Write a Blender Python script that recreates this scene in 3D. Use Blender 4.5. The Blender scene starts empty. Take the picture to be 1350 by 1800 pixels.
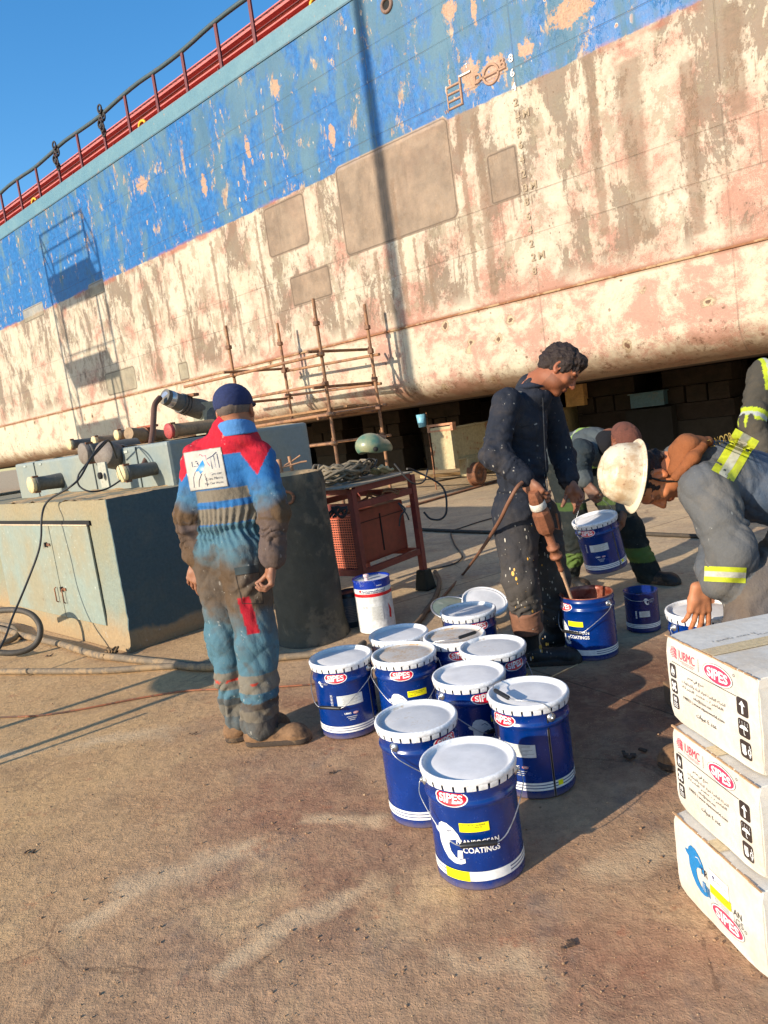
import bpy, bmesh, math, random
import numpy as np
from mathutils import Vector, Matrix
from mathutils.bvhtree import BVHTree
import openvdb as vdb

# ------------------------------------------------------------------ camera, sky, sun, exposure
sc = bpy.context.scene
C = sc.collection
RAD = math.radians
CAM_H, PITCH, ROLL, FOC = 1.47, RAD(7.3), RAD(8.1), 1300.0
_fw = Vector((0, math.cos(PITCH), -math.sin(PITCH)))
_rt = Vector((1, 0, 0)); _up = _rt.cross(_fw)
IX = _rt*math.cos(ROLL) - _up*math.sin(ROLL)
IU = _up*math.cos(ROLL) + _rt*math.sin(ROLL)
cd = bpy.data.cameras.new('camera'); cam = bpy.data.objects.new('camera', cd); C.objects.link(cam)
m = Matrix((IX, IU, -_fw)).transposed().to_4x4(); m.translation = (0, 0, CAM_H)
cam.matrix_world = m
cd.sensor_fit = 'VERTICAL'; cd.sensor_height = 36.0; cd.lens = 26.0
cd.clip_start = 0.05; cd.clip_end = 3000
sc.camera = cam

SUN_AZ, SUN_EL = 54.0, 21.0            # shadows run towards this azimuth (degrees from +Y towards +X)
w = bpy.data.worlds.new('World'); sc.world = w; w.use_nodes = True
nt = w.node_tree; bg = nt.nodes['Background']
sky = nt.nodes.new('ShaderNodeTexSky'); sky.sky_type = 'NISHITA'; sky.sun_disc = False
sky.sun_elevation = RAD(SUN_EL); sky.sun_rotation = RAD(SUN_AZ + 180.0)
sky.altitude = 0; sky.air_density = 1.1; sky.dust_density = 0.5; sky.ozone_density = 3.0
hs_ = nt.nodes.new('ShaderNodeHueSaturation'); hs_.inputs['Saturation'].default_value = 1.3; hs_.inputs['Value'].default_value = 1.0
nt.links.new(sky.outputs[0], hs_.inputs['Color']); nt.links.new(hs_.outputs[0], bg.inputs[0]); bg.inputs[1].default_value = 0.125
sl = bpy.data.lights.new('sun', 'SUN'); sun = bpy.data.objects.new('sun', sl); C.objects.link(sun)
sl.energy = 3.7; sl.angle = RAD(0.6); sl.color = (1.0, 0.87, 0.70)
a = RAD(SUN_AZ); e = RAD(SUN_EL)
SDIR = Vector((math.sin(a)*math.cos(e), math.cos(a)*math.cos(e), -math.sin(e)))
sun.rotation_euler = SDIR.to_track_quat('-Z', 'Y').to_euler(); sun.location = -SDIR*60
sc.view_settings.view_transform = 'Standard'; sc.view_settings.look = 'None'
sc.view_settings.exposure = 1.0; sc.view_settings.gamma = 1.0
sc.cycles.max_bounces = 6; sc.cycles.diffuse_bounces = 3; sc.cycles.glossy_bounces = 3
random.seed(7); rng = np.random.default_rng(11)

# ------------------------------------------------------------------ measuring helpers
def ray(px, py): return IX*(px-675) + IU*(900-py) + _fw*FOC
CP = Vector((0, 0, CAM_H))
def ground(px, py, z=0.0):
    v = ray(px, py); return CP + v*((z-CAM_H)/v.z)
def at(px, py, y):
    v = ray(px, py); return CP + v*(y/v.y)
U = Vector((-0.7337, 0.67947, 0)); W = Vector((0.67947, 0.7337, 0)); HP0 = Vector((2.66765, 10.89378, 0))
def hp(s, off, z): return HP0 + U*s + W*off + Vector((0, 0, z))
def onh(px, py, off=0.0):
    v = ray(px, py); q = HP0 + W*off
    return CP + v*((q-CP).dot(W)/v.dot(W))
ROTH = -math.atan2(0.67947, 0.7337)      # object rotation whose local +X is -U and local +Y is W

# ------------------------------------------------------------------ object helpers
def tag(o, label=None, cat=None, group=None, kind=None):
    if label: o['label'] = label
    if cat: o['category'] = cat
    if group: o['group'] = group
    if kind: o['kind'] = kind
    return o
def empty(name, loc=(0, 0, 0), rz=0.0, label=None, cat=None, group=None):
    o = bpy.data.objects.new(name, None); C.objects.link(o); o.empty_display_size = .1
    o.location = loc; o.rotation_euler = (0, 0, rz)
    return tag(o, label, cat, group)
def mesh_obj(name, verts, faces, mats, parent=None, smooth=True, fmat=None, world=False):
    me = bpy.data.meshes.new(name); me.from_pydata([tuple(v) for v in verts], [], faces)
    if not isinstance(mats, (list, tuple)): mats = [mats]
    for mm in mats: me.materials.append(mm)
    if fmat is not None: me.polygons.foreach_set('material_index', fmat)
    me.polygons.foreach_set('use_smooth', [smooth]*len(me.polygons)); me.update()
    o = bpy.data.objects.new(name, me); C.objects.link(o)
    if parent is not None: put(o, parent, world)
    return o
def put(o, parent, world=False):
    o.parent = parent
    if world: o.matrix_parent_inverse = Matrix.LocRotScale(parent.location, parent.rotation_euler, None).inverted()
    return o
class MB:
    """collects shapes, linked as one mesh"""
    def __init__(s): s.v = []; s.f = []; s.m = []; s.sm = []
    def add(s, verts, faces, mi=0, smooth=False):
        n = len(s.v); s.v += [Vector(v) for v in verts]
        s.f += [tuple(i+n for i in f) for f in faces]; s.m += [mi]*len(faces); s.sm += [smooth]*len(faces); return s
    def box(s, c, d, mi=0, rot=None, bev=0.0):
        bm = bmesh.new(); bmesh.ops.create_cube(bm, size=1.0)
        for v in bm.verts: v.co = Vector((v.co.x*d[0], v.co.y*d[1], v.co.z*d[2]))
        if bev > 0: bmesh.ops.bevel(bm, geom=bm.edges[:], offset=bev, segments=2, affect='EDGES', profile=.6)
        R = rot if rot is not None else Matrix.Identity(3)
        bm.verts.index_update()
        s.add([Vector(c) + R @ v.co for v in bm.verts], [[v.index for v in f.verts] for f in bm.faces], mi); bm.free(); return s
    def bar(s, a, b, wd, ht=None, mi=0, up=(0, 0, 1), bev=0.0):
        a = Vector(a); b = Vector(b); d = b-a; L = d.length; x = d/L; u = Vector(up)
        y = u.cross(x); y = y.normalized() if y.length > 1e-4 else Vector((0, 1, 0)).cross(x).normalized(); z = x.cross(y)
        return s.box((a+b)/2, (L, wd, ht or wd), mi, Matrix((x, y, z)).transposed(), bev)
    def tube(s, pts, r, n=8, mi=0, caps=True):
        pts = [Vector(p) for p in pts]; N = len(pts); rr = r if isinstance(r, (list, tuple)) else [r]*N
        t0 = (pts[1]-pts[0]).normalized(); nrm = t0.orthogonal().normalized(); V = []; prev = t0
        for i, p in enumerate(pts):
            t = (pts[min(i+1, N-1)]-pts[max(i-1, 0)])
            t = t.normalized() if t.length > 1e-9 else prev
            q = prev.rotation_difference(t); nrm = (q @ nrm); nrm = (nrm - t*nrm.dot(t)).normalized(); prev = t
            bb = t.cross(nrm)
            for k in range(n):
                an = 2*math.pi*k/n; V.append(p + (nrm*math.cos(an)+bb*math.sin(an))*rr[i])
        F = [(i*n+k, i*n+(k+1) % n, (i+1)*n+(k+1) % n, (i+1)*n+k) for i in range(N-1) for k in range(n)]
        s.add(V, F, mi, True)
        if caps:
            s.add(V[:n], [tuple(reversed(range(n)))], mi); s.add(V[-n:], [tuple(range(n))], mi)
        return s
    def lathe(s, prof, n=32, mi=0, c=(0, 0, 0), rot=None, arc=None, smooth=True, a0=0.0):
        full = arc is None; A = 2*math.pi if full else arc; nn = n if full else n+1; V = []
        R = rot if rot is not None else Matrix.Identity(3); c = Vector(c)
        for (r, z) in prof:
            for k in range(nn):
                an = a0 + A*k/n; V.append(c + R @ Vector((r*math.cos(an), r*math.sin(an), z)))
        F = []
        for i in range(len(prof)-1):
            for k in range(n):
                k2 = (k+1) % nn
                F.append((i*nn+k, i*nn+k2, (i+1)*nn+k2, (i+1)*nn+k))
        return s.add(V, F, mi, smooth)
    def sheet(s, pts, mi=0): return s.add(pts, [tuple(range(len(pts)))], mi)
    def grid(s, fn, nu, nv, mi=0, smooth=True):
        V = [fn(i/nu, j/nv) for j in range(nv+1) for i in range(nu+1)]
        F = [(j*(nu+1)+i, j*(nu+1)+i+1, (j+1)*(nu+1)+i+1, (j+1)*(nu+1)+i) for j in range(nv) for i in range(nu)]
        return s.add(V, F, mi, smooth)
    def build(s, name, mats, parent=None, world=False):
        me = bpy.data.meshes.new(name); me.from_pydata([tuple(v) for v in s.v], [], s.f)
        if not isinstance(mats, (list, tuple)): mats = [mats]
        for mm in mats: me.materials.append(mm)
        me.polygons.foreach_set('material_index', s.m); me.polygons.foreach_set('use_smooth', s.sm); me.update()
        o = bpy.data.objects.new(name, me); C.objects.link(o)
        if parent is not None: put(o, parent, world)
        return o
def spline(pts, n=8):
    P = [Vector(p) for p in pts]; P = [P[0]*2-P[1]] + P + [P[-1]*2-P[-2]]; out = []
    for i in range(1, len(P)-2):
        for k in range(n):
            t = k/n; a, b, c, d = P[i-1], P[i], P[i+1], P[i+2]
            out.append(.5*((2*b)+(c-a)*t+(2*a-5*b+4*c-d)*t*t+(3*b-a-3*c+d)*t**3))
    out.append(P[-2]); return out
def copy_tree(o, parent=None):
    c = o.copy(); C.objects.link(c); c.parent = parent
    for ch in o.children: copy_tree(ch, c)
    return c

# ------------------------------------------------------------------ materials by node expression
class X:
    """socket wrapper with arithmetic"""
    def __init__(s, nt, sk): s.nt = nt; s.sk = sk
    def _m(s, op, o=None, o2=None, rev=False, clamp=False):
        n = s.nt.nodes.new('ShaderNodeMath'); n.operation = op; n.use_clamp = clamp
        ins = [s, o] if not rev else [o, s]
        if o2 is not None: ins.append(o2)
        for i, q in enumerate(ins):
            if q is None: continue
            if isinstance(q, X): s.nt.links.new(q.sk, n.inputs[i])
            else: n.inputs[i].default_value = q
        return X(s.nt, n.outputs[0])
    def __add__(s, o): return s._m('ADD', o)
    __radd__ = __add__
    def __sub__(s, o): return s._m('SUBTRACT', o)
    def __rsub__(s, o): return s._m('SUBTRACT', o, rev=True)
    def __mul__(s, o): return s._m('MULTIPLY', o)
    __rmul__ = __mul__
    def __truediv__(s, o): return s._m('DIVIDE', o)
    def max(s, o): return s._m('MAXIMUM', o)
    def min(s, o): return s._m('MINIMUM', o)
    def abs(s): return s._m('ABSOLUTE')
    def clamp(s): return s._m('ADD', 0.0, clamp=True)
    def gt(s, o): return s._m('GREATER_THAN', o)
    def sin(s): return s._m('SINE')
    def step(s, a, b):
        """0 below a, 1 above b, linear"""
        n = s.nt.nodes.new('ShaderNodeMapRange'); n.clamp = True
        s.nt.links.new(s.sk, n.inputs[0]); n.inputs[1].default_value = a; n.inputs[2].default_value = b
        n.inputs[3].default_value = 0; n.inputs[4].default_value = 1
        return X(s.nt, n.outputs[0])
class Mat:
    def __init__(s, name, rough=.6, metal=0.0, spec=.5):
        s.m = bpy.data.materials.new(name); s.m.use_nodes = True; s.nt = s.m.node_tree
        s.b = s.nt.nodes['Principled BSDF']; s.b.inputs['Roughness'].default_value = rough
        s.b.inputs['Metallic'].default_value = metal; s.b.inputs['Specular IOR Level'].default_value = spec
        s._p = None
    def node(s, t): return s.nt.nodes.new(t)
    def pos(s, kind='Object'):
        n = s.node('ShaderNodeTexCoord'); return n.outputs[kind]
    def xyz(s, sk=None):
        n = s.node('ShaderNodeSeparateXYZ'); s.nt.links.new(sk or s.pos(), n.inputs[0]); return [X(s.nt, o) for o in n.outputs]
    def scl(s, sc_, off=(0, 0, 0), sk=None):
        n = s.node('ShaderNodeMapping'); s.nt.links.new(sk or s.pos(), n.inputs[0]); n.inputs['Scale'].default_value = sc_; n.inputs['Location'].default_value = off
        return n.outputs[0]
    def noise(s, scale=5, detail=4, rough=.55, sk=None, dist=0.0, sc_=None, off=(0, 0, 0)):
        n = s.node('ShaderNodeTexNoise'); n.inputs['Scale'].default_value = scale; n.inputs['Detail'].default_value = detail
        n.inputs['Roughness'].default_value = rough; n.inputs['Distortion'].default_value = dist
        if sc_ is not None or off != (0, 0, 0): sk = s.scl(sc_ or (1, 1, 1), off, sk)
        s.nt.links.new(sk or s.pos(), n.inputs['Vector']); return X(s.nt, n.outputs[0])
    def voro(s, scale=5, sk=None, feature='F1', sc_=None, off=(0, 0, 0), rand=1.0):
        n = s.node('ShaderNodeTexVoronoi'); n.feature = feature; n.inputs['Scale'].default_value = scale; n.inputs['Randomness'].default_value = rand
        if sc_ is not None: sk = s.scl(sc_, off, sk)
        s.nt.links.new(sk or s.pos(), n.inputs['Vector'])
        return X(s.nt, n.outputs['Distance']), (X(s.nt, n.outputs['Color']) if feature == 'F1' else None)
    def col(s, c):
        n = s.node('ShaderNodeRGB'); n.outputs[0].default_value = (*c, 1); return n.outputs[0]
    def mix(s, f, a, b, mode='MIX'):
        n = s.node('ShaderNodeMix'); n.data_type = 'RGBA'; n.blend_type = mode; n.clamp_factor = True
        if isinstance(f, X): s.nt.links.new(f.sk, n.inputs[0])
        else: n.inputs[0].default_value = f
        for q, i in ((a, 6), (b, 7)):
            if isinstance(q, tuple): n.inputs[i].default_value = (*q, 1)
            else: s.nt.links.new(q, n.inputs[i])
        return n.outputs[2]
    def vary(s, c, f, lo=.7, hi=1.2):
        n = s.node('ShaderNodeHueSaturation')
        if isinstance(c, tuple): n.inputs['Color'].default_value = (*c, 1)
        else: s.nt.links.new(c, n.inputs['Color'])
        s.nt.links.new((f*(hi-lo)+lo).sk, n.inputs['Value']); return n.outputs[0]
    def base(s, c):
        if isinstance(c, tuple): s.b.inputs['Base Color'].default_value = (*c, 1)
        else: s.nt.links.new(c, s.b.inputs['Base Color'])
        return s
    def rough(s, x): s.nt.links.new(x.sk, s.b.inputs['Roughness']); return s
    def bump(s, h, strength=.5, dist=.01):
        n = s.node('ShaderNodeBump'); n.inputs['Strength'].default_value = strength; n.inputs['Distance'].default_value = dist
        s.nt.links.new(h.sk, n.inputs['Height']); s.nt.links.new(n.outputs[0], s.b.inputs['Normal']); return s
    def attr(s, name='Col'):
        n = s.node('ShaderNodeVertexColor'); n.layer_name = name; return n.outputs[0]
def srgb(r, g, b, k=1.0):
    f = lambda c: ((c/255.0)/12.92 if c/255.0 <= .04045 else ((c/255.0+.055)/1.055)**2.4)
    return (f(r)*k, f(g)*k, f(b)*k)
def worn(name, c, c2=None, rough=.6, metal=0.0, scale=6, amt=.55, bump=.3, bdist=.003, lo=.75, hi=1.15, thr=.55, spec=.5):
    """paint or metal with a second colour showing in worn or dirty places"""
    M = Mat(name, rough, metal, spec)
    n1 = M.noise(scale, 6, .62); n2 = M.noise(scale*5, 5, .6); base = M.vary(c, n2.step(.3, .7), lo, hi)
    if c2: base = M.mix(((n1*.7+n2*.3).step(thr, thr+.06))*amt, base, c2)
    M.base(base); M.bump(n2, bump, bdist); M.rough((n1*.25 + (rough-.12)).clamp())
    return M.m
# ------------------------------------------------------------------ the ground: one sheet, fine near the camera
def nz(x, y, sets):
    o = np.zeros_like(x)
    for (k, th, ph, am) in sets: o += am*np.sin(k*(x*math.cos(th)+y*math.sin(th))+ph)
    return o
_sets = [(k*(1+.3*rng.random()), rng.random()*6.28, rng.random()*6.28, .35/k**.8) for k in (2, 3, 4, 6, 8, 11, 14, 19, 25, 33, 45, 60) for _ in range(3)]
def ground_material():
    M = Mat('ground_concrete', .9, spec=.25)
    x, y, z = M.xyz()
    big = M.noise(.55, 5, .6, off=(3, 1, 0)); mid = M.noise(2.2, 7, .62); fine = M.noise(28, 6, .7); grit = M.noise(140, 3, .7)
    dirt = M.mix(mid.step(.38, .62), srgb(160, 126, 98), srgb(182, 146, 112))
    dirt = M.mix(M.noise(1.1, 6, .65, off=(9, 4, 0)).step(.47, .66)*.75, dirt, srgb(150, 106, 82))
    dirt = M.mix(M.noise(3.4, 8, .7, off=(2, 7, 0), sc_=(1.0, .55, 1)).step(.55, .68)*.7, dirt, srgb(128, 112, 100))
    # loose sand drifts
    sand = M.noise(1.5, 7, .66, off=(5, 5, 0), sc_=(1.1, .65, 1), dist=.5)
    dirt = M.mix(sand.step(.56, .7)*.85, dirt, srgb(206, 172, 128))
    # further out: paler swept concrete
    far = (y + x*.35 + big*1.4).step(4.6, 6.6)
    conc = M.mix(M.noise(1.2, 6, .6, off=(1, 8, 0), sc_=(1, 2.2, 1)).step(.4, .66), srgb(196, 172, 136), srgb(170, 150, 124))
    conc = M.mix(M.noise(5, 6, .6).step(.56, .7)*.5, conc, srgb(216, 190, 150))
    col = M.mix(far, dirt, conc)
    # yellow sand by the block on the left
    lf = (x*-1 + y*.12 + mid*1.2).step(1.6, 2.7)*.75
    col = M.mix(lf*((1-far)*.6+.4), col, srgb(200, 162, 112))
    # dark red primer stain round the mixing bucket
    d = ((x-1.35)*(x-1.35)*.9 + (y-3.25)*(y-3.25)*.8)
    st = (1-(d + mid*.9 - .35).step(.15, .75))
    col = M.mix(st*.72, col, srgb(104, 66, 50))
    st2 = M.noise(2.6, 7, .7, off=(8, 2, 0)).step(.6, .68)*(y.step(3.2, 1.2))
    col = M.mix(st2*.45, col, srgb(96, 72, 58))
    col = M.mix(M.noise(9, 8, .75, off=(4, 4, 0)).step(.62, .7)*.6, col, srgb(88, 66, 52))
    col = M.vary(col, (fine*.6+grit*.4).step(.3, .72), .60, 1.28)
    dk = M.noise(1.7, 8, .72, off=(14, 3, 0), dist=.4); col = M.mix(dk.step(.52, .66)*.4, col, srgb(112, 86, 68))
    # pale grit
    vd, vc = M.voro(95); spk = (1-vd.step(.12, .24))*M.noise(7, 3, .6, off=(6, 1, 2)).step(.42, .6)
    col = M.mix(spk*.6, col, srgb(215, 180, 135))
    # slab joints across the yard
    ja = ground(995, 1196); jb = ground(1182, 1255); jd = (jb-ja).normalized()
    j1 = (1-(((x-ja.x)*(-jd.y)+(y-ja.y)*jd.x).abs()+fine*.006).step(.004, .010))*(x.step(ja.x-.9, ja.x-.2))
    j2 = (1-(((x-ja.x)*jd.x+(y-ja.y)*jd.y+2.2).abs()+fine*.006).step(.006, .012))*(y.step(5.2, 5.4))
    col = M.mix((j1+j2).clamp()*.75, col, srgb(60, 48, 40))
    m3 = M.noise(6, 7, .7, off=(3, 8, 0))
    def drift(px, py, qx, qy, wd):
        p = ground(px, py); q = ground(qx, qy); L_ = (q-p).length; dx, dy = (q.x-p.x)/L_, (q.y-p.y)/L_
        al = (x-p.x)*dx+(y-p.y)*dy; pe = ((x-p.x)*(-dy)+(y-p.y)*dx).abs(); ov = (al-L_/2).abs()-L_/2
        return (1-(pe.max(ov*.8)+(mid-.5)*wd*7+(m3-.5)*wd*5+(fine-.5)*wd*1.5).step(wd*.1, wd*1.9))
    dm = drift(150, 1620, 300, 1540, .03).max(drift(250, 1560, 430, 1490, .05)).max(drift(395, 1700, 500, 1630, .02)).max(drift(480, 1640, 640, 1560, .03)).max(drift(550, 1437, 650, 1440, .025)).max(drift(820, 1700, 900, 1690, .04)).max(drift(1080, 1530, 1160, 1500, .05)).max(drift(0, 1330, 250, 1290, .06))
    col = M.mix(dm*.6, col, srgb(208, 180, 142))
    ce, _ = M.voro(1.3, sk=None, feature='DISTANCE_TO_EDGE', sc_=(1, 1, 0)); crk = 1-(ce+(m3-.5)*.10+(fine-.5)*.01).abs().step(.002, .008); col = M.mix(crk*M.noise(.9, 3, .5, off=(3, 3, 3)).step(.5, .6)*.5, col, srgb(86, 64, 50))
    rs = M.noise(4.5, 7, .75, off=(11, 2, 0)).step(.6, .66); col = M.mix(rs*.45, col, srgb(150, 88, 62))
    lump = M.noise(11, 8, .72, off=(1, 2, 0), dist=.6); peb, _ = M.voro(60); 
    col = M.mix(lump.step(.5, .68)*.35, col, srgb(196, 162, 124)); col = M.mix((1-lump.step(.3, .42))*.3, col, srgb(84, 66, 54))
    M.base(col); M.bump(fine*.6+grit*.25+mid*1.2+spk*.3+lump*.55-(j1+j2)*.4, 1.0, .011)
    return M.m
def build_ground():
    rings = [.25*(1.012**i) for i in range(0, 290)]; rings += [rings[-1]*(1.09**i) for i in range(1, 62)]
    na = 620; V = []; F = []
    ang = np.concatenate([np.linspace(math.radians(38), math.radians(142), na), np.linspace(math.radians(150), math.radians(390), 40)])
    nn = len(ang); R, A = np.meshgrid(rings, ang, indexing='ij'); x = R*np.cos(A); y = R*np.sin(A)
    fade = np.clip(1-(R-1.5)/9, 0, 1)
    n = nz(x, y, _sets); z = n*.006*fade
    # sand ridges in the foreground
    def ridge(px, py, qx, qy, h, wd):
        p = ground(px, py); q = ground(qx, qy); dx, dy = q.x-p.x, q.y-p.y; L = math.hypot(dx, dy)
        t = np.clip(((x-p.x)*dx+(y-p.y)*dy)/L**2, 0, 1); d = np.hypot(x-p.x-t*dx, y-p.y-t*dy)
        return h*np.exp(-(d/wd)**2)*(np.sin(np.pi*np.clip(t, .08, .92)))*(1+.5*nz(x*6, y*6, _sets[:20]))
    z += ridge(120, 1640, 440, 1490, .010, .05) + ridge(380, 1700, 640, 1510, .009, .03)*np.sign(nz(x*3, y*3, _sets[:9])+.6) + ridge(560, 1435, 760, 1440, .006, .03)
    z += ridge(440, 1640, 560, 1560, -.009, .018)
    z = np.where(R < .3, 0, z) - .003
    V = np.stack([x, y, z], -1).reshape(-1, 3); nr = len(rings)
    idx = np.arange(nr*nn).reshape(nr, nn); nx = np.roll(idx, -1, axis=1)
    F = np.stack([idx[:-1], idx[1:], nx[1:], nx[:-1]], -1).reshape(-1, 4).tolist()
    F.append([int(i) for i in idx[0][::-1]])
    o = mesh_obj('ground', V, [tuple(reversed(f)) if False else tuple(f) for f in F], ground_material()); tag(o, kind='structure')
build_ground()
def pebbles():
    M = worn('pebble', srgb(150, 118, 88), srgb(210, 180, 140), .9, scale=30, amt=.8)
    mb = MB(); r = random.Random(3)
    for i in range(1300):
        px = r.uniform(-60, 1400); py = 1800 - 640*(r.random()**.8)
        p = ground(px, py); s = r.choice((.0015, .002, .0025, .003, .005 if r.random() < .35 else .002))
        bm = bmesh.new(); bmesh.ops.create_icosphere(bm, subdivisions=1, radius=s)
        for v in bm.verts: v.co *= r.uniform(.7, 1.3); v.co.z *= .7
        bm.verts.index_update()
        mb.add([p+Vector((0, 0, .001))+v.co for v in bm.verts], [[v.index for v in f.verts] for f in bm.faces]); bm.free()
    tag(mb.build('gravel', M), kind='stuff', label='loose grit and small stones scattered over the concrete', cat='gravel')
pebbles()

# ------------------------------------------------------------------ the ship
def hull_material():
    M = Mat('hull_paint', .55, spec=.35)
    x, y, z = M.xyz(); s = x*-1.0
    d1 = M.noise(1.6, 6, .65); d2 = M.noise(9, 5, .6); fine = M.noise(34, 5, .65)
    # --- blue topsides
    steel = M.mix(M.noise(1.2, 4, .5, sc_=(1, 1, .5)).step(.35, .65), srgb(70, 116, 146), srgb(94, 134, 156))
    bl = M.noise(.95, 9, .70, sc_=(1.7, 1, .75), off=(2.3, 0, 1.7), dist=.35)+(d2-.5)*.05
    bmask = (bl + (7.9-z)*.035 + (s-6)*.006).step(.47, .58)
    blue = M.mix(bmask, steel, M.mix(d2.step(.35, .65), srgb(18, 100, 168), srgb(34, 120, 190)))
    sc1 = M.noise(2.0, 9, .78, sc_=(1.4, 1, .6), off=(5.1, 0, 3.3), dist=.3)
    blue = M.mix(sc1.step(.575, .60)*.85, blue, M.mix(d2.step(.4, .6), srgb(172, 138, 114), srgb(206, 178, 140)))
    sc2 = M.noise(3.4, 7, .7, sc_=(1.6, 1, .5), off=(1.1, 0, 7.3))
    blue = M.mix(sc2.step(.66, .69)*.8, blue, srgb(150, 138, 128))
    vd, vc = M.voro(4.3, sc_=(1.7, .2, .8)); wob = vd + (d2-.5)*.4 + (fine-.5)*.2 + vc*.16 - .05
    keep = M.noise(1.7, 3, .5, off=(4, 0, 9)).step(.5, .56)
    blue = M.mix((1-wob.step(.15, .17))*keep, blue, srgb(214, 206, 190))
    blue = M.mix((1-wob.step(.1, .12))*keep, blue, srgb(176, 122, 100))
    # --- bare lower hull: chalky undercoat, pink speckle, sanded brown metal
    cream = M.mix(d1.step(.3, .7), srgb(248, 236, 212), srgb(240, 222, 192)); vf = M.noise(90, 3, .7); md = M.noise(17, 7, .75, off=(6, 0, 1))
    pk = M.noise(1.15, 6, .66, off=(7, 0, 2), dist=.25); pz = (3.0-z)*.03; pm = (pk+pz-(s-2)*.004)
    cream = M.mix((pm.step(.40, .54)*.55 + (pm+(vf-.5)*.5+(md-.5)*.35).step(.52, .56)*.5).clamp(), cream, srgb(214, 158, 134))
    band = (z-2.9).step(0.02, .3)
    str1 = M.noise(1.0, 9, .76, sc_=(1.5, 1, .62), off=(1.7, 0, 5.2), dist=.3)
    brown = M.mix(M.noise(2.4, 6, .65).step(.35, .7), srgb(158, 130, 106), srgb(142, 126, 104)); sf = str1+(md-.5)*.16
    bm1 = ((sf.step(.47, .56)*.35)+((sf+(fine-.5)*.06).step(.53, .548)*.5))*band
    cream = M.mix(bm1, cream, brown)
    str2 = M.noise(1.0, 6, .66, sc_=(7.0, 1, .35), off=(4.7, 0, 1.2), dist=.25)
    cream = M.mix((str2+(md-.5)*.14).step(.60, .63)*band*.55, cream, srgb(150, 118, 94))
    gr = M.noise(2.3, 9, .75, off=(3, 0, 8), sc_=(1, 1, .75)); cream = M.mix((gr.step(.55, .57))*band*.6, cream, srgb(180, 164, 134))
    cream = M.mix((1-((gr-.555).abs()).step(.003, .009))*band*.5, cream, srgb(140, 112, 88))
    fl = M.noise(8, 9, .8, off=(2, 0, 4)); cream = M.mix(fl.step(.60, .63)*.6, cream, srgb(186, 148, 118)); cream = M.mix((1-fl.step(.33, .36))*.5, cream, srgb(248, 236, 208))
    vs, _ = M.voro(13, sc_=(1, .2, .8), off=(2, 0, 5)); cream = M.mix((1-(vs+(fine-.5)*.3).step(.1, .16))*M.noise(1.6, 4, .6, off=(8, 0, 3)).step(.46, .54)*.75, cream, srgb(128, 100, 78))
    # --- bottom strake: ringed blisters, pinker
    low = 1-(z-2.86).step(0, .03)
    lp = M.noise(1.7, 8, .74, off=(1, 0, 1), dist=.3)-(s-1)*.005
    lw = M.mix((lp.step(.42, .56)*.5+(lp+(vf-.5)*.5+(md-.5)*.3).step(.5, .54)*.45).clamp(), srgb(250, 236, 206), srgb(222, 168, 146))
    vd2, _ = M.voro(2.6, sc_=(1.0, .2, 1.0), off=(.4, 0, .2)); wv = vd2 + (fine-.5)*.14 + (d2-.5)*.4
    k2 = M.noise(2.0, 3, .5, off=(9, 0, 3)).step(.44, .5)
    lw = M.mix((1-wv.step(.2, .22))*k2*.7, lw, srgb(186, 160, 126)); lw = M.mix((1-wv.step(.15, .17))*k2, lw, srgb(236, 212, 172))
    lw = M.mix((1-wv.step(.09, .12))*k2, lw, srgb(132, 98, 74))
    vd4, _ = M.voro(5.5, sc_=(1.0, .2, 1.0), off=(1.4, 0, 3.2)); lw = M.mix((1-(vd4+(fine-.5)*.25).step(.1, .14))*M.noise(1.4, 3, .5, off=(2, 0, 6)).step(.46, .53)*.85, lw, srgb(134, 100, 74))
    lw = M.mix((1-(z+(d1-.5)*.55+(d2-.5)*.2).step(1.72, 1.95))*.8, lw, srgb(150, 108, 78))
    lw = M.mix(((fl+(vf-.5)*.2).step(.56, .6))*(1-(z+(d1-.5)*.6).step(1.8, 2.4))*.8, lw, srgb(122, 84, 60))
    cream = M.mix(low, cream, lw)
    # --- paint boundary at the waterline, ragged
    edge = z + (M.noise(2.2, 7, .7)-.5)*.12 - 5.70
    col = M.mix(edge.step(-.012, .012), cream, blue)
    red = ((1-((edge+.03).abs()).step(.03, .09))*M.noise(1.1, 5, .6, off=(3, 1, 1)).step(.48, .58))
    col = M.mix(red*.75, col, srgb(196, 108, 78))
    # --- ground smooth patches with rounded corners and a traced weld line round them
    def patch(col, s0, s1, z0, z1, r=.12, tone=srgb(166, 142, 118), a=.93):
        dx = ((s-(s0+s1)/2).abs()-((s1-s0)/2-r)).max(0.0); dz = ((z-(z0+z1)/2).abs()-((z1-z0)/2-r)).max(0.0)
        dd = (dx*dx+dz*dz)._m('SQRT') - r + (d2-.5)*.02
        inn = 1-dd.step(-.01, .012)
        t = M.vary(M.mix(pat, tone, tuple(c*1.45 for c in tone)), pat2.step(.3, .7), .8, 1.08)
        col = M.mix(inn*a, col, t)
        return M.mix((1-(dd+.03).abs().step(.006, .016))*.75, col, srgb(112, 92, 74))
    pat = M.noise(2.3, 4, .55, sc_=(1, 1, .8), dist=.4).step(.4, .68); pat2 = M.noise(6, 3, .5, off=(2, 0, 2))
    for (a0, a1, b0, b1, r) in ((1.22, 3.66, 4.28, 5.78, .12), (4.5, 5.66, 4.73, 5.66, .1), (.12, .64, 4.28, 5.0, .06), (4.12, 5.2, 3.73, 4.29, .06)):
        col = patch(col, a0, a1, b0, b1, r)
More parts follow.
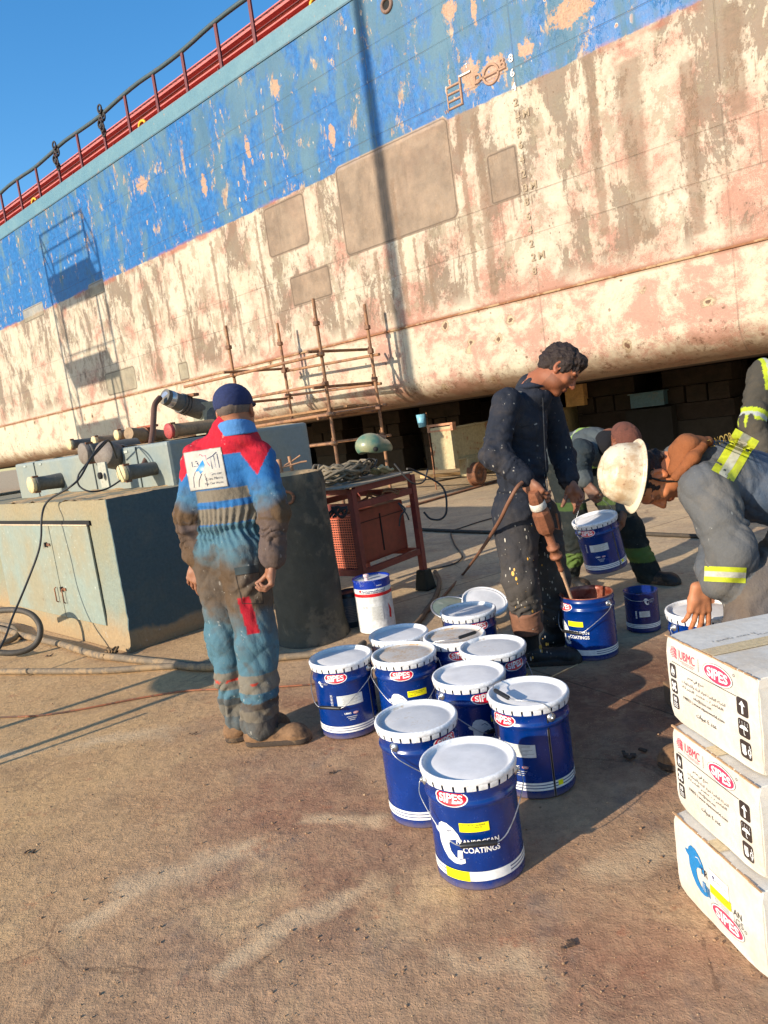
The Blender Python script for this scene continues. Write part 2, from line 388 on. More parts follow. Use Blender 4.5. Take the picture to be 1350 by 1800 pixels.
    for (a0, a1, b0, b1, r) in ((15.35, 16.7, 5.57, 5.95, .08), (11.2, 12.7, 2.97, 3.56, .1), (8.95, 9.35, 2.9, 3.32, .06), (11.9, 12.7, 5.45, 5.8, .08)):
        col = patch(col, a0, a1, b0, b1, r, srgb(168, 158, 132), .8)
    # long drips that the photo shows clearly
    dr = None
    for (s0, za, zb, wd) in ((2.45, 3.0, 5.2, .05), (1.05, 3.1, 5.7, .05), (.75, 3.0, 5.6, .085), (-1.05, 3.4, 5.7, .08), (-1.55, 3.2, 5.4, .17), (-2.25, 3.1, 5.1, .1), (-2.8, 4.3, 5.5, .12), (3.0, 3.0, 4.2, .05), (1.9, 3.0, 4.1, .04), (2.15, 3.0, 4.2, .035), (4.0, 2.9, 3.7, .06), (5.9, 3.1, 5.6, .04), (7.4, 3.2, 5.5, .05), (8.6, 3.0, 5.4, .05), (10.1, 3.0, 5.0, .05)):
        q = (1-(((s-s0)+(d1-.5)*.16).abs()+(d2-.5)*.13+(fine-.5)*.08).step(wd*.6, wd*1.1))*(z.step(za, za+.05))*(1-z.step(zb, zb+.05))
        dr = q if dr is None else dr.max(q)
    col = M.mix(dr*.7, col, M.mix(d2.step(.4, .6), srgb(164, 130, 100), srgb(146, 122, 98)))
    # named bare patches in the blue
    pl = None
    for (s0, z0, rx, rz) in ((.95, 7.13, .16, .2), (-.9, 6.3, .42, .24), (.55, 6.98, .06, .3), (4.79, 7.5, .13, .22), (9.5, 7.28, .3, .25), (-1.9, 6.6, .3, .16), (3.6, 6.3, .1, .25), (-.3, 6.9, .12, .2), (5.8, 6.8, .1, .3), (7.3, 6.6, .12, .3), (.72, 6.12, .22, .3), (.33, 6.08, .3, .22), (-.18, 6.12, .16, .17)):
        dd = ((s-s0)*(s-s0)/(rx*rx)+(z-z0)*(z-z0)/(rz*rz))+(d2-.5)*2.6+(fine-.5)*1.2
        q = 1-dd.step(.45, .62); pl = q if pl is None else pl.max(q)
    col = M.mix(pl*.92, col, M.mix(fine.step(.4, .6), srgb(190, 148, 118), srgb(208, 168, 130)))
    # plate seams
    sm = None
    for zz in (7.28, 6.78, 5.96, 4.28, 3.72): 
        q = 1-((z-zz+(d1-.5)*.01).abs()).step(.004, .012); sm = q if sm is None else sm.max(q)
    sv = ((s+1.3)*.38); fr = sv._m('FRACT'); sm = sm.max(1-((fr-.5).abs()).step(.0012, .0045))
    col = M.mix(sm*(M.noise(1.3, 4, .6, off=(4, 0, 2)).step(.35, .6))*.4, col, srgb(110, 98, 86))
    # rust seam over the chine bar
    col = M.mix((1-((z-2.88+(d2-.5)*.03).abs()).step(.015, .06))*.7, col, srgb(160, 100, 62))
    sc_ = (fine*.55+d2*.45).step(.3, .7); col = M.mix(edge.step(-.012, .012), M.vary(col, sc_, .42, .55), M.vary(col, sc_, .54, .74))
    M.base(col); M.bump(d2*.5+fine*.25+bm1*-.25+edge.step(-.01, .01)*.1-sm*.4+M.noise(1.1, 2, .5)*1.6, .55, .02)
    M.rough((bmask*edge.step(-.01, .01)*-.15+.62+(d2-.5)*.3).clamp())
    return M.m
S0, S1 = -9.0, 48.0
ship = empty('ship', hp(0, 0, 0), ROTH, 'huge blue ship hull with bare cream and pink lower plating stripped for repainting', 'ship')
def L(s, off, z): return Vector((-s, off, z))        # ship-local point
def build_ship():
    hm = hull_material()
    prof = [(8.10, 0), (2.9, 0), (2.05, 0)] + [(2.05-.47*math.sin(t*math.pi/2/10), .62*(1-math.cos(t*math.pi/2/10))) for t in range(1, 11)]
    mb = MB(); V = []; n = len(prof); ss = [S0+(S1-S0)*i/120 for i in range(121)]
    for s_ in ss:
        for (z_, o_) in prof: V.append(L(s_, o_+.0016*math.sin(s_*1.9+z_*.7)+.001*math.sin(s_*5.1+z_*3), z_))
    F = [(i*n+k, (i+1)*n+k, (i+1)*n+k+1, i*n+k+1) for i in range(120) for k in range(n-1)]
    mb.add(V, F, 0, True)
    mb.sheet([L(S0, .62, 1.58), L(S1, .62, 1.58), L(S1, 17, 1.58), L(S0, 17, 1.58)], 1)
    mb.sheet([L(S0, 17, 1.58), L(S1, 17, 1.58), L(S1, 17, 8.1), L(S0, 17, 8.1)], 1)
    for e_ in (S0, S1): mb.sheet([L(e_, 0, 8.1), L(e_, 0, 2.05), L(e_, .62, 1.58), L(e_, 17, 1.58), L(e_, 17, 8.1)], 1)
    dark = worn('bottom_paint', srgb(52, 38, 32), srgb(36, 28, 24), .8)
    mb.build('hull', [hm, dark], ship)
    steel = Mat('bulwark_paint', .5); nn = steel.noise(2, 6, .65)
    b = steel.mix(nn.step(.35, .7), srgb(84, 128, 144), srgb(104, 142, 152)); b = steel.mix(steel.noise(6, 6, .7, off=(2, 2, 2)).step(.64, .67)*.8, b, srgb(172, 142, 118))
    steel.base(steel.vary(b, steel.noise(30, 4, .6).step(.3, .7), .68, .85)); steel.bump(nn, .3, .01)
    mb = MB(); mb.box(L((S0+S1)/2, .03, 8.265), (S1-S0, .04, .33)); mb.build('bulwark', steel.m, ship)
    mb = MB(); mb.box(L((S0+S1)/2, .008, 8.085), (S1-S0, .05, .03)); mb.build('sheer_bar', worn('sheer_bar', srgb(60, 92, 104), srgb(120, 88, 66), .6), ship)
    rust = worn('chine_bar', srgb(150, 100, 66, .8), srgb(196, 168, 128, .7), .85, scale=3, amt=.7, thr=.5)
    mb = MB(); mb.bar(L(S0, -.004, 2.88), L(S1, -.004, 2.88), .034, .03, bev=.008); mb.build('chine_bar', rust, ship)
    red = worn('deck_red', srgb(188, 96, 90), srgb(146, 66, 62), .6, scale=2, amt=.6, thr=.52); dred = worn('rail_red', srgb(96, 34, 36), srgb(70, 40, 36), .6)
    gtop = worn('rail_pipe', srgb(58, 76, 82), srgb(96, 66, 54), .6)
    deckm = worn('deck_plate', srgb(110, 60, 50), srgb(90, 80, 70), .8)
    mb = MB(); mb.box(L((S0+S1)/2, 8.5, 8.06), (S1-S0, 16.9, .06)); mb.build('deck', deckm, ship)
    # hatch coaming with the row of teeth along its top
    mb = MB(); OF = 1.5
    mb.box(L((S0+S1)/2, OF+.1, 9.05), (S1-S0, .12, 1.3)); mb.box(L((S0+S1)/2, OF-.0, 9.72), (S1-S0, .3, .05)); mb.box(L((S0+S1)/2, OF-.02, 9.38), (S1-S0, .2, .05))
    mb.box(L((S0+S1)/2, OF+.1, 9.95), (S1-S0, .06, .06)); mb.box(L((S0+S1)/2, OF-.03, 9.0), (S1-S0, .14, .07)); mb.box(L((S0+S1)/2, OF-.0, 9.55), (S1-S0, .14, .03))
    s_ = S0+3
    while s_ < 34: mb.box(L(s_, OF+.1, 9.84), (.1, .1, .2), 1); s_ += .2
    s_ = S0+3
    while s_ < 34: mb.box(L(s_, OF-.1, 8.8), (.03, .3, 1.1), 1); s_ += 2.3
    mb.build('hatch_coaming', [red, dred], ship)
    for off, zz, r in ((.9, 8.6, .05), (1.1, 8.5, .035)):
        MB().tube([L(S0+2, off, zz), L(34, off, zz)], r).build('deck_pipe', worn('deck_pipe', srgb(120, 80, 62), srgb(70, 60, 56), .8), ship)
    r = random.Random(5)
    for i in range(26):
        s_ = 2.0+i*.75+r.uniform(-.2, .2)
        mb = MB(); mb.box(L(s_, .75, 8.35+r.uniform(0, .1)), (r.uniform(.1, .4), .12, r.uniform(.12, .4)), bev=.02)
        mb.build('deck_fitting', worn('fitting', srgb(*random.choice(((150, 110, 80), (90, 70, 60), (60, 50, 46), (160, 130, 90)))), None, .8), ship)
    # railing
    RZ = 9.33
    mb = MB(); pts = [L(2.0+i*.9, .15, RZ+.03*math.sin(i*1.7)) for i in range(36)]; mb.tube(spline(pts, 3), .045); mb.build('top_rail', gtop, ship)
    for zz in (8.72, 8.9): MB().tube([L(1, .17, zz), L(33, .17, zz)], .012).build('wire_rail', dred, ship)
    post0 = None
    for px, py in ((0, 336), (30, 315), (62, 293), (97, 265), (134, 232), (177, 203), (219, 169), (269, 133), (319, 91), (379, 48), (438, 0)):
        p = onh(px, py, .15); s_ = (p-HP0).dot(U)
        if post0 is None:
            mb = MB(); mb.box((0, 0, 0), (.075, .04, RZ-8.36)); mb.box((0, .05, -.42), (.05, .1, .09)); post0 = mb.build('rail_post', dred, ship); o = post0
        else: o = post0.copy(); C.objects.link(o)
        o.location = L(s_, .15, (RZ+8.36)/2)
    for s_ in (-.2, 1.1, 2.35):
        o = post0.copy(); C.objects.link(o); o.location = L(s_+1.0, .15, (RZ+8.36)/2)
    blk = worn('chain_black', srgb(44, 40, 40), srgb(80, 60, 50), .7)
    for px, py in ((97, 265), (177, 203)):
        p = onh(px, py, .08); s_ = (p-HP0).dot(U); mb = MB()
        for k in range(7):
            an = k*1.1; c = L(s_+.03*math.sin(an*2), .08, RZ+.06-.085*k)
            mb.tube([c+Vector((math.cos(t)*.08, .05*math.sin(an), math.sin(t)*.09)) for t in [j*math.pi/5 for j in range(11)]], .022, 6)
        mb.build('chain', blk, ship)
    yel = worn('yellow_paint', srgb(230, 170, 30), srgb(150, 110, 50), .6)
    for px, py in ((555, 5), (250, 220), (60, 355)):
        p = onh(px, py, .2); s_ = (p-HP0).dot(U); c = L(s_, .2, p.z)
        MB().tube([c+Vector((math.cos(t)*.13, 0, math.sin(t)*.09)) for t in [j*math.pi/6 for j in range(7)]], .03).build('fairlead', yel, ship)
    # hawse hole near the sheer line
    p = onh(680, 9); s_ = (p-HP0).dot(U); rotY = Matrix.Rotation(math.pi/2, 3, 'X')
    mb = MB(); mb.lathe([(.07, .0), (.075, .03), (.1, .035), (.12, .02), (.125, -.02)], 24, 0, L(s_, 0, p.z), rotY); mb.lathe([(.0, .004), (.072, .004)], 24, 1, L(s_, 0, p.z), rotY)
    mb.build('scupper', [worn('scup', srgb(120, 96, 84), srgb(150, 110, 80), .8), worn('hole_dark', (.01, .01, .01), None, .9)], ship)
build_ship()
# ------------------------------------------------------------------ flat artwork (letters, logos) laid on real surfaces
_tc = {}
def glyphs(txt, bold=0.0, shear=0.0):
    """2D outline mesh of a text, unit font size, origin at its centre; returns verts, faces, (width, height)"""
    key = (txt, bold, shear)
    if key in _tc: return _tc[key]
    cu = bpy.data.curves.new('txt', 'FONT'); cu.body = txt; cu.size = 1.0; cu.offset = bold; cu.shear = shear; cu.resolution_u = 3
    o = bpy.data.objects.new('txt', cu); C.objects.link(o); bpy.context.view_layer.update()
    me = o.evaluated_get(bpy.context.evaluated_depsgraph_get()).to_mesh()
    v = [(q.co.x, q.co.y) for q in me.vertices]; f = [tuple(p.vertices) for p in me.polygons]
    o.to_mesh_clear(); bpy.data.objects.remove(o); bpy.data.curves.remove(cu)
    if v:
        x0 = min(q[0] for q in v); x1 = max(q[0] for q in v); y0 = min(q[1] for q in v); y1 = max(q[1] for q in v)
        v = [(q[0]-(x0+x1)/2, q[1]-(y0+y1)/2) for q in v]; _tc[key] = (v, f, (x1-x0, y1-y0))
    else: _tc[key] = ([], [], (1, 1))
    return _tc[key]
_ar = {}   # Arabic joining: letter -> (isolated, final, initial, medial)
for s_ in ('ا:FE8D,FE8E,,', 'ب:FE8F,FE90,FE91,FE92', 'ة:FE93,FE94,,', 'ت:FE95,FE96,FE97,FE98', 'د:FEA9,FEAA,,', 'ر:FEAD,FEAE,,', 'ش:FEB5,FEB6,FEB7,FEB8', 'ص:FEB9,FEBA,FEBB,FEBC',
          'ع:FEC9,FECA,FECB,FECC', 'ف:FED1,FED2,FED3,FED4', 'ق:FED5,FED6,FED7,FED8', 'ك:FED9,FEDA,FEDB,FEDC', 'ل:FEDD,FEDE,FEDF,FEE0', 'م:FEE1,FEE2,FEE3,FEE4', 'ن:FEE5,FEE6,FEE7,FEE8',
          'ه:FEE9,FEEA,FEEB,FEEC', 'و:FEED,FEEE,,', 'ي:FEF1,FEF2,FEF3,FEF4', 'ء:FE80,,,'):
    k_, v_ = s_.split(':'); _ar[k_] = [chr(int(q, 16)) if q else '' for q in v_.split(',')]
def arabic(t):
    out = []
    for i, ch in enumerate(t):
        if ch not in _ar: out.append(ch); continue
        pv = i > 0 and t[i-1] in _ar and _ar[t[i-1]][2] != ''
        nx = i+1 < len(t) and t[i+1] in _ar and _ar[t[i+1]][1] != '' and _ar[ch][2] != ''
        f = _ar[ch]; out.append((f[3] if pv and nx else f[1] if pv else f[2] if nx else f[0]) or f[0])
    return ''.join(reversed(out))
class Art:
    """2D shapes in layers; cut into narrow columns and mapped onto a surface as one mesh"""
    def __init__(s): s.it = []
    def poly(s, pts, mi, lay=0): s.it.append(([tuple(p) for p in pts], [tuple(range(len(pts)))], mi, lay)); return s
    def rect(s, x, y, w_, h_, mi, lay=0): return s.poly([(x-w_/2, y-h_/2), (x+w_/2, y-h_/2), (x+w_/2, y+h_/2), (x-w_/2, y+h_/2)], mi, lay)
    def rrect(s, x, y, w_, h_, r, mi, lay=0):
        P = []
        for (cx, cy, a0) in ((1, 1, 0), (-1, 1, 90), (-1, -1, 180), (1, -1, 270)):
            for k in range(5):
                an = math.radians(a0+k*22.5); P.append((x+cx*(w_/2-r)+r*math.cos(an), y+cy*(h_/2-r)+r*math.sin(an)))
        return s.poly(P, mi, lay)
    def oval(s, x, y, w_, h_, mi, lay=0, n=36): return s.poly([(x+w_/2*math.cos(2*math.pi*k/n), y+h_/2*math.sin(2*math.pi*k/n)) for k in range(n)], mi, lay)
    def ring(s, x, y, w_, h_, t, mi, lay=0, n=36):
        V = []; F = []
        for k in range(n):
            an = 2*math.pi*k/n; c, q = math.cos(an), math.sin(an); V += [(x+w_/2*c, y+h_/2*q), (x+(w_/2-t)*c, y+(h_/2-t)*q)]
        for k in range(n): a, b = 2*k, 2*((k+1) % n); F.append((a, b, b+1, a+1))
        s.it.append((V, F, mi, lay)); return s
    def text(s, t, x, y, h, mi, lay=0, w_=None, bold=0.0, arc=0.0, align=0, shear=0.0):
        v, f, (gw, gh) = glyphs(t, bold, shear); k = h/max(gh, 1e-6); kx = (w_/gw) if w_ else k
        ox = 0 if align == 0 else gw*kx/2*align
        P = [(q[0]*kx, q[1]*k) for q in v]
        if arc: P = [(px, py*(1+arc*(1-(px/(gw*kx/2))**2))) for px, py in P]
        s.it.append(([(x+ox+px, y+py) for px, py in P], f, mi, lay)); return s
    def stroke(s, pts, t, mi, lay=0):
        for (a, b) in zip(pts[:-1], pts[1:]):
            dx, dy = b[0]-a[0], b[1]-a[1]; L_ = math.hypot(dx, dy) or 1e-9; nx, ny = -dy/L_*t/2, dx/L_*t/2
            s.poly([(a[0]-nx, a[1]-ny), (b[0]-nx, b[1]-ny), (b[0]+nx, b[1]+ny), (a[0]+nx, a[1]+ny)], mi, lay)
        return s
    def mesh(s, fn, cut=.012, cuty=None, name='print', mats=None, parent=None, world=False):
        mb = MB()
        for V, F, mi, lay in s.it:
            if not V: continue
            bm = bmesh.new(); vs = [bm.verts.new((p[0], p[1], 0)) for p in V]
            for f in F:
                try: bm.faces.new([vs[i] for i in f])
                except ValueError: pass
            for axis, cc in ((0, cut), (1, cuty)):
                if not cc: continue
                lo = min(p[axis] for p in V); hi = max(p[axis] for p in V); k = math.floor(lo/cc)+1
                while k*cc < hi:
                    co = [0, 0, 0]; co[axis] = k*cc; no = [0, 0, 0]; no[axis] = 1
                    bmesh.ops.bisect_plane(bm, geom=bm.verts[:]+bm.edges[:]+bm.faces[:], plane_co=co, plane_no=no); k += 1
            for f in bm.faces:
                if f.normal.z < 0: f.normal_flip()
            bm.verts.index_update()
            mb.add([fn(v.co.x, v.co.y, lay) for v in bm.verts], [[v.index for v in f.verts] for f in bm.faces], mi, True); bm.free()
        return mb.build(name, mats, parent, world)
def join_art(o, a):
    """surface print belongs to its part's own mesh"""
    k = len(o.data.materials); bm = bmesh.new(); bm.from_mesh(o.data); n0 = len(bm.faces); bm.from_mesh(a.data); bm.faces.ensure_lookup_table()
    for f in bm.faces[n0:]: f.material_index += k
    for mm in a.data.materials: o.data.materials.append(mm)
    bm.to_mesh(o.data); bm.free(); me = a.data; bpy.data.objects.remove(a); bpy.data.meshes.remove(me); return o
ART = []   # artwork materials
def artmat(n, c, rough=.35): M = Mat(n, rough); M.base(M.vary(c, M.noise(60, 4, .6).step(.3, .7), .86, 1.06)); ART.append(M.m); return len(ART)-1
A_WHITE = artmat('print_white', (.78, .79, .78)); A_RED = artmat('print_red', srgb(205, 20, 45)); A_YEL = artmat('print_yellow', srgb(238, 228, 20)); A_BLK = artmat('print_black', (.02, .02, .02))
A_BLUE = artmat('print_blue', srgb(22, 118, 178)); A_CRIM = artmat('print_crimson', srgb(222, 60, 90)); A_GREY = artmat('print_grey', srgb(120, 118, 116)); A_NAVY = artmat('print_navy', srgb(12, 22, 92)); A_BROWN = artmat('print_dark', srgb(56, 46, 42)); A_SILV = artmat('print_pale', srgb(205, 208, 205)); A_DNAVY = artmat('label_navy', srgb(25, 40, 70))
A_PATCH = artmat('patch_cloth', srgb(176, 172, 162), .9)
def sipes(A, x, y, w_, lay=1, red=A_RED, k=.47, ring=None):
    h = w_*k; A.oval(x, y, w_, h, A_WHITE, lay)
    if ring is not None: A.ring(x, y, w_*1.03, h*1.05, w_*.014, ring, lay+1)
    A.oval(x, y, w_*.93, h*.88, red, lay+1)
    A.text('SIPES', x, y, h*.42, A_WHITE, lay+2, w_=w_*.72, bold=.028, arc=.35)
    A.ring(x+w_*.56, y+h*.42, w_*.07, w_*.07, w_*.012, A_WHITE if ring is None else ring, lay+1, 14)
def dolphin(A, x, y, h, body, cut, lay=1):
    # a leaping-dolphin shaped sweep ending in a paint brush
    P = [(.10, .93), (.0, .80), (.04, .98), (.18, 1.0), (.30, .98), (.47, .90), (.60, .76), (.66, .60), (.62, .56), (.52, .62), (.40, .60), (.33, .48), (.35, .32), (.44, .18), (.58, .12), (.70, .10), (.70, .03), (.60, -.0), (.45, .0), (.29, .08), (.16, .25), (.08, .45), (.06, .65), (-.06, .72), (-.06, .78), (.04, .80)]
    P = [(.04, .80), (-.08, .78), (-.04, .71), (.06, .66), (.07, .45), (.15, .25), (.28, .08), (.45, .0), (.60, .0), (.72, .05), (.72, .16), (.60, .10), (.47, .17), (.37, .30), (.34, .48), (.40, .58), (.54, .62), (.68, .50), (.68, .60), (.62, .76), (.50, .90), (.34, .99), (.18, .99), (.09, .92)]
    A.poly([(x+(p[0]-.33)*h, y+(p[1]-.5)*h) for p in P], body, lay)
    A.stroke([(x+(.34)*h-.33*h, y+.30*h), (x+.12*h, y+.34*h), (x+.22*h, y+.25*h)], h*.018, cut, lay+1)
    A.poly([(x+.2*h, y-.38*h), (x+.34*h, y-.36*h), (x+.35*h, y-.14*h), (x+.23*h, y-.15*h)], A_WHITE if body != A_BLUE else A_BLUE, lay)
    for k in range(4): A.stroke([(x+(.235+.03*k)*h, y-.36*h), (x+(.245+.028*k)*h, y-.17*h)], h*.008, cut, lay+1)

# ---- raised welded marks on the hull (children of the ship)
def hull_art(A, name, mi_mats, proud=.007, s0=0.0, z0=0.0):
    def fn(x, y, lay): return L(s0 - x, -.0045-proud*(.5+lay*.3), z0+y)
    return A.mesh(fn, cut=None, name=name, mats=mi_mats, parent=ship)
def draft_marks():
    bare = worn('mark_weld', srgb(206, 182, 148, .52), srgb(168, 140, 114, .5), .7, scale=12); wht = worn('mark_white', srgb(225, 225, 220), srgb(170, 150, 130), .6, scale=20, amt=.5)
    rim = worn('mark_shadow', srgb(150, 122, 98, .5), None, .8)  # painted cast shadow of the digits, drawn as a darker offset copy
    def dig(t, s_, z_, mm, h=.105):
        A = Art(); A.text(t, 0, 0, h, 0, 1, bold=.02); A.text(t, .006, -.005, h, 1, 0, bold=.022); hull_art(A, 'draft_mark', [mm, rim], .004, s_, z_)
    seq = ['8', '6', '4', '2', '4 M', '8', '6', '4', '2', '3 M', '8', '6', '4', '2', '2 M', '8']
    zs = [6.1, 5.91, 5.72, 5.52, 5.33, 5.14, 4.95, 4.755, 4.56, 4.37, 4.18, 3.98, 3.79, 3.6, 3.41, 3.22]
    for t, z_ in zip(seq, zs):
        dig(t, .055-(.08 if 'M' in t else 0), z_, wht if z_ > 5.6 else bare)
    # load-line disc with D and B, and the ladder of load lines beside it
    pp = worn('mark_bare', srgb(200, 158, 128, .6), srgb(160, 120, 94, .6), .75, scale=14); ln = worn('mark_cast_shadow', srgb(126, 88, 68, .6), None, .8)  # second colour paints the shadows of the raised marks as offset copies
    A = Art(); A.ring(0, 0, .28, .28, .03, 0, 1); A.rect(0, 0, .5, .028, 0, 1); A.text('D', -.22, .03, .13, 0, 1, bold=.02); A.text('B', .2, .07, .13, 0, 1, bold=.02)
    A.ring(.008, -.008, .29, .29, .04, 1, 0); A.rect(.01, -.012, .5, .036, 1, 0); A.text('D', -.212, .02, .14, 1, 0, bold=.035); A.text('B', .208, .06, .14, 1, 0, bold=.035)
    hull_art(A, 'load_line_disc', [pp, ln], .006, .40, 6.03)
    A = Art()
    for k in range(4): A.rect(-.1, -.17+.1*k, .24, .02, 0, 1); A.rect(-.09, -.18+.1*k, .25, .028, 1, 0)
    A.rect(.02, .02, .024, .4, 0, 1); A.rect(-.22, -.03, .02, .3, 0, 1); A.rect(.03, .01, .034, .41, 1, 0); A.text('W', -.26, -.19, .06, 0, 1); A.text('T', .17, .29, .06, 2, 1)
    A.rect(.12, .2, .2, .022, 2, 1); A.rect(.13, .19, .2, .03, 1, 0)
    hull_art(A, 'load_line_marks', [pp, ln, wht], .006, .95, 6.0)
draft_marks()

# ------------------------------------------------------------------ paint pails
navy = Mat('pail_blue', .22, spec=.6); _n = navy.noise(14, 6, .65); _g = navy.noise(90, 4, .7)
_sv, _ = navy.voro(6, sc_=(3, 3, .5))
_b = navy.vary(srgb(0, 50, 128), _n.step(.3, .7), .6, .9)
_x, _y, _z = navy.xyz()
_b = navy.mix((1-(_z+(_n-.5)*.06).step(.0, .03))*.45, _b, srgb(130, 112, 90)); _b = navy.mix(_g.step(.66, .7)*.3, _b, srgb(140, 150, 170))
_b = navy.mix(navy.noise(9, 7, .7, sc_=(1, 1, .25), off=(3, 3, 3)).step(.66, .68)*.35, _b, srgb(150, 150, 160))
navy.base(_b); navy.rough((_n*.3+.1).clamp()); navy.bump(_n, .08, .004)
NAVY = navy.m
def lid_mat(name, c, sandc, amt):
    M = Mat(name, .6, spec=.2); n = M.noise(11, 6, .65); f = M.noise(80, 5, .7); x, y, z = M.xyz()
    b = M.vary(c, n.step(.3, .7), .82, 1.06)
    b = M.mix((n*.6+f*.4).step(.62-amt*.16, .72-amt*.1)*min(1, .35+amt), b, sandc); 
    b = M.mix(M.noise(30, 6, .75, off=(5, 1, 0), sc_=(1, .12, 1)).step(.68, .7)*.5, b, srgb(110, 110, 110))
    M.base(b); M.rough((n*.3+f*.25+.25).clamp()); M.bump(f*.3+n, .15, .003); return M.m
LID = [lid_mat('lid_clean', (.70, .69, .68), srgb(150, 140, 126), .1), lid_mat('lid_dusty', (.58, .58, .58), srgb(168, 146, 112), .55), lid_mat('lid_sandy', (.52, .5, .47), srgb(170, 138, 100), 1.0)]
RIM = worn('rim_white', (.72, .73, .74), srgb(140, 130, 122), .38, scale=16, amt=.6, thr=.58); ZINC = worn('zinc_wire', (.5, .5, .5), (.2, .18, .16), .35, .85, scale=20); GRIP = worn('grip_black', (.012, .012, .013), None, .45)
DARKGAP = worn('gap_dark', srgb(10, 14, 40), None, .6); STEEL = worn('bare_steel', (.35, .33, .32), (.15, .1, .08), .4, .7)
PR = .143; PH = .345
_body = []
def pail(rim_r=.154):
    """pail body with beads; origin at the base centre"""
    t = empty('paint_pail')
    mb = MB()
    prof = [(0, .006), (PR-.008, .006), (PR-.006, 0), (PR-.001, .0), (PR, .006), (PR-.0015, .012)]
    for z_ in (.02, .1, .2, .262): prof.append((PR-.001, z_))
    prof += [(PR+.0015, .270), (PR+.005, .276), (PR+.0058, .281), (PR+.005, .286), (PR+.0015, .290), (PR, .298), (PR+.001, .318), (PR+.004, .323), (PR+.004, .327), (PR+.001, .332), (PR+.001, PH)]
    mb.lathe(prof, 64)
    if not _body:
        o = mb.build('body', NAVY, t); join_art(o, pail_art('x')); _body.append(o)
    else: o = _body[0].copy(); C.objects.link(o); o.parent = t
    mb = MB()   # welded side seam
    for dx in (-.0025, .0045): mb.tube([(PR*math.cos(dx/PR), PR*math.sin(dx/PR), z_) for z_ in (.002, .13, .262)], .0012, 5)
    mb.tube([(PR+.001, .001, .002), (PR+.001, .001, .27)], .0022, 5, 1); mb.tube([((PR+.0025), .001, .286), ((PR+.0025), .001, .34)], .0022, 5, 1)
    seam = mb.build('seam', [STEEL, GRIP], t)
    for sgn in (0, math.pi):
        R = Matrix.Rotation(sgn, 3, 'Z') @ Matrix.Rotation(math.pi/2, 3, 'Y'); c = Matrix.Rotation(sgn, 3, 'Z') @ Vector((PR, 0, .306))
        mb = MB(); mb.lathe([(0, .012), (.008, .012), (.010, .008), (.0165, .006), (.0175, .0), (.0175, -.004)], 20, 0, c, R); mb.lathe([(0, .017), (.0045, .017), (.006, .012)], 12, 0, c, R)
        mb.build('ear', ZINC, t)
    return t
def lid(parent, mi, bump=0):
    mb = MB(); R = .1545
    mb.lathe([(0, PH+.0065+.001*0), (.06, PH+.0062), (.118, PH+.006), (.124, PH+.0035), (.131, PH+.0035), (.137, PH+.006), (.141, PH+.013)], 64, 0)
    mb.build('lid', LID[mi], parent)
    mb = MB(); mb.lathe([(.140, PH+.012), (.143, PH+.0185), (.148, PH+.021), (.153, PH+.0185), (.1555, PH+.012), (.1552, PH+.004), (.1525, PH-.001), (.148, PH-.002)], 64, 0)
    nT = 26
    for k in range(nT):
        a0 = 2*math.pi*(k+.10)/nT; a1 = 2*math.pi*(k+.90)/nT
        def fn(u_, v_, a0=a0, a1=a1):
            an = a0+(a1-a0)*u_; r_ = .1535-.0035*v_+.0012*math.sin(v_*3.1); return (r_*math.cos(an), r_*math.sin(an), PH+.003-.021*v_)
        mb.grid(fn, 4, 3, 0)
    mb.lathe([(.1485, PH+.0), (.148, PH-.012)], 64, 1)
    mb.build('clamp_ring', [RIM, DARKGAP], parent)
def bail(parent, tilt=0.0, up=0.0):
    """wire handle hinged on the two ears; tilt 0 = hanging towards -Y, 180 = towards +Y, 90 = standing up"""
    R = Matrix.Rotation(-math.radians(tilt), 3, 'X')
    h = Vector((0, 0, .306)); Lh = .21
    base_pts = [(PR+.014, 0, 0), (PR+.020, -.004, -.012), (PR+.018, -.04, -.04), (.11, -.125, -.105), (.055, -.16, -.142)]
    if tilt < 0: base_pts = [(PR+.014, 0, 0), (PR+.02, -.008, .03), (PR+.004, -.03, .062), (.105, -.085, .074), (.05, -.112, .075)]; R = Matrix.Identity(3)
    if tilt > 10:
        base_pts = [(PR+.014, 0, 0), (PR+.02, -.015, 0), (PR+.012, -.08, 0), (.10, -.155, 0), (.055, -.19, 0)]
    pts = [h + R @ Vector(p) for p in base_pts]; q = [Vector((-p.x, p.y, p.z)) for p in reversed(pts)]
    mb = MB(); mb.tube(spline(pts + q, 5), .0019, 6); o = mb.build('handle', ZINC, parent)
    g0, g1 = pts[-1], q[0]; mb = MB(); d = (g1-g0).normalized()
    mb.tube([g0-d*.002, g0+d*.004, (g0+g1)/2, g1-d*.004, g1+d*.002], [.006, .0085, .0085, .0085, .006], 12); g = mb.build('grip', GRIP, o)
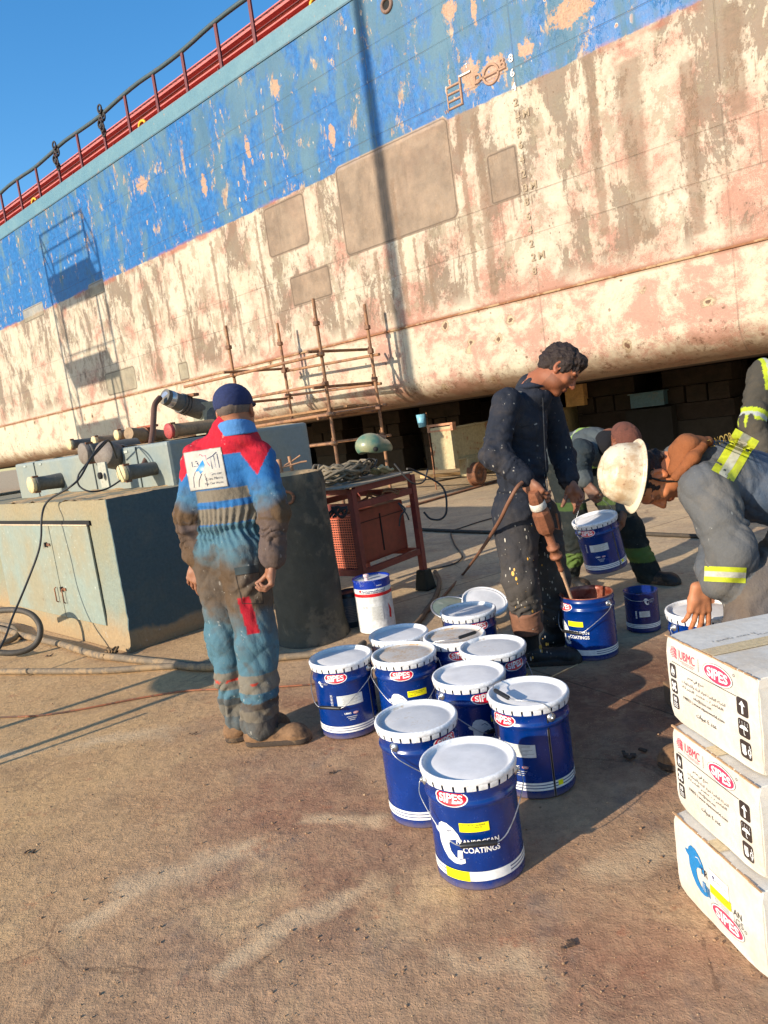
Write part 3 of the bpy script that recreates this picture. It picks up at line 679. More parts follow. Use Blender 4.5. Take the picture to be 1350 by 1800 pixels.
def pail_art(kind):
    """wraparound print: x = arc length from the front, y = height"""
    A = Art(); off = {'front': 0.0, 'back': math.pi*PR, 'side': 0.0}
    for kx in ('front', 'back'):
        X0 = 0 if kx == 'front' else math.pi*PR
        sipes(A, X0-.070, .302-.0, .112, 1)
        if kx == 'front':
            A.rect(X0-.007, .208, .092, .029, A_YEL, 1)
            A.text('TRANSPOXY BARRIER', X0-.010, .2160, .0052, A_BROWN, 2, w_=.076); A.text('9 1-9: 07-0904-90', X0-.008, .2085, .0042, A_BROWN, 2, w_=.05); A.text('100029 LTR', X0-.03, .2015, .0036, A_BROWN, 2, w_=.028)
            dolphin(A, X0-.098, .150, .130, A_WHITE, A_NAVY, 1)
            A.text('TRANSOCEAN', X0-.004, .160, .0175, A_WHITE, 2, w_=.140, bold=.02); A.text('COATINGS', X0+.008, .134, .0185, A_WHITE, 2, w_=.116, bold=.02)
            A.rect(X0+.0, .0465, .19, .0285, A_WHITE, 1)
            A.rect(X0-.082, .047, .085, .032, A_YEL, 3); A.text('TRANSPOXY BARRIER', X0-.082, .055, .005, A_BROWN, 4, w_=.07); A.text('9 1-9: 90-90', X0-.082, .047, .005, A_BROWN, 4, w_=.06)
        else:
            A.rect(X0-.015, .188, .125, .05, A_SILV, 1)
            for k in range(8):
                A.rect(X0-.015+.012*math.sin(k*2.3), .208-.0052*k, .088-.02*(k % 3), .0012, A_GREY, 2)
            A.text('UBMC', X0-.036, .125, .009, A_WHITE, 2, bold=.03); sipes(A, X0+.002, .124, .025, 1)
            for k in range(3): A.rect(X0-.018, .108-.008*k, .05-.012*k, .0022, A_SILV, 1)
            for k in range(4):
                A.rrect(X0-.105, .213-.016*k, .0115, .0125, .002, A_WHITE, 1); A.rrect(X0-.105, .213-.016*k, .0095, .0105, .002, A_NAVY, 2)
                A.oval(X0-.105, .213-.016*k, .005, .006, A_WHITE, 3, 8)
            dolphin(A, X0-.155, .27, .03, A_WHITE, A_NAVY, 1)
            A.text('TRANSOCEAN', X0-.125, .276, .0045, A_WHITE, 2, w_=.03); A.text('COATINGS', X0-.128, .269, .0045, A_WHITE, 2, w_=.022)
            A.rect(X0+.13, .05, .022, .02, A_YEL, 3)
    for k in range(3): A.rect(math.pi*PR/2, .0365+.0115*k-.001, 2*math.pi*PR-.006, .0082 if k != 1 else .0078, A_WHITE, 0)
    def fn(x, y, lay):
        an = -math.pi/2 + x/PR; r_ = PR + .0006 + .00035*lay
        if .262 < y < .298: r_ += .0058*max(0, 1-((y-.281)/.014)**2)
        return Vector((r_*math.cos(an), r_*math.sin(an), y))
    o = A.mesh(fn, .008, .007, 'printed_label', ART, None); return o
def make_pail(with_lid=1, tilt=0.0):
    """front of the print faces local -Y, ears on local +-X"""
    t = pail()
    for c in t.children:
        if c.name.startswith('seam'): c.rotation_euler = (0, 0, RAD(131))
    if with_lid: lid(t, with_lid-1)
    bail(t, tilt); return t
PG = 'blue paint pails standing on the yard floor'
def place_pail(px, py, rz, lidk, tilt, label, z0=0.0, zt=.366):
    p = ground(px, py, z0+zt); t = make_pail(lidk, tilt); t.location = (p.x, p.y, z0); t.rotation_euler = (0, 0, RAD(rz))
    # the label turns separately from the ears
    return tag(t, label, 'paint pail', PG)
def facing(p, deg=0.0):
    """rotation (degrees) that turns local -Y to the camera, then by deg"""
    return math.degrees(math.atan2(-p.x, p.y))*-1*-1 + deg
def turn(t, deg):
    for c in t.children:
        if c.name.startswith(('printed_label', 'seam', 'body')): c.rotation_euler.z += RAD(deg)
PAILS = [
 # lid pixel, yaw of ears, label turn, lid kind, handle tilt, text
 (821, 1330, -4, 0, 1, 0, 'nearest blue pail, with white band, yellow sticker and white dolphin emblem'),
 (730, 1257, 51, -161, 2, 0, 'blue pail with sandy lid just left of the nearest pail'),
 (927, 1213, -69, 222, 1, -1, 'blue pail right of the nearest, its black grip resting on the lid'),
 (823, 1181, 29, 15, 1, 0, 'clean-lidded blue pail in the middle of the group, shaded by its neighbours'),
 (709, 1145, 0, 18, 3, 0, 'blue pail with brown sandy lid and yellow sticker, right of the leftmost pail'),
 (598, 1151, -27, -136, 1, 0, 'leftmost blue pail, white data sheet label facing out'),
 (865, 1133, 40, 20, 2, 0, 'blue pail with stained lid beside the black rubber boots'),
 (798, 1114, 30, 0, 3, -1, 'blue pail farther back with the handle lying across its dusty lid'),
 (700, 1111, 60, 0, 1, 0, 'blue pail at the back left of the group, lid half in shadow'),
 (822, 1070, 50, -7, 2, 0, 'blue pail farthest back in the group with a loose lid and ring behind it'),
]
_sel = {}
for i, (px, py, rz, lt, lk, tl, lb) in enumerate(PAILS):
    t = place_pail(px, py, rz, lk, tl, lb); turn(t, lt-rz if False else lt); _sel[i] = t
# loose lid and clamp ring behind the farthest pail
def loose_lid():
    p = ground(852, 1058, .17); t = empty('pail_lid', (p.x, p.y, p.z), 0, 'loose pail lid reflecting blue sky, tipped behind the farthest pail', 'pail lid')
    mb = MB(); mb.lathe([(0, .004), (.11, .004), (.125, .001), (.14, .004), (.145, .014), (.152, .012), (.153, -.01), (.150, -.012), (.146, .008), (.12, -.003), (0, -.003)], 48)
    mb.build('plate', [LID[0]], t); t.rotation_euler = (RAD(24), RAD(8), 0)
    p = ground(800, 1078, .14); t2 = MB(); pts = [Vector((.15*math.cos(a_), .15*math.sin(a_), 0)) for a_ in [k*2*math.pi/40 for k in range(38)]]
    t2.tube(pts, .006, 8); t2.lathe([(.05, 0), (.142, .002), (.146, 0)], 40, 1); o = t2.build('clamp_ring', [ZINC, worn('film', (.16, .2, .16), (.4, .4, .36), .3)]); o.location = p+Vector((0, .05, .02)); o.rotation_euler = (RAD(16), RAD(10), 0)
    tag(o, 'loose metal clamp ring lying behind the farthest pail, left of the loose lid', 'clamp ring')
    # an upturned pail stump carries both
    q = ground(835, 1090, 0); b = empty('paint_tin', (q.x, q.y+.12, 0), 0, 'low open tin under the loose lid and clamp ring', 'tin')
    MB().lathe([(0, .004), (.11, .004), (.112, 0), (.114, .13), (.116, .14), (.11, .14), (.108, .02), (0, .02)], 40).build('body', worn('tin_grey', (.2, .22, .24), (.1, .1, .1), .4, .6), b)
loose_lid()
# pail being stirred: open, full of red-brown paint
wet = Mat('wet_paint', .12, spec=.8); wet.base(wet.mix(wet.noise(12, 5, .6).step(.4, .6), srgb(120, 34, 16), srgb(170, 70, 36))); wet.bump(wet.noise(9, 3, .5, dist=2), .5, .01)
def open_pail(px, py, rz, lt, label):
    p = ground(px, py, .35); t = make_pail(0, 0); t.location = (p.x, p.y, 0); t.rotation_euler = (0, 0, RAD(rz)); turn(t, lt)
    mb = MB(); mb.lathe([(PR+.001, PH-.001), (PR+.005, PH+.003), (PR+.002, PH+.007), (PR-.004, PH+.004), (PR-.004, PH-.02), (PR-.005, PH-.075)], 56, 0)
    mb.lathe([(0, PH-.072), (PR-.003, PH-.07)], 48, 1)
    mb.build('paint_and_rim', [worn('stained_rim', srgb(150, 96, 78), srgb(110, 44, 28), .3, .3, scale=12, amt=.9, thr=.5), wet.m], t)
    return tag(t, label, 'paint pail')
MIXP = open_pail(1030, 1041, -55, 11, 'open blue pail of wet red paint being stirred with the power mixer')
# pail under the kneeling worker's hands and the one carried by its wire handle
_t = place_pail(1235, 1068, 11, 1, 0, 'blue pail with white lid being opened by the worker in the hard hat', z0=.10); turn(_t, 60); OPENP = _t
tag(MB().box((_t.location.x, _t.location.y, .05), (.3, .3, .098), bev=.006).build('timber_block', worn('timber', srgb(120, 92, 66), srgb(90, 70, 52), .9, scale=3)), 'low timber block carrying the pail being opened', 'block')
def hanging_pail():
    c = at(1044, 909, 5.0); t = make_pail(1, 90); turn(t, 142)
    ax = Matrix.Rotation(RAD(9), 3, 'Y') @ Matrix.Rotation(RAD(-14), 3, 'X')      # tipped as carried
    t.rotation_mode = 'QUATERNION'; Rm = (Matrix.Rotation(RAD(-9.5), 3, 'Y') @ Matrix.Rotation(RAD(4), 3, 'X') @ Matrix.Rotation(RAD(22), 3, 'Z')).to_4x4()
    t.rotation_quaternion = Rm.to_quaternion(); t.location = c - (Rm @ Vector((0, 0, .366)))
    return tag(t, 'tilted blue pail carried by its wire handle by the bending worker', 'paint pail')
HANGP = hanging_pail()
# the small dark tin, the white drum and the tin behind it
def small_tin():
    p = ground(1132, 1104, 0); t = empty('paint_tin', (p.x, p.y, 0), 0, 'small dark blue open tin between the stirred pail and the opened pail', 'tin'); r = .098; h = .24
    bd = MB().lathe([(0, .003), (r-.003, .003), (r-.003, 0), (r, .002), (r-.001, .01), (r-.001, h-.012), (r+.002, h-.006), (r+.002, h), (r-.006, h), (r-.006, h-.05), (0, h-.05)], 48).build('body', worn('tin_navy', srgb(16, 34, 96), srgb(60, 70, 100), .28), t)
    MB().lathe([(0, h-.045), (r-.007, h-.045)], 32).build('paint', worn('tin_paint', srgb(36, 44, 30), None, .2), t)
    A = Art(); A.rect(-.01, .115, .06, .035, A_SILV, 1); [A.rect(-.01, .126-.007*k, .044-.01*(k % 2), .0015, A_GREY, 2) for k in range(4)]
    for k in range(3): A.rect(0, .032+.009*k, .6, .006, A_WHITE, 0)
    for k in range(4): A.rrect(-.058, .13-.012*k, .009, .009, .002, A_WHITE, 1)
    dolphin(A, .005, .19, .04, A_WHITE, A_NAVY, 1); A.text('TRANSOCEAN', .037, .192, .005, A_WHITE, 2, w_=.034); A.text('COATINGS', .035, .184, .005, A_WHITE, 2, w_=.026)
    def fn(x, y, lay): an = -math.pi/2-.1+x/r; q = r+.0006+.0003*lay; return Vector((q*math.cos(an), q*math.sin(an), y))
    join_art(bd, A.mesh(fn, .008, None, 'printed_label', ART, None))
    MB().tube(spline([(-r-.004, 0, .215), (-r*.8, -.075, .2), (-.02, -.112, .2), (r*.4, -.1, .205)], 6), .0016, 6).build('handle', ZINC, t)
small_tin()
def white_drum():
    p = ground(665, 1112, 0); p = Vector((p.x, p.y+.1, 0)); r = .130; h = .375
    t = empty('paint_drum', p, 0, 'tall white paint drum with blue top band, red stripe and spout beside the welding bench', 'paint drum')
    mb = MB(); mb.lathe([(0, .003), (r, .003), (r+.001, .01), (r, .014), (r, .29), (r+.0025, .296), (r, .302), (r, h-.004)], 56, 0); mb.lathe([(r+.0008, .318), (r+.0008, h-.006)], 56, 1)
    mb.lathe([(r+.0009, .262), (r+.0009, .284)], 56, 2); mb.lathe([(r, h-.006), (r+.005, h-.002), (r+.003, h+.004), (r-.003, h+.002), (r-.006, h-.01)], 56, 1); mb.lathe([(r-.006, h-.01), (r*.6, h-.008), (0, h-.008)], 56, 0)
    bd = mb.build('body', [worn('drum_white', (.66, .68, .68), srgb(150, 150, 150), .3, scale=9, amt=.4, thr=.6), worn('drum_blue', srgb(22, 52, 150), srgb(120, 130, 160), .25, scale=20), worn('drum_red', srgb(200, 28, 36), None, .35)], t)
    MB().lathe([(.016, h-.008), (.014, h+.002), (.014, h+.012), (.02, h+.014), (.02, h+.03), (.012, h+.034), (0, h+.034)], 20, 0, (-.03, -.035, 0)).build('spout', worn('spout', (.7, .5, .52), (.8, .8, .8), .4, scale=40), t)
    A = Art(); A.text('International', .020, .301, .026, A_NAVY, 1, w_=.165, bold=.02); A.stroke([(-.092, .312), (-.072, .292)], .008, A_RED, 1); A.stroke([(-.072, .312), (-.092, .292)], .008, A_RED, 1)
    A.text('AkzoNobel', .06, .338, .009, A_WHITE, 1, w_=.04, bold=.02)
    A.rect(.022, .145, .085, .1, A_SILV, 0)
    for k in range(13): A.rect(.022-.004*(k % 3), .188-.0072*k, .07-.008*(k % 3), .0014, A_GREY, 1)
    A.ring(-.045, .19, .018, .018, .002, A_CRIM, 1, 4); A.ring(-.068, .19, .018, .018, .002, A_CRIM, 1, 4)
    A.poly([(.115, .2), (.14, .15), (.13, .09), (.112, .1), (.118, .15)], A_RED, 1)
    def fn(x, y, lay): an = -math.pi/2-.06+x/r; q = r+.0014+.0003*lay; return Vector((q*math.cos(an), q*math.sin(an), y))
    join_art(bd, A.mesh(fn, .008, None, 'printed_label', ART, None))
    q = ground(620, 1104, 0); r = .09; h = .25
    t = empty('paint_tin', (q.x, q.y+.1, 0), 0, 'old grey-green tin with a dark lid tucked behind the white drum', 'tin')
    bd = MB().lathe([(0, .003), (r, 0), (r, h-.03), (r, h)], 40).build('body', worn('tin_old', srgb(80, 96, 110), srgb(40, 50, 52), .4, scale=14), t)
    MB().lathe([(r+.004, h-.03), (r+.004, h), (r-.004, h+.004), (r-.01, h-.008), (0, h-.008)], 40).build('lid', worn('tin_lid', srgb(30, 36, 40), srgb(70, 70, 66), .4), t)
    A = Art(); A.rect(.0, .1, .13, .12, A_GREY, 0); [A.rect(.0, .15-.012*k, .1-.02*(k % 3), .003, A_DNAVY, 1) for k in range(9)]
    join_art(bd, A.mesh(lambda x, y, lay: Vector(((r+.001+.0004*lay)*math.cos(-1.57+x/r), (r+.001+.0004*lay)*math.sin(-1.57+x/r), y)), .01, None, 'printed_label', ART, None))
white_drum()

# ------------------------------------------------------------------ cartons
card = Mat('carton', .85, spec=.2); _n = card.noise(5, 6, .65); _f = card.noise(60, 5, .7)
_w = card.noise(1.0, 4, .5, sc_=(1, 1, 1))
_b = card.vary(card.mix(_n.step(.45, .7)*.6, (.56, .53, .47), srgb(205, 182, 150, .75)), _f.step(.3, .7), .9, 1.05)
_b = card.mix(card.noise(14, 7, .75, off=(2, 2, 2), sc_=(1, 1, .3)).step(.63, .68)*.5, _b, srgb(170, 130, 96)); _b = card.mix(card.noise(2.4, 6, .7, off=(6, 1, 2)).step(.56, .66)*.35, _b, srgb(196, 176, 150))
card.base(_b); card.bump(_n*1.2+_f*.12, .55, .006); CARD = card.m
EDGE = worn('carton_edge', srgb(176, 140, 104), srgb(120, 90, 64), .9, scale=30)
TAPE = worn('packing_tape', srgb(196, 176, 140), srgb(170, 140, 104), .25, scale=20, amt=.4)
def carton(name_loc, rz, W_, D_, H_, label, kind, tl=0):
    """local: printed face in the plane x=0 (facing -X), running from y=0 (far) to y=-W_ (near)"""
    t = empty('carton', name_loc, rz, label, 'carton', 'cartons stacked at the right')
    bm = bmesh.new(); bmesh.ops.create_cube(bm, size=1.0)
    bmesh.ops.subdivide_edges(bm, edges=bm.edges[:], cuts=9, use_grid_fill=True)
    r = random.Random(int(H_*1000)+int(rz*100)+int(name_loc[2]*100)); 
    for v in bm.verts:
        x, y, z = v.co; ex = .5-abs(x); ey = .5-abs(y); ez = .5-abs(z); nb = sorted((ex, ey, ez))
        p = Vector((x*D_+D_/2, y*W_-W_/2, z*H_+H_/2))
        bul = .004*math.sin(math.pi*(y+.5))*math.sin(math.pi*(z+.5)) if ex < .01 else 0
        p.x += math.copysign(bul, x)
        if nb[1] < .01: p += Vector((r.uniform(-.001, .001), r.uniform(-.001, .001), r.uniform(-.0015, .0008)))
        if nb[2] < .01: p -= Vector((x, y, z))*.012
        v.co = p
    bmesh.ops.bevel(bm, geom=[e_ for e_ in bm.edges if len(e_.link_faces) == 2 and e_.calc_face_angle() > 1.0], offset=.0035, segments=2, affect='EDGES')
    me = bpy.data.meshes.new('box'); bm.to_mesh(me); bm.free(); me.materials.append(CARD); 
    o = bpy.data.objects.new('box', me); C.objects.link(o); o.parent = t
    mb = MB()   # flap seam, tape and torn rim along the top
    mb.box((D_/2, -W_/2, H_+.0012), (D_-.01, .0022, .002), 0)
    for k in range(16):
        y_ = -W_*(k+.5)/16; mb.box((.001+r.uniform(-.001, .001), y_, H_-.001), (.005, W_/16*r.uniform(.6, 1.1), r.uniform(.002, .005)), 0)
    mb.build('flap_seam', EDGE, t)
    mb = MB(); mb.box((D_/2, -W_/2, H_+.0035), (D_-.004, .052, .0006)); mb.build('tape', TAPE, t)
    A = Art(); w2 = W_/2; F_ = W_/.39; hh = H_/.25
    if kind == 'a':
        for k in range(7): A.stroke([(-.166+.004*math.cos(k)+.0, .222-.0045*k), (-.150+.003*math.sin(k*2), .225-.0045*k), (-.137, .219-.0042*k)], .0022, A_CRIM, 1)
        A.stroke([(-.1285, .227), (-.1285, .19)], .0012, A_GREY, 1)
        A.text('UBMC', -.088, .2115, .025, A_CRIM, 1, w_=.072, bold=.0); A.text('UNIVERSAL BUILDING MATERIALS', -.088, .1935, .0035, A_CRIM, 1, w_=.07); A.text('AND CHEMICALS COMPANY', -.088, .1885, .0033, A_CRIM, 1, w_=.055)
        A.stroke([(-.036, .226), (-.036, .19)], .0014, A_GREY, 1)
        sipes(A, .045, .208, .116, 1, A_CRIM, .45, A_GREY)
        A.stroke([(-.165, .179), (.115, .179)], .0016, A_BROWN, 1)
        for k, g in enumerate('fx0'):
            A.rrect(-.163, .152-.046*k, .030, .040, .006, A_BROWN, 1)
            cx, cy = -.163, .152-.046*k
            if g == 'f': A.poly([(cx-.008, cy-.006), (cx-.006, cy+.002), (cx-.002, cy+.015), (cx+.004, cy+.004), (cx+.007, cy+.008), (cx+.009, cy-.004), (cx+.005, cy-.013), (cx-.004, cy-.013)], A_WHITE, 2); A.oval(cx+.001, cy-.008, .007, .008, A_BROWN, 3, 10)
            elif g == 'x': A.stroke([(cx-.009, cy-.011), (cx+.009, cy+.011)], .008, A_WHITE, 2); A.stroke([(cx-.009, cy+.011), (cx+.009, cy-.011)], .008, A_WHITE, 2)
            else: A.text('10', cx, cy+.008, .014, A_WHITE, 2, bold=.04); [A.rect(cx, cy-.004-.005*j, .02, .002, A_WHITE, 2) for j in range(3)]
        A.text(arabic('صنع في مصر'), -.055, .155, .014, A_BROWN, 1, w_=.075, bold=.008)
        A.text(arabic('الشركة العالمية لمواد البناء والكيماويات'), -.025, .136, .011, A_BROWN, 1, w_=.19)
        A.text(arabic('القاهرة - مصر الشركة'), -.03, .121, .010, A_BROWN, 1, w_=.18)
        A.text('info@sipes.net', -.03, .104, .0105, A_BROWN, 1, w_=.08); A.text('19852 | www.sipesworld.com', -.03, .088, .0105, A_BROWN, 1, w_=.18, bold=.008)
        A.text(arabic('عدد ٤ عبوات'), -.02, .058, .016, A_BROWN, 1, w_=.088, bold=.01)
        for k in range(3):
            cx, cy = .135, .158-.055*k; A.rrect(cx, cy, .040, .046, .007, A_BROWN, 1)
            if k == 0: A.rect(cx, cy-.006, .006, .022, A_WHITE, 2); A.poly([(cx-.011, cy+.004), (cx+.011, cy+.004), (cx, cy+.017)], A_WHITE, 3)
            elif k == 1:
                A.poly([(cx+.015*math.cos(math.pi*j/10), cy-.002+.010*math.sin(math.pi*j/10)) for j in range(11)], A_WHITE, 2); A.stroke([(cx, cy), (cx, cy-.014), (cx+.004, cy-.016)], .0022, A_WHITE, 2)
                for j in range(12): A.oval(cx-.014+.0095*(j % 4), cy+.010+.0035*(j//4), .002, .002, A_WHITE, 2, 6)
            else:
                for j in range(4): A.rect(cx-.012+.004*j, cy+.004, .0026, .016, A_WHITE, 2)
                A.oval(cx-.005, cy-.008, .016, .014, A_WHITE, 2, 12); A.ring(cx+.014, cy-.002, .012, .018, .003, A_WHITE, 2, 12)
                for j in range(6): an = 1.2-j*.5; A.stroke([(cx+.012+.007*math.cos(an), cy+.010*math.sin(an)), (cx+.012+.0075*math.cos(an)+.0, cy+.017*math.sin(an))], .002, A_WHITE, 2)
    else:
        dolphin(A, -.085, .135, .125, A_BLUE, A_SILV, 1); A.text('TR', -.045, .148, .020, A_BROWN, 3)
        for k in range(4): A.stroke([(-.045+.006*k, .112), (-.043+.006*k, .082)], .003, A_BLUE, 2)
        A.rect(.02, .15, .085, .055, A_WHITE, 2); A.text('TRANSOCEAN', .03, .158, .006, A_GREY, 3, w_=.05); dolphin(A, .0, .16, .016, A_NAVY, A_SILV, 3)
        A.rect(.025, .121, .088, .026, A_YEL, 3); A.text('TRANSPOXY BARRIER', .025, .127, .005, A_BROWN, 4, w_=.07); A.text('9 1-9: 20-60', .028, .119, .0045, A_BROWN, 4, w_=.05)
        A.rect(.035, .1, .085, .022, A_SILV, 2); [A.rect(.03, .106-.004*k, .06, .0012, A_GREY, 3) for k in range(4)]
        A.text('AN', .093, .118, .018, A_BROWN, 1, w_=.032); A.text('GS', .098, .094, .018, A_GREY, 1, w_=.03)
        sipes(A, .045, .062, .135, 1, A_CRIM, .42, A_GREY)
    def fn(x, y, lay):
        yy = -(w2 + x*F_); z_ = y*hh; b_ = .004*math.sin(math.pi*(-yy/W_))*math.sin(math.pi*z_/H_); return Vector((-b_-.0012-.0004*lay, yy, z_))
    join_art(o, A.mesh(fn, .02, .02, 'print', ART, None))
    if tl:
        T = Art()
        T.text(arabic('لا يعتد بالعبوة'), .13, .07, .015, A_GREY, 1, w_=.13); T.text(arabic('ضمان الشركة'), .24, .055, .013, A_GREY, 1, w_=.1); T.text(arabic('يحفظ بعيدا عن'), .30, -.05, .016, A_GREY, 1, w_=.12); T.text(arabic('اشعة الشمس'), .2, -.11, .014, A_GREY, 1, w_=.1)
        join_art(o, T.mesh(lambda x, y, lay: Vector((x, -W_/2+y, H_+.0015)), None, None, 'top_print', ART, None))
    return t
def R2(ax, ay, bx, by): return math.atan2(-(ax-bx), (ay-by))*1.0
carton((.698, 1.985, 0), R2(.698, 1.985, .757, 1.61), .385, .5, .24, 'bottom carton of the stack with blue dolphin emblem and yellow sticker', 'b')
carton((.728, 2.01, .243), R2(.734, 2.01, .786, 1.64), .385, .46, .245, 'middle carton of the stack, between the plain topped carton and the dolphin carton', 'a')
carton((.748, 2.05, .491), R2(.757, 2.06, .822, 1.655), .40, .46, .252, 'topmost carton of the stack with worn grey top and handling symbols', 'a', 1)
# ------------------------------------------------------------------ concrete plinth with steel doors, pipe trough, pipes
V2 = lambda p, z=0.0: Vector((p[0], p[1], z))
def grid_rot(d): return math.atan2(d.y, d.x)
conc = Mat('plinth_concrete', .85, spec=.25); _n = conc.noise(2.5, 7, .65); _f = conc.noise(40, 5, .7); _x, _y, _z = conc.xyz()
_b = conc.mix(conc.noise(1.3, 6, .6, off=(2, 0, 5)).step(.4, .6), srgb(150, 148, 124), srgb(142, 152, 140)); _b = conc.mix((1-(_z+(_n-.5)*.5).step(.08, .32))*.8, _b, srgb(178, 146, 104)); _b = conc.mix((_z+(_n-.5)*.3).step(.92, 1.08)*.6, _b, srgb(168, 148, 112))
_b = conc.mix(conc.noise(14, 8, .75).step(.63, .68)*.6, _b, srgb(196, 204, 200)); _b = conc.mix(conc.noise(5, 8, .7, off=(7, 7, 7)).step(.62, .68)*.4, _b, srgb(92, 90, 76))
_b = conc.mix(_x.step(-.022, -.012)*((_z+(_n-.5)*.3).step(.13, .17)), _b, conc.mix(conc.noise(2.2, 6, .6, off=(5, 5, 5)).step(.5, .66)*.5, srgb(84, 104, 108), srgb(116, 120, 108)))
conc.base(conc.vary(_b, _f.step(.3, .7), .62, .82)); conc.bump(_n+_f*.35, .6, .012); CONC = conc.m
DCONC = worn('dark_concrete', srgb(70, 68, 58), srgb(112, 102, 84), .9, scale=2.6, amt=.6, bump=.7, bdist=.015, thr=.52)
doorm = Mat('door_paint', .6); _n = doorm.noise(1.6, 6, .62); _f = doorm.noise(30, 5, .65)
_b = doorm.mix(_n.step(.4, .62), srgb(146, 160, 150), srgb(156, 150, 124)); _b = doorm.mix(_f.step(.66, .7)*.7, _b, srgb(205, 214, 206)); _b = doorm.mix(doorm.noise(8, 7, .7, off=(3, 3, 1)).step(.64, .68)*.5, _b, srgb(120, 100, 76))
doorm.base(doorm.vary(_b, _f, .55, .9)); doorm.bump(_n+_f*.3, .3, .006)
SANDTOP = worn('sand_crust', srgb(196, 160, 112), srgb(150, 122, 88), .95, scale=8, amt=.8, bump=.8, bdist=.01)
BLK = worn('matt_black', (.008, .008, .008), None, .9); RUSTY = worn('rusty_iron', srgb(140, 92, 62), srgb(84, 58, 44), .8, scale=12, amt=.8, thr=.5)
PC = Vector((-2.0, 5.4, 0)); PL_ = ground(25, 1090); PU = (PL_-PC); PLEN = PU.length; PU.normalize(); PW = Vector((PU.y, -PU.x, 0))
def plinth():
    t = empty('concrete_plinth', PC, math.atan2(-PU.y, -PU.x), 'grey-green concrete plinth with two steel doors and a dark slot, pipes lying on top', 'plinth')
    # local: +x runs along the front towards its right corner (x from -PLEN to 0), +y runs back
    h = 1.16; dp = 1.55; n = 26
    bm = bmesh.new(); bmesh.ops.create_cube(bm, size=1.0)
    for v in bm.verts: v.co = Vector((v.co.x*PLEN-PLEN/2, v.co.y*dp+dp/2, v.co.z*h+h/2))
    bmesh.ops.subdivide_edges(bm, edges=bm.edges[:], cuts=22, use_grid_fill=True); r = random.Random(4)
    for v in bm.verts:
        ex = min(abs(v.co.x), abs(v.co.x+PLEN)) < .02; ey = v.co.y < .02; ez = v.co.z > h-.02
        k = .005 if ex+ey+ez >= 2 else .002
        if v.co.z > .02: v.co += Vector((r.uniform(-k, k*.3 if ex else k), r.uniform(-.3*k, k) if ey else r.uniform(-k, k), r.uniform(-k, 0)))
        if v.co.z < .25 and ey: v.co.y -= .03*(1-v.co.z/.25)
    me = bpy.data.meshes.new('block'); bm.to_mesh(me); bm.free(); me.materials.append(CONC)
    o = bpy.data.objects.new('block', me); C.objects.link(o); o.parent = t
    mb = MB(); mb.grid(lambda a, b: (-PLEN*a, dp*b+.0, h-.004+.012*math.sin(a*31)*math.sin(b*9+a*7)+.008*math.sin(a*70+b*30)), 60, 12); mb.build('sand_layer', SANDTOP, t)
    x0, x1 = -PLEN+.05, -.32
    mb = MB(); mb.box(((x0+x1)/2, -.006, .985), (x1-x0, .02, .035)); mb.build('slot', BLK, t)
    xm = -1.12; xe = -.36
    for (a_, b_) in ((x0, xm-.006), (xm+.006, xe)):
        mb = MB(); mb.box(((a_+b_)/2, -.014, .565), (b_-a_, .014, .79), bev=.003)
        d = mb.build('door', doorm.m, t)
        hb = MB(); xx = b_-.07 if a_ == x0 else a_+.07; hb.box((xx, -.026, .8 if a_ == x0 else .42), (.09, .01, .022)); hb.box((xx-.03, -.032, .8 if a_ == x0 else .42), (.025, .02, .04), 1)
        hb.tube([(xx, -.03, .30), (xx, -.045, .31), (xx, -.045, .42), (xx, -.03, .43)], .006, 6, 0); hb.build('handle', [RUSTY, BLK], d)
    mb = MB(); mb.box(((x0+xe)/2, -.018, .968), (xe-x0, .012, .012), bev=.002); mb.build('door_frame', worn('frame_pale', srgb(190, 168, 140), srgb(120, 90, 70), .7), t)
    # the neighbouring plinth beyond the narrow gap
    p = PC + PU*(PLEN+.16); t2 = empty('concrete_plinth', p, math.atan2(-PU.y, -PU.x), 'second concrete plinth at the left edge of the picture beyond the narrow gap', 'plinth')
    MB().box((-1.6, .95, .56), (3.2, 1.5, 1.12), bev=.01).build('block', CONC, t2)
plinth()
TC = Vector((-1.65, 5.98, 0)); TU = Vector((-.68, .733, 0)); TW = Vector((.70, .714, 0))
def trough():
    t = empty('pipe_trough', TC, math.atan2(-TU.y, -TU.x), 'long pale blue-grey steel trough behind the plinth with capped pipes along its top', 'trough')
    m1 = Mat('trough_paint', .5); n = m1.noise(2, 6, .6); f = m1.noise(24, 6, .7)
    b = m1.mix(n.step(.4, .6), srgb(132, 144, 142), srgb(146, 150, 138)); b = m1.mix(f.step(.66, .69)*.8, b, srgb(70, 74, 72)); b = m1.mix(m1.noise(6, 7, .7, off=(1, 2, 3)).step(.64, .7)*.4, b, srgb(196, 186, 160)); m1.base(m1.vary(b, f, .6, 1.0)); m1.bump(n, .3, .01)
    mb = MB(); mb.box((-1.88, .72, .97), (3.76, 1.44, 1.1), bev=.03); mb.build('casing', m1.m, t)
    mb = MB(); mb.grid(lambda a, b_: (-3.7*a-.02, .05+1.36*b_, 1.522+.01*math.sin(a*40+b_*5)), 40, 6); mb.build('sand_layer', SANDTOP, t)
    jm = worn('joint', srgb(74, 82, 82), None, .7)
    for x_ in (-.55, -1.5, -3.1): MB().box((x_, -.004, 1.26), (.012, .012, .5)).build('joint_strip', jm, t)
    jm = worn('lug', srgb(170, 176, 166), (.2, .2, .2), .6)
    for x_ in (-.75, -1.2, -2.9, -3.4): MB().box((x_, -.004, 1.48), (.07, .008, .02)).build('lug', jm, t)
trough()
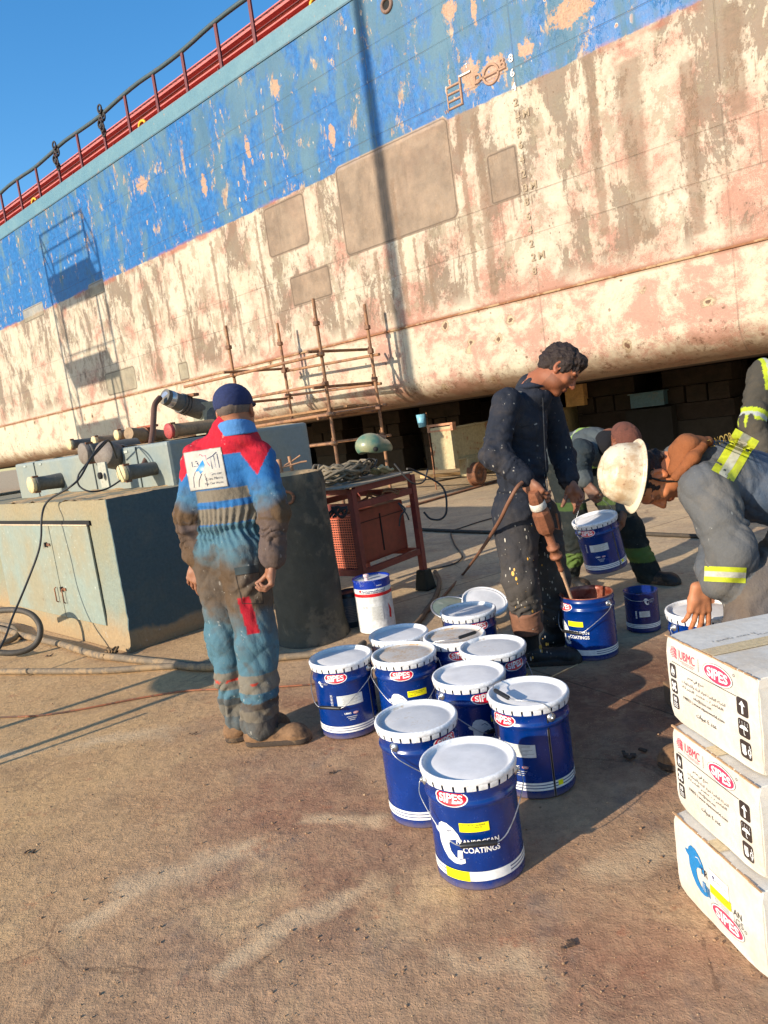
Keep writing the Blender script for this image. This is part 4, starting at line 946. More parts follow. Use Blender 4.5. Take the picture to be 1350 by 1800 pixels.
GP = worn('pipe_grey', srgb(92, 90, 84), srgb(140, 124, 98), .7, scale=9, amt=.6, thr=.56); BP = worn('pipe_tan', srgb(146, 122, 94), srgb(100, 84, 70), .8, scale=9, amt=.6)
CAPC = worn('cap_cream', srgb(206, 186, 140), srgb(160, 132, 96), .7, scale=14); CAPG = worn('cap_grey', srgb(116, 106, 96), srgb(90, 74, 62), .7, scale=14); CAPR = worn('cap_red', srgb(158, 62, 60), srgb(120, 60, 54), .6, scale=14); SILV = worn('foil_tape', (.55, .55, .56), (.3, .3, .3), .28, .8, scale=30)
def pipe_stub(c, r, ln, capm, bodym, label, taper=1.0, dirv=None):
    d = (dirv or -TW).normalized(); R = d.to_track_quat('Z', 'Y').to_matrix()
    t = empty('pipe_stub', c, 0, label, 'pipe', 'capped pipe ends lying on the plinth and trough')
    mb = MB(); mb.lathe([(r*.86*taper, -ln), (r*.84, -r*1.9), (r*.86, -r*.9), (r*1.02, -r*.85), (r*1.04, -r*.5), (r*.92, -r*.45), (r*.92, -r*.2)], 28, 0, (0, 0, 0), R); mb.build('barrel', bodym, t)
    mb = MB(); mb.lathe([(r*.99, -r*.42), (r*1.0, -.006), (r*.96, 0), (r*.4, .003), (0, .004)], 28, 0, (0, 0, 0), R); mb.build('cap', capm, t)
    for k in range(3): q = d.cross(Vector((0, 0, 1))).normalized(); an = 2.1*k; v = q*math.cos(an)+Vector((0, 0, 1))*math.sin(an); MB().bar(v*r*1.05-d*r*.2, v*r*1.05-d*r*.9, .012, .02).build('clip', RUSTY, t)
    return t
for px, py, y_, r, ln, cm, bm_, lb, tp in (
    (53, 853, 7.5, .085, .55, CAPC, GP, 'grey pipe end with pale cap at the far left of the plinth top', 1.25),
    (121, 782, 8.9, .062, .5, CAPC, GP, 'small grey pipe end with cream cap, left of the two big grey caps', 1),
    (145, 798, 6.9, .10, .55, CAPG, GP, 'big pipe end with dark grey cap, left of its bigger neighbour', 1),
    (164, 776, 8.2, .056, .35, CAPC, BP, 'small tan pipe end with cream cap showing between the two big grey caps', 1),
    (204, 765, 7.7, .054, .4, CAPC, BP, 'small tan pipe end with cream cap just right of the biggest grey cap', 1),
    (228, 771, 7.5, .054, .35, CAPC, BP, 'small tan pipe end with cream cap under the ribbed hose coupling', 1),
    (295, 758, 6.9, .072, .5, CAPR, BP, 'tan pipe end with a dull red cap near the standing man', 1),
    (212, 833, 5.95, .072, .62, CAPC, GP, 'grey tapered pipe end with cream cap lying on the plinth by the hose end', .7)):
    pipe_stub(at(px, py, y_), r, ln, cm, bm_, lb, tp)
def big_elbow():
    c = at(181, 797, 6.55); t = empty('pipe_elbow', c, 0, 'biggest grey pipe with flat dark cap and elbow bending down to the plinth', 'pipe')
    e_ = at(243, 812, 6.9); f_ = Vector((e_.x, e_.y, 1.16)); R = (-TW).to_track_quat('Z', 'Y').to_matrix()
    d = (c-e_).normalized(); R = d.to_track_quat('Z', 'Y').to_matrix(); r = .115
    mb = MB(); mb.tube(spline([c-d*.05-c, (c+e_)/2-c, e_-c, (e_+f_)/2+Vector((.06, .03, .02))-c, f_+Vector((.07, .03, 0))-c], 6), r*.86, 24); mb.build('barrel', GP, t)
    mb = MB(); mb.lathe([(r*.9, -.14), (r*1.02, -.135), (r*1.04, -.06), (r, -.01), (r*.97, 0), (0, .003)], 32, 0, (0, 0, 0), R); mb.lathe([(r*1.0, -.26), (r*1.05, -.25), (r*1.05, -.2), (r, -.19)], 32, 0, (0, 0, 0), R); mb.build('cap', CAPG, t)
    q = at(186, 838, 6.3)
    for (px, nm) in ((183, 'mounting_plate'),):
        MB().box(at(183, 835, 6.35)-c, (.16, .02, .22), 0, Matrix.Rotation(grid_rot(TU), 3, 'Z'), .004).lathe([(0, .02), (.03, .02), (.03, 0)], 14, 1, at(178, 836, 6.3)-c, (-TW).to_track_quat('Z', 'Y').to_matrix()).build(nm, [worn('plate', srgb(160, 160, 146), srgb(120, 90, 60), .6), BLK], t)
    # the tall one behind with foil tape on its mouth
    a = at(289, 697, 7.0); b = at(331, 714, 7.2); g = at(358, 722, 7.35); h_ = at(366, 760, 7.35); t = empty('pipe_elbow', a, 0, 'tall grey elbow pipe rising above the trough with foil tape round its mouth', 'pipe')
    mb = MB(); mb.tube(spline([a-a, b-a, g-a, (g+h_)/2+Vector((.05, 0, 0))-a, h_-a], 6), [.075+.035*min(1, i/14) for i in range(25)], 24); mb.build('barrel', GP, t)
    d = (a-b).normalized(); mb = MB(); mb.tube([Vector(), -d*.04, -d*.09], [.05, .078, .082], 20); mb.build('foil_tape', SILV, t)
    mb = MB()
    for k in (.18, .215, .25): mb.tube([-d*k, -d*(k+.022)], .098, 20)
    mb.build('hose_clamp', worn('clamp', srgb(84, 80, 76), (.1, .1, .1), .6), t)
    mb = MB(); mb.box(Vector((h_.x, h_.y, 1.68))-a, (.2, .16, .34), 0, Matrix.Rotation(grid_rot(TU), 3, 'Z'), .004); mb.build('pedestal', worn('ped', srgb(140, 140, 122), srgb(110, 84, 62), .6), t)
    rr = at(328, 700, 7.2); MB().box(rr-a+Vector((0, 0, .02)), (.26, .08, .03), 0, Matrix.Rotation(-.5, 3, 'Z'), .008).build('flap', RUSTY, t)
    # the low one the second hose couples to
    a = at(226, 762, 7.4); b = at(290, 768, 7.9); t = empty('pipe_stub', a, 0, 'tan pipe with ribbed coupling on the trough, bent hose entering from the left', 'pipe')
    d = (a-b).normalized(); mb = MB(); mb.tube([Vector(), -d*.12, -d*.2, -d*.26, -d*.5, b-a], [.06, .062, .072, .075, .07, .075], 22); mb.build('barrel', BP, t)
    mb = MB(); [mb.tube([-d*k, -d*(k+.02)], .083, 20) for k in (.2, .235, .27)]; mb.build('hose_clamp', RUSTY, t)
    MB().box(-d*.3+Vector((0, 0, .09)), (.22, .1, .025), 0, Matrix.Rotation(-.6, 3, 'Z'), .006).build('flap', worn('rust_red', srgb(150, 74, 48), srgb(100, 60, 44), .8), t)
big_elbow()
def bollard():
    t = empty('concrete_bollard', (-.62, 5.13, 0), 0, 'dark round concrete bollard behind the man in the red-yoked coverall, steel stubs on top', 'bollard'); r = .24; h = 1.17
    mb = MB(); R_ = random.Random(8)
    def fn(a, b):
        an = a*2*math.pi; q = r*(1.0+.012*math.sin(an*3+b*6)+.008*math.sin(an*9+b*21)); z_ = b*h; q *= 1+.10*max(0, .12-z_)/.12; q *= 1-.06*max(0, z_-(h-.04))/.04
        return (q*math.cos(an), q*math.sin(an), z_)
    mb.grid(fn, 72, 46); mb.build('shaft', DCONC, t)
    MB().lathe([(.03, .0), (.034, .012), (.045, .014), (.05, .0)], 20, 0, (-.0, -r*1.0, h-.14), Matrix.Rotation(math.pi/2, 3, 'X')).build('lifting_eye', RUSTY, t)
    mb = MB(); mb.lathe([(r*.95, h-.004), (r*.6, h+.012), (0, h+.016)], 36); mb.build('sand_layer', SANDTOP, t)
    mb = MB(); mb.tube([(-.05, .02, h), (-.055, .02, h+.11)], .018, 10); mb.tube([(.03, .02, h), (.022, .02, h+.12)], .012, 8)
    mb.tube([(-.02, .0, h+.06), (.04, .02, h+.085), (.1, .02, h+.115)], .006, 6); mb.tube([(-.03, -.02, h+.05), (.1, .0, h+.07), (.14, .0, h+.07)], .006, 6); mb.build('rebar', worn('rebar', srgb(160, 120, 90), srgb(100, 70, 54), .8), t)
bollard()

# ------------------------------------------------------------------ welding bench
BRED = worn('bench_red', srgb(124, 52, 44), srgb(76, 40, 36), .55, scale=5, amt=.6, thr=.55); CAB = worn('cabinet_red', srgb(134, 52, 36), srgb(96, 44, 34), .5, scale=3, amt=.4, thr=.58)
RUB = worn('cable_rubber', srgb(62, 60, 54), srgb(110, 98, 80), .75, scale=10, amt=.7, thr=.56); RUBK = worn('cable_black', (.018, .018, .018), (.05, .045, .04), .6)
BN = Vector((-.22, 5.48, 0)); BF = Vector((.26, 6.06, 0)); BX = (BF-BN).normalized(); BY = Vector((-BX.y, BX.x, 0))
def bench():
    rz = math.atan2(BX.y, BX.x); Lx = .75; Dy = .62; H_ = .97
    t = empty('welding_bench', BN, rz, 'red steel frame bench carrying a welding set, coiled cables on its top', 'workbench')
    for (x, y) in ((0, 0), (Lx, 0), (0, Dy), (Lx, Dy)):
        MB().box((x, y, H_/2+.06), (.05, .05, H_-.12), bev=.003).build('leg', BRED, t)
    for zz in (.96, .84, .33):
        for y in (0, Dy): MB().box((Lx/2, y, zz), (Lx-.052, .034, .05), bev=.002).build('rail', BRED, t)
        for x in (0, Lx): MB().box((x, Dy/2, zz), (.034, Dy-.052, .05), bev=.002).build('rail', BRED, t)
    mb = MB(); mb.box((Lx/2-.08, Dy/2, .994), (Lx+.1, Dy+.1, .012), bev=.002); mb.build('table_top', worn('plank_top', srgb(150, 138, 118), srgb(100, 80, 66), .8), t)
    mb = MB(); mb.box((Lx, 0, .085), (.09, .09, .17), bev=.01)
    for v in mb.v: 
        k = 1+.5*max(0, (.17-v.z)/.17); v.x = Lx+(v.x-Lx)*k; v.y *= k
    mb.build('foot', worn('foot_black', srgb(38, 38, 28), srgb(60, 56, 44), .85), t)
    for (x, y) in ((0, 0), (0, Dy), (Lx, Dy)): MB().box((x, y, .04), (.1, .1, .08), bev=.01).build('foot', worn('foot_dark', srgb(60, 50, 40), None, .85), t)
    # welding set sitting in the frame: a thing of its own
    m_ = empty('welding_machine', BN+BX*.06+BY*.08+Vector((0, 0, .36)), rz, 'rust-red welding machine with a meshed end panel, sitting inside the bench frame', 'welding machine')
    mb = MB(); w_, d_, h_ = .64, .46, .42
    P = [(0, 0), (0, h_-.06), (.05, h_), (w_-.05, h_), (w_, h_-.06), (w_, 0)]
    mb.box((w_/2, d_/2, h_/2), (w_, d_, h_), bev=.02); mb.build('casing', CAB, m_)
    MB().box((w_/2, -.004, h_*.78), (w_*.9, .006, .004)).box((w_/2, -.003, h_/2), (.012, .004, .3)).build('seam', BLK, m_)
    org = worn('mesh_orange', srgb(205, 108, 78), srgb(150, 70, 52), .6)
    mb = MB()
    for k in range(19): mb.box((-.012, .02+.0235*k, .18), (.004, .004, .4))
    for k in range(22): mb.box((-.014, d_/2, .0+.019*k), (.004, d_-.02, .0065))
    mb.box((-.008, d_/2, .18), (.003, d_, .4), 1); mb.build('mesh_panel', [org, worn('mesh_back', srgb(70, 32, 26), None, .8)], m_)
    mb = MB(); mb.box((-.012, d_-.05, -.06), (.004, .1, .2)); mb.build('kick_plate', org, m_)
    # cable coil on the top
    r = random.Random(12); cen = BN+BX*.22+BY*.3
    def coil(name, cen, R0, turns, rr, z0, mat, label, sx=1.0):
        pts = []
        for i in range(turns*16):
            an = i*2*math.pi/16; k = i/(turns*16.0); R_ = R0*(.75+.3*r.random()*.4+.25*math.sin(i*.37)); 
            pts.append(cen+BX*(R_*math.cos(an)*sx+.05*math.sin(i*.11))+BY*(R_*math.sin(an)*.8)+Vector((0, 0, z0+rr*2.2*((i*7) % 5)/2.0+.012*math.sin(i*.9)+.10*k)))
        o = MB().tube(spline(pts, 2), rr, 7).build(name, mat); return tag(o, label, 'cable')
    coil('cable_coil', cen+BX*(-.02), .27, 14, .011, 1.01, worn('cable_tan', srgb(120, 108, 88), srgb(70, 64, 54), .75, scale=14, amt=.8), 'dusty grey welding cable coiled on the bench top', 1.0)
    coil('cable_coil', cen+BX*.28, .17, 6, .008, 1.01, RUB, 'thinner dark cable heaped at the right end of the bench top', 1.25)
    p0 = BN+BX*.74+BY*.02+Vector((0, 0, 1.02))
    o = MB().tube(spline([p0, p0+BX*.1+Vector((0, 0, -.03)), at(777, 855, 6.15), at(785, 895, 6.1), at(776, 912, 6.1), at(757, 912, 6.1), at(745, 900, 6.12)], 8), .009, 8).build('cable', RUBK); tag(o, 'black cable looping down from the right end of the bench', 'cable')
    o = MB().tube(spline([at(693, 815, 5.75), at(712, 838, 5.72), at(728, 850, 5.75), at(745, 846, 5.95), at(752, 825, 6.05)], 8), .007, 8).build('cable', RUBK); tag(o, 'black cable drooping across the bench rail', 'cable')
    o = MB().tube(spline([at(700, 884, 5.6), at(712, 895, 5.58), at(704, 908, 5.56), at(702, 925, 5.56)], 6), .007, 6).tube(spline([at(700, 884, 5.6), at(714, 903, 5.56), at(719, 914, 5.56)], 5), .006, 6).build('cable', RUBK); tag(o, 'frayed dark cable hanging over the front of the welding machine', 'cable')
    pts = [at(585+12*math.sin(i*1.3)+i*1.2, 900+10*math.cos(i*1.9), 5.35) for i in range(16)]
    o = MB().tube(spline(pts, 4), .009, 7).build('cable', RUBK); tag(o, 'tangled black cable hooked on the left side of the bench frame', 'cable')
    for k, (px, py) in enumerate(((640, 877), (665, 874), (690, 871))):
        pass
    pts = [at(632+9*i+5*math.sin(i*2.1), 880-2.2*i+5*math.cos(i*1.7), 5.75) for i in range(9)]
    o = MB().tube(spline(pts, 4), .008, 7).tube(spline([p+Vector((.01, .05, .012)) for p in pts[::-1]], 4), .007, 6).build('cable', worn('cable_brown', srgb(130, 86, 50), (.02, .02, .02), .7, scale=16)); tag(o, 'brown and black cable lying along the top of the welding machine', 'cable')
    o = MB().grid(lambda a, b: BN+BX*(.5+.2*a)+BY*(.12+.12*b)+Vector((0, 0, 1.05+.02*math.sin(a*5+b*3)+.01*math.sin(b*14))), 14, 8).build('glove', worn('glove', srgb(196, 176, 130), srgb(120, 104, 80), .9, scale=20))
    o.modifiers.new('th', 'SOLIDIFY').thickness = .02; tag(o, 'worn pale leather glove lying flat on the cables', 'glove')
bench()

# ------------------------------------------------------------------ pipe scaffold against the hull
TUBE = worn('scaffold_tube', srgb(150, 108, 74), srgb(104, 72, 54), .7, scale=7, amt=.8, thr=.5)
COUP = worn('coupler', srgb(120, 84, 60), srgb(80, 60, 48), .7)
def scaffold():
    t = empty('scaffold', hp(4.2, -.95, 0), ROTH, 'rusty tube scaffold frame standing against the pale lower hull', 'scaffold')
    def q(s_, off, z_): return Vector((-(s_-4.2), off+.95, z_))
    stand = {}
    for (s_, off, top) in ((3.1, -1.5, 3.43), (5.4, -1.5, 3.44), (3.04, -.4, 3.35), (5.28, -.4, 3.46)):
        mb = MB(); mb.tube([q(s_, off, .02), q(s_, off, 1.8), q(s_+.005, off, top)], .027, 12); mb.box(q(s_, off, .01), (.15, .15, .012)); mb.build('standard', TUBE, t)
        for zz in (2.57, 2.11, 1.63, 1.16, top-.38):
            mb = MB(); mb.box(q(s_, off-.01, zz), (.085, .09, .07), 0, Matrix.Rotation(.3, 3, 'Z'), .012); mb.tube([q(s_+.05, off, zz+.03), q(s_+.05, off, zz+.09)], .009, 6)
            mb.build('coupler', COUP, t)
    for (a, b, off, z0, z1, r) in ((3.0, 6.9, -1.55, 2.56, 2.56, .027), (3.05, 5.5, -1.55, 2.10, 2.12, .025), (2.95, 6.4, -1.55, 1.62, 1.60, .03), (3.0, 5.3, -1.55, 1.16, 1.16, .024),
                                (2.9, 5.4, -.36, 2.5, 2.57, .025), (2.95, 5.3, -.36, 2.02, 2.11, .025), (2.9, 5.3, -.36, 1.66, 1.65, .025), (2.9, 5.3, -.36, 1.14, 1.13, .024)):
        MB().tube([q(a, off, z0), q(b, off, z1)], r, 10).build('ledger', TUBE, t)
    for s_ in (3.14, 5.35):
        for zz in (2.62, 2.06, 1.58): MB().tube([q(s_, -1.75, zz), q(s_, -.25, zz)], .024, 10).build('transom', TUBE, t)
    mb = MB()
    for k in range(3): mb.box(q(4.1, -1.35+.26*k, 1.71), (2.7, .22, .035), 0, Matrix.Rotation(.01*k, 3, 'Y'), .004)
    mb.build('board', worn('board', srgb(150, 112, 76), srgb(96, 72, 52), .85, scale=3), t)
scaffold()

# ------------------------------------------------------------------ under the hull: blocks, cradle, trolley
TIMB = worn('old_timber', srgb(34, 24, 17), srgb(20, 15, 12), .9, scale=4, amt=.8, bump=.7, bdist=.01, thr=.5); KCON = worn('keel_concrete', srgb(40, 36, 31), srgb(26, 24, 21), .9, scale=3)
def keel_blocks():
    mb = MB(); mb.box((0, 0, .3), (1.25, .8, .6), bev=.015); base = mb
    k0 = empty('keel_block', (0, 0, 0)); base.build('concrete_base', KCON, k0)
    mb = MB(); r = random.Random(2)
    for k in range(3):
        for j in range(3):
            c = (r.uniform(-.02, .02), (j-1)*.27, .765+.33*k-.0) if k % 2 == 0 else ((j-1)*.42, r.uniform(-.02, .02), .765+.33*k)
            mb.box(c, (1.3, .25, .318) if k % 2 == 0 else (.38, .85, .318), 0, None, .008)
    for v in mb.v: v.z = .6+(v.z-.6)*.98
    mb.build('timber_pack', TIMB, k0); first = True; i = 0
    rows = ((5.0, .0, 2.0), (8.2, 1.1, 1.7), (11.2, .4, 1.9), (15.4, 1.4, 1.75))
    for ri, (off, s0, st) in enumerate(rows):
        s_ = -6.5+s0
        while s_ < (15 if ri else 11):
            if ri == 0 and 1.6 < s_ < 3.0: s_ += st; continue
            o = k0 if first else copy_tree(k0); first = False
            o.location = hp(s_+r.uniform(-.15, .15), off+r.uniform(-.2, .2), 0); o.rotation_euler = (0, 0, ROTH+RAD(r.uniform(-5, 5)+(90 if ri % 2 else 0)))
            lab = ('timber and concrete keel block in the sunlit front row under the ship', 'timber and concrete keel block standing in the dark second row under the ship', 'timber and concrete keel block deep under the ship in the third row', 'timber and concrete keel block in the farthest row under the ship')[ri]
            tag(o, lab, 'keel block', ('keel blocks of the front row', 'keel blocks of the second row', 'keel blocks of the third row', 'keel blocks of the far row')[ri]); s_ += st; i += 1
    # dark girders added to block the bright strip under the ship
    for off, lb in ((6.8, 'dark girder added to block the bright gap under the ship, nearer one'), (13.3, 'dark girder added to block the bright gap under the ship, farther one')):
        c = hp(6, off, 1.22); o = MB().bar(hp(-8, off, 1.18), hp(22, off, 1.18), .5, .6, bev=.01).build('gap_girder', worn('girder_dark', srgb(52, 40, 34), srgb(80, 56, 44), .8)); tag(o, lb, 'girder')
    o = MB().box(hp(6, 19, 1.3), (42, .35, 2.6), 0, Matrix.Rotation(ROTH, 3, 'Z')).build('backdrop_wall', worn('wall_far', srgb(70, 62, 54), srgb(48, 42, 38), .9)); tag(o, 'dark wall added beyond the ship to block the bright horizon', 'wall')  # added wall keeps the bright horizon out of the gap under the hull
keel_blocks()
CREAMM = worn('cream_paint', srgb(176, 160, 120), srgb(140, 84, 50), .6, scale=5, amt=.85, thr=.56)
def trolley():
    c = at(782, 790, 12.9); c.z = 0; t = empty('slipway_trolley', c, math.atan2(W.y, W.x), 'rusty cream slipway trolley beam on small iron wheels, running under the ship', 'trolley')
    mb = MB(); mb.box((0, 0, .76), (.12, .44, .74), bev=.006); mb.build('end_post', CREAMM, t)
    mb = MB(); mb.box((-.02, .0, 1.17), (.1, .56, .04)); mb.box((-.02, .0, 1.07), (.1, .56, .03)); [mb.box((-.02, y, 1.12), (.1, .05, .1)) for y in (-.25, .25)]; mb.build('end_bracket', worn('bracket', srgb(176, 124, 90), srgb(140, 90, 60), .7), t)
    mb = MB(); mb.box((3.2, -.16, .8), (6.3, .03, .52)); mb.box((3.2, -.03, 1.08), (6.3, .34, .03)); mb.box((3.2, -.03, .53), (6.3, .34, .03)); mb.build('beam', CREAMM, t)
    for x in (.5, 1.5, 4.6):
        mb = MB(); mb.box((x, -.12, .36), (.36, .2, .32), bev=.02); tr = mb.build('bogie_frame', CREAMM, t)
        R = Matrix.Rotation(math.pi/2, 3, 'X'); mb = MB(); mb.lathe([(0, .06), (.05, .06), (.06, .04), (.12, .03), (.13, .06), (.17, .06), (.2, .05), (.2, -.06), (.225, -.065), (.225, -.09), (0, -.09)], 32, 0, (x, -.28, .225), R); mb.build('wheel', RUSTY, t)
    r_ = MB(); o = MB().bar(c+W*-1.5+Vector((W.y*.28, -W.x*.28, .0)), c+W*9+Vector((W.y*.28, -W.x*.28, .0)), .09, .05).build('rail', RUSTY); o.location.z = .0; tag(o, 'rusty slipway rail the trolley wheels stand on', 'rail')
    t.location.z = .02
trolley()
def odds_under():
    p = at(1145, 692, 14.5); t = empty('steel_skip', (p.x, p.y, 0), ROTH, 'blue steel bin glimpsed under the ship between the timber blocks', 'bin')
    MB().box((0, 0, .45), (.9, .5, .9)).build('stand', BLK, t)
    MB().box((0, 0, 1.07), (.66, .5, .26), bev=.01).box((0, 0, 1.21), (.72, .56, .02)).build('body', worn('skip_blue', srgb(60, 92, 108), srgb(90, 84, 76), .6), t)
    p = at(1019, 711, 15.6); o = MB().box((p.x, p.y, 1.34), (.42, .4, .44), 0, Matrix.Rotation(ROTH, 3, 'Z'), .01).build('timber_block', worn('timber_pale', srgb(190, 150, 100), srgb(140, 108, 76), .85, scale=5)); tag(o, 'pale sawn timber block on the trolley beam behind the standing stirrer', 'block')
    p = at(741, 738, 13.6); t = empty('blue_bucket', (p.x, p.y, 0), 0, 'pale blue plastic bucket hung on a post under the ship', 'bucket'); MB().lathe([(.05, p.z-.12), (.085, p.z+.1), (.09, p.z+.1), (.07, p.z-.13), (0, p.z-.13)], 24).build('body', worn('bucket_blue', srgb(120, 180, 205), srgb(90, 130, 150), .4), t)
    MB().tube([(.1, 0, 0), (.1, 0, p.z+.12)], .012, 6).build('post', RUSTY, t)
    o = MB().bar(at(745, 838, 15.0), at(900, 822, 16), .3, .06).build('timber_plank', worn('plank', srgb(196, 160, 112), srgb(150, 120, 86), .85)); o.location.z = 0; tag(o, 'sunlit loose plank lying behind the bench under the ship', 'plank')
odds_under()

# ------------------------------------------------------------------ hoses and cables on the ground
HOSE = worn('hose_grey', srgb(112, 98, 80), srgb(150, 124, 90), .8, scale=6, amt=.7, thr=.5); HOSEB = worn('hose_brown', srgb(112, 74, 52), srgb(70, 54, 44), .7, scale=6)
def hose(name, pts, r, mat, label, cat='hose', n=10, k=10):
    P = [ground(p[0], p[1], p[2] if len(p) > 2 else r) for p in pts]
    return tag(MB().tube(spline(P, k), r, n).build(name, mat), label, cat)
hose('hose', [(-60, 1090), (10, 1108), (60, 1122), (110, 1133), (165, 1150), (215, 1157), (290, 1165), (340, 1172), (400, 1172)], .027, HOSE, 'thick grey hose curving past the foot of the plinth with a rag knotted on it')
hose('hose', [(-60, 1181), (60, 1180), (180, 1179), (280, 1172), (400, 1166), (470, 1158), (560, 1150), (612, 1148), (640, 1130)], .022, HOSE, 'straight tan hose lying along the ground behind the man in the red-yoked coverall')
P = [at(-40, 1078, 6.0), at(20, 1072, 5.9), at(55, 1080, 5.85), at(71, 1105, 5.8), at(60, 1135, 5.75), at(20, 1148, 5.7), at(-50, 1140, 5.7)]
for q in P: q.z = max(q.z, .03)
tag(MB().tube(spline(P, 10), .024, 10).build('hose', worn('hose_black', srgb(70, 64, 56), srgb(120, 104, 84), .7, scale=6)), 'black hose coil rising at the left edge beside the plinth', 'hose')
P = [ground(x, y, .03) for x, y in ((-40, 1100), (5, 1098), (28, 1108), (25, 1122), (-5, 1132), (-40, 1135))]
tag(MB().tube(spline(P, 8), .024, 10).build('hose', HOSE), 'inner loop of hose lying inside the coil at the left edge', 'hose')
hose('cable', [(-30, 1262), (45, 1259), (75, 1257), (140, 1247), (250, 1226), (330, 1214), (400, 1211), (470, 1208), (545, 1203), (600, 1195)], .0055, worn('cable_orange', srgb(140, 82, 50), srgb(70, 50, 40), .7, scale=5, amt=.9, thr=.48), 'thin rust-orange cable crossing the ground behind the man', 'cable', 7)
def tie(px, py, s, label):
    r = random.Random(int(px)); c = ground(px, py, .03); mb = MB()
    for k in range(9): mb.tube([c+Vector((r.uniform(-.05, .05), r.uniform(-.05, .05), r.uniform(-.02, .045)))*s for _ in range(4)], .009*s, 6)
    tag(mb.build('rag', worn('rag', srgb(120, 96, 66), srgb(80, 62, 46), .95, scale=20)), label, 'rag')
tie(196, 1150, 1.1, 'frayed brown rag knotted round the thick grey hose')
# standing hose from the foil-taped pipe, and the black lead across the plinth
P = [at(281, 699, 6.95), at(272, 712, 6.85), at(270, 735, 6.75), at(268, 765, 6.6), at(262, 795, 6.4), at(250, 822, 6.2), at(238, 833, 6.1)]
tag(MB().tube(spline(P, 8), .026, 10).build('hose', worn('hose_red', srgb(92, 64, 48), srgb(60, 48, 40), .6)), 'brown hose hanging from the foil-taped pipe down to the plinth', 'hose')
P = [at(205, 805, 6.5), at(198, 785, 6.3), at(190, 774, 6.2), at(178, 782, 6.0), at(160, 805, 5.85), at(140, 840, 5.7), at(120, 858, 5.6), at(85, 880, 5.95), at(74, 905, 5.9), at(72, 945, 5.85), at(66, 975, 5.8), at(45, 1030, 5.7), at(22, 1085, 5.5), at(5, 1130, 5.2), at(-30, 1185, 5.0)]
tag(MB().tube(spline(P, 8), .0085, 8).build('cable', RUBK), 'black lead running from the big grey cap down over the plinth doors', 'cable')
P = [at(190, 774, 6.2), at(175, 790, 6.0), at(150, 818, 5.85), at(137, 838, 5.8), at(140, 855, 5.8), at(160, 864, 5.8), at(190, 858, 5.9), at(225, 835, 6.0)]
tag(MB().tube(spline(P, 8), .007, 8).build('cable', RUBK), 'thin black lead looped over the plinth edge beside the pipe elbow', 'cable')
hose('air_hose', [(895, 1000, .3), (862, 972, .02), (820, 1010), (790, 1042), (768, 1062), (745, 1085), (722, 1105), (700, 1112)], .012, HOSEB, 'brown air hose trailing on the ground from the power mixer past the bench foot') if False else None
P = [at(918, 848, 3.68), at(908, 858, 3.66), at(893, 885, 3.68), at(880, 912, 3.76), at(862, 942, 4.0), at(842, 972, 4.8)] + [ground(x, y, .014) for x, y in ((815, 1008), (790, 1036), (768, 1060), (748, 1078))]
tag(MB().tube(spline(P, 8), .0105, 8).build('air_hose', HOSEB), 'brown air hose running from the power mixer down to the ground near the bench', 'hose')
hose('hose', [(765, 1005), (772, 1022), (766, 1048), (748, 1075), (738, 1090), (720, 1108)], .02, worn('hose_tan', srgb(104, 84, 64), srgb(140, 116, 86), .8), 'tan hose curling round the black foot of the bench')
hose('hose', [(730, 930), (790, 933), (880, 936), (960, 936), (1050, 938), (1120, 938), (1170, 940), (1260, 944)], .02, worn('hose_dark', srgb(64, 56, 46), srgb(104, 84, 62), .8), 'dark straight hose lying across the yard behind the workers')
hose('cable', [(890, 905), (850, 915), (810, 928), (793, 935), (798, 955), (808, 970), (812, 980), (800, 990), (780, 996), (758, 1000)], .008, RUBK, 'thin black cable snaking across the shaded concrete', 'cable', 6)
hose('cable', [(960, 1195), (985, 1182), (1015, 1168)], .004, worn('string', srgb(190, 160, 120), None, .9), 'short pale cord lying beside the stirred pail', 'cord', 6) if True else None
for k, (x0, y0, x1, y1, lb) in enumerate(((575, 845, 700, 835, 'a'), )): pass
def litter():
    r = random.Random(21); M_ = worn('litter_dark', srgb(70, 54, 42), srgb(120, 96, 70), .9)
    for i, (px, py, s, lb) in enumerate(((338, 1290, .02, 'small dark scrap on the ground in front of the boots'), (1115, 1327, .045, 'dark damp clod beside the upper cartons'), (586, 1357, .015, 'dark splinter on the ground left of the pails'), (53, 1497, .018, 'small dark clod at the far left of the foreground'), (998, 1660, .02, 'twig lying in the right foreground'), (88, 1152, .03, 'flat stone by the hose coil'))):
        c = ground(px, py, .003); mb = MB()
        for k in range(5): mb.box(c+Vector((r.uniform(-s, s), r.uniform(-s, s)*.6, r.uniform(0, s*.15))), (s*r.uniform(.3, .9), s*r.uniform(.2, .5), s*.2), 0, Matrix.Rotation(r.uniform(0, 3), 3, 'Z'), s*.05)
        tag(mb.build('debris', M_), lb, 'debris')
litter()
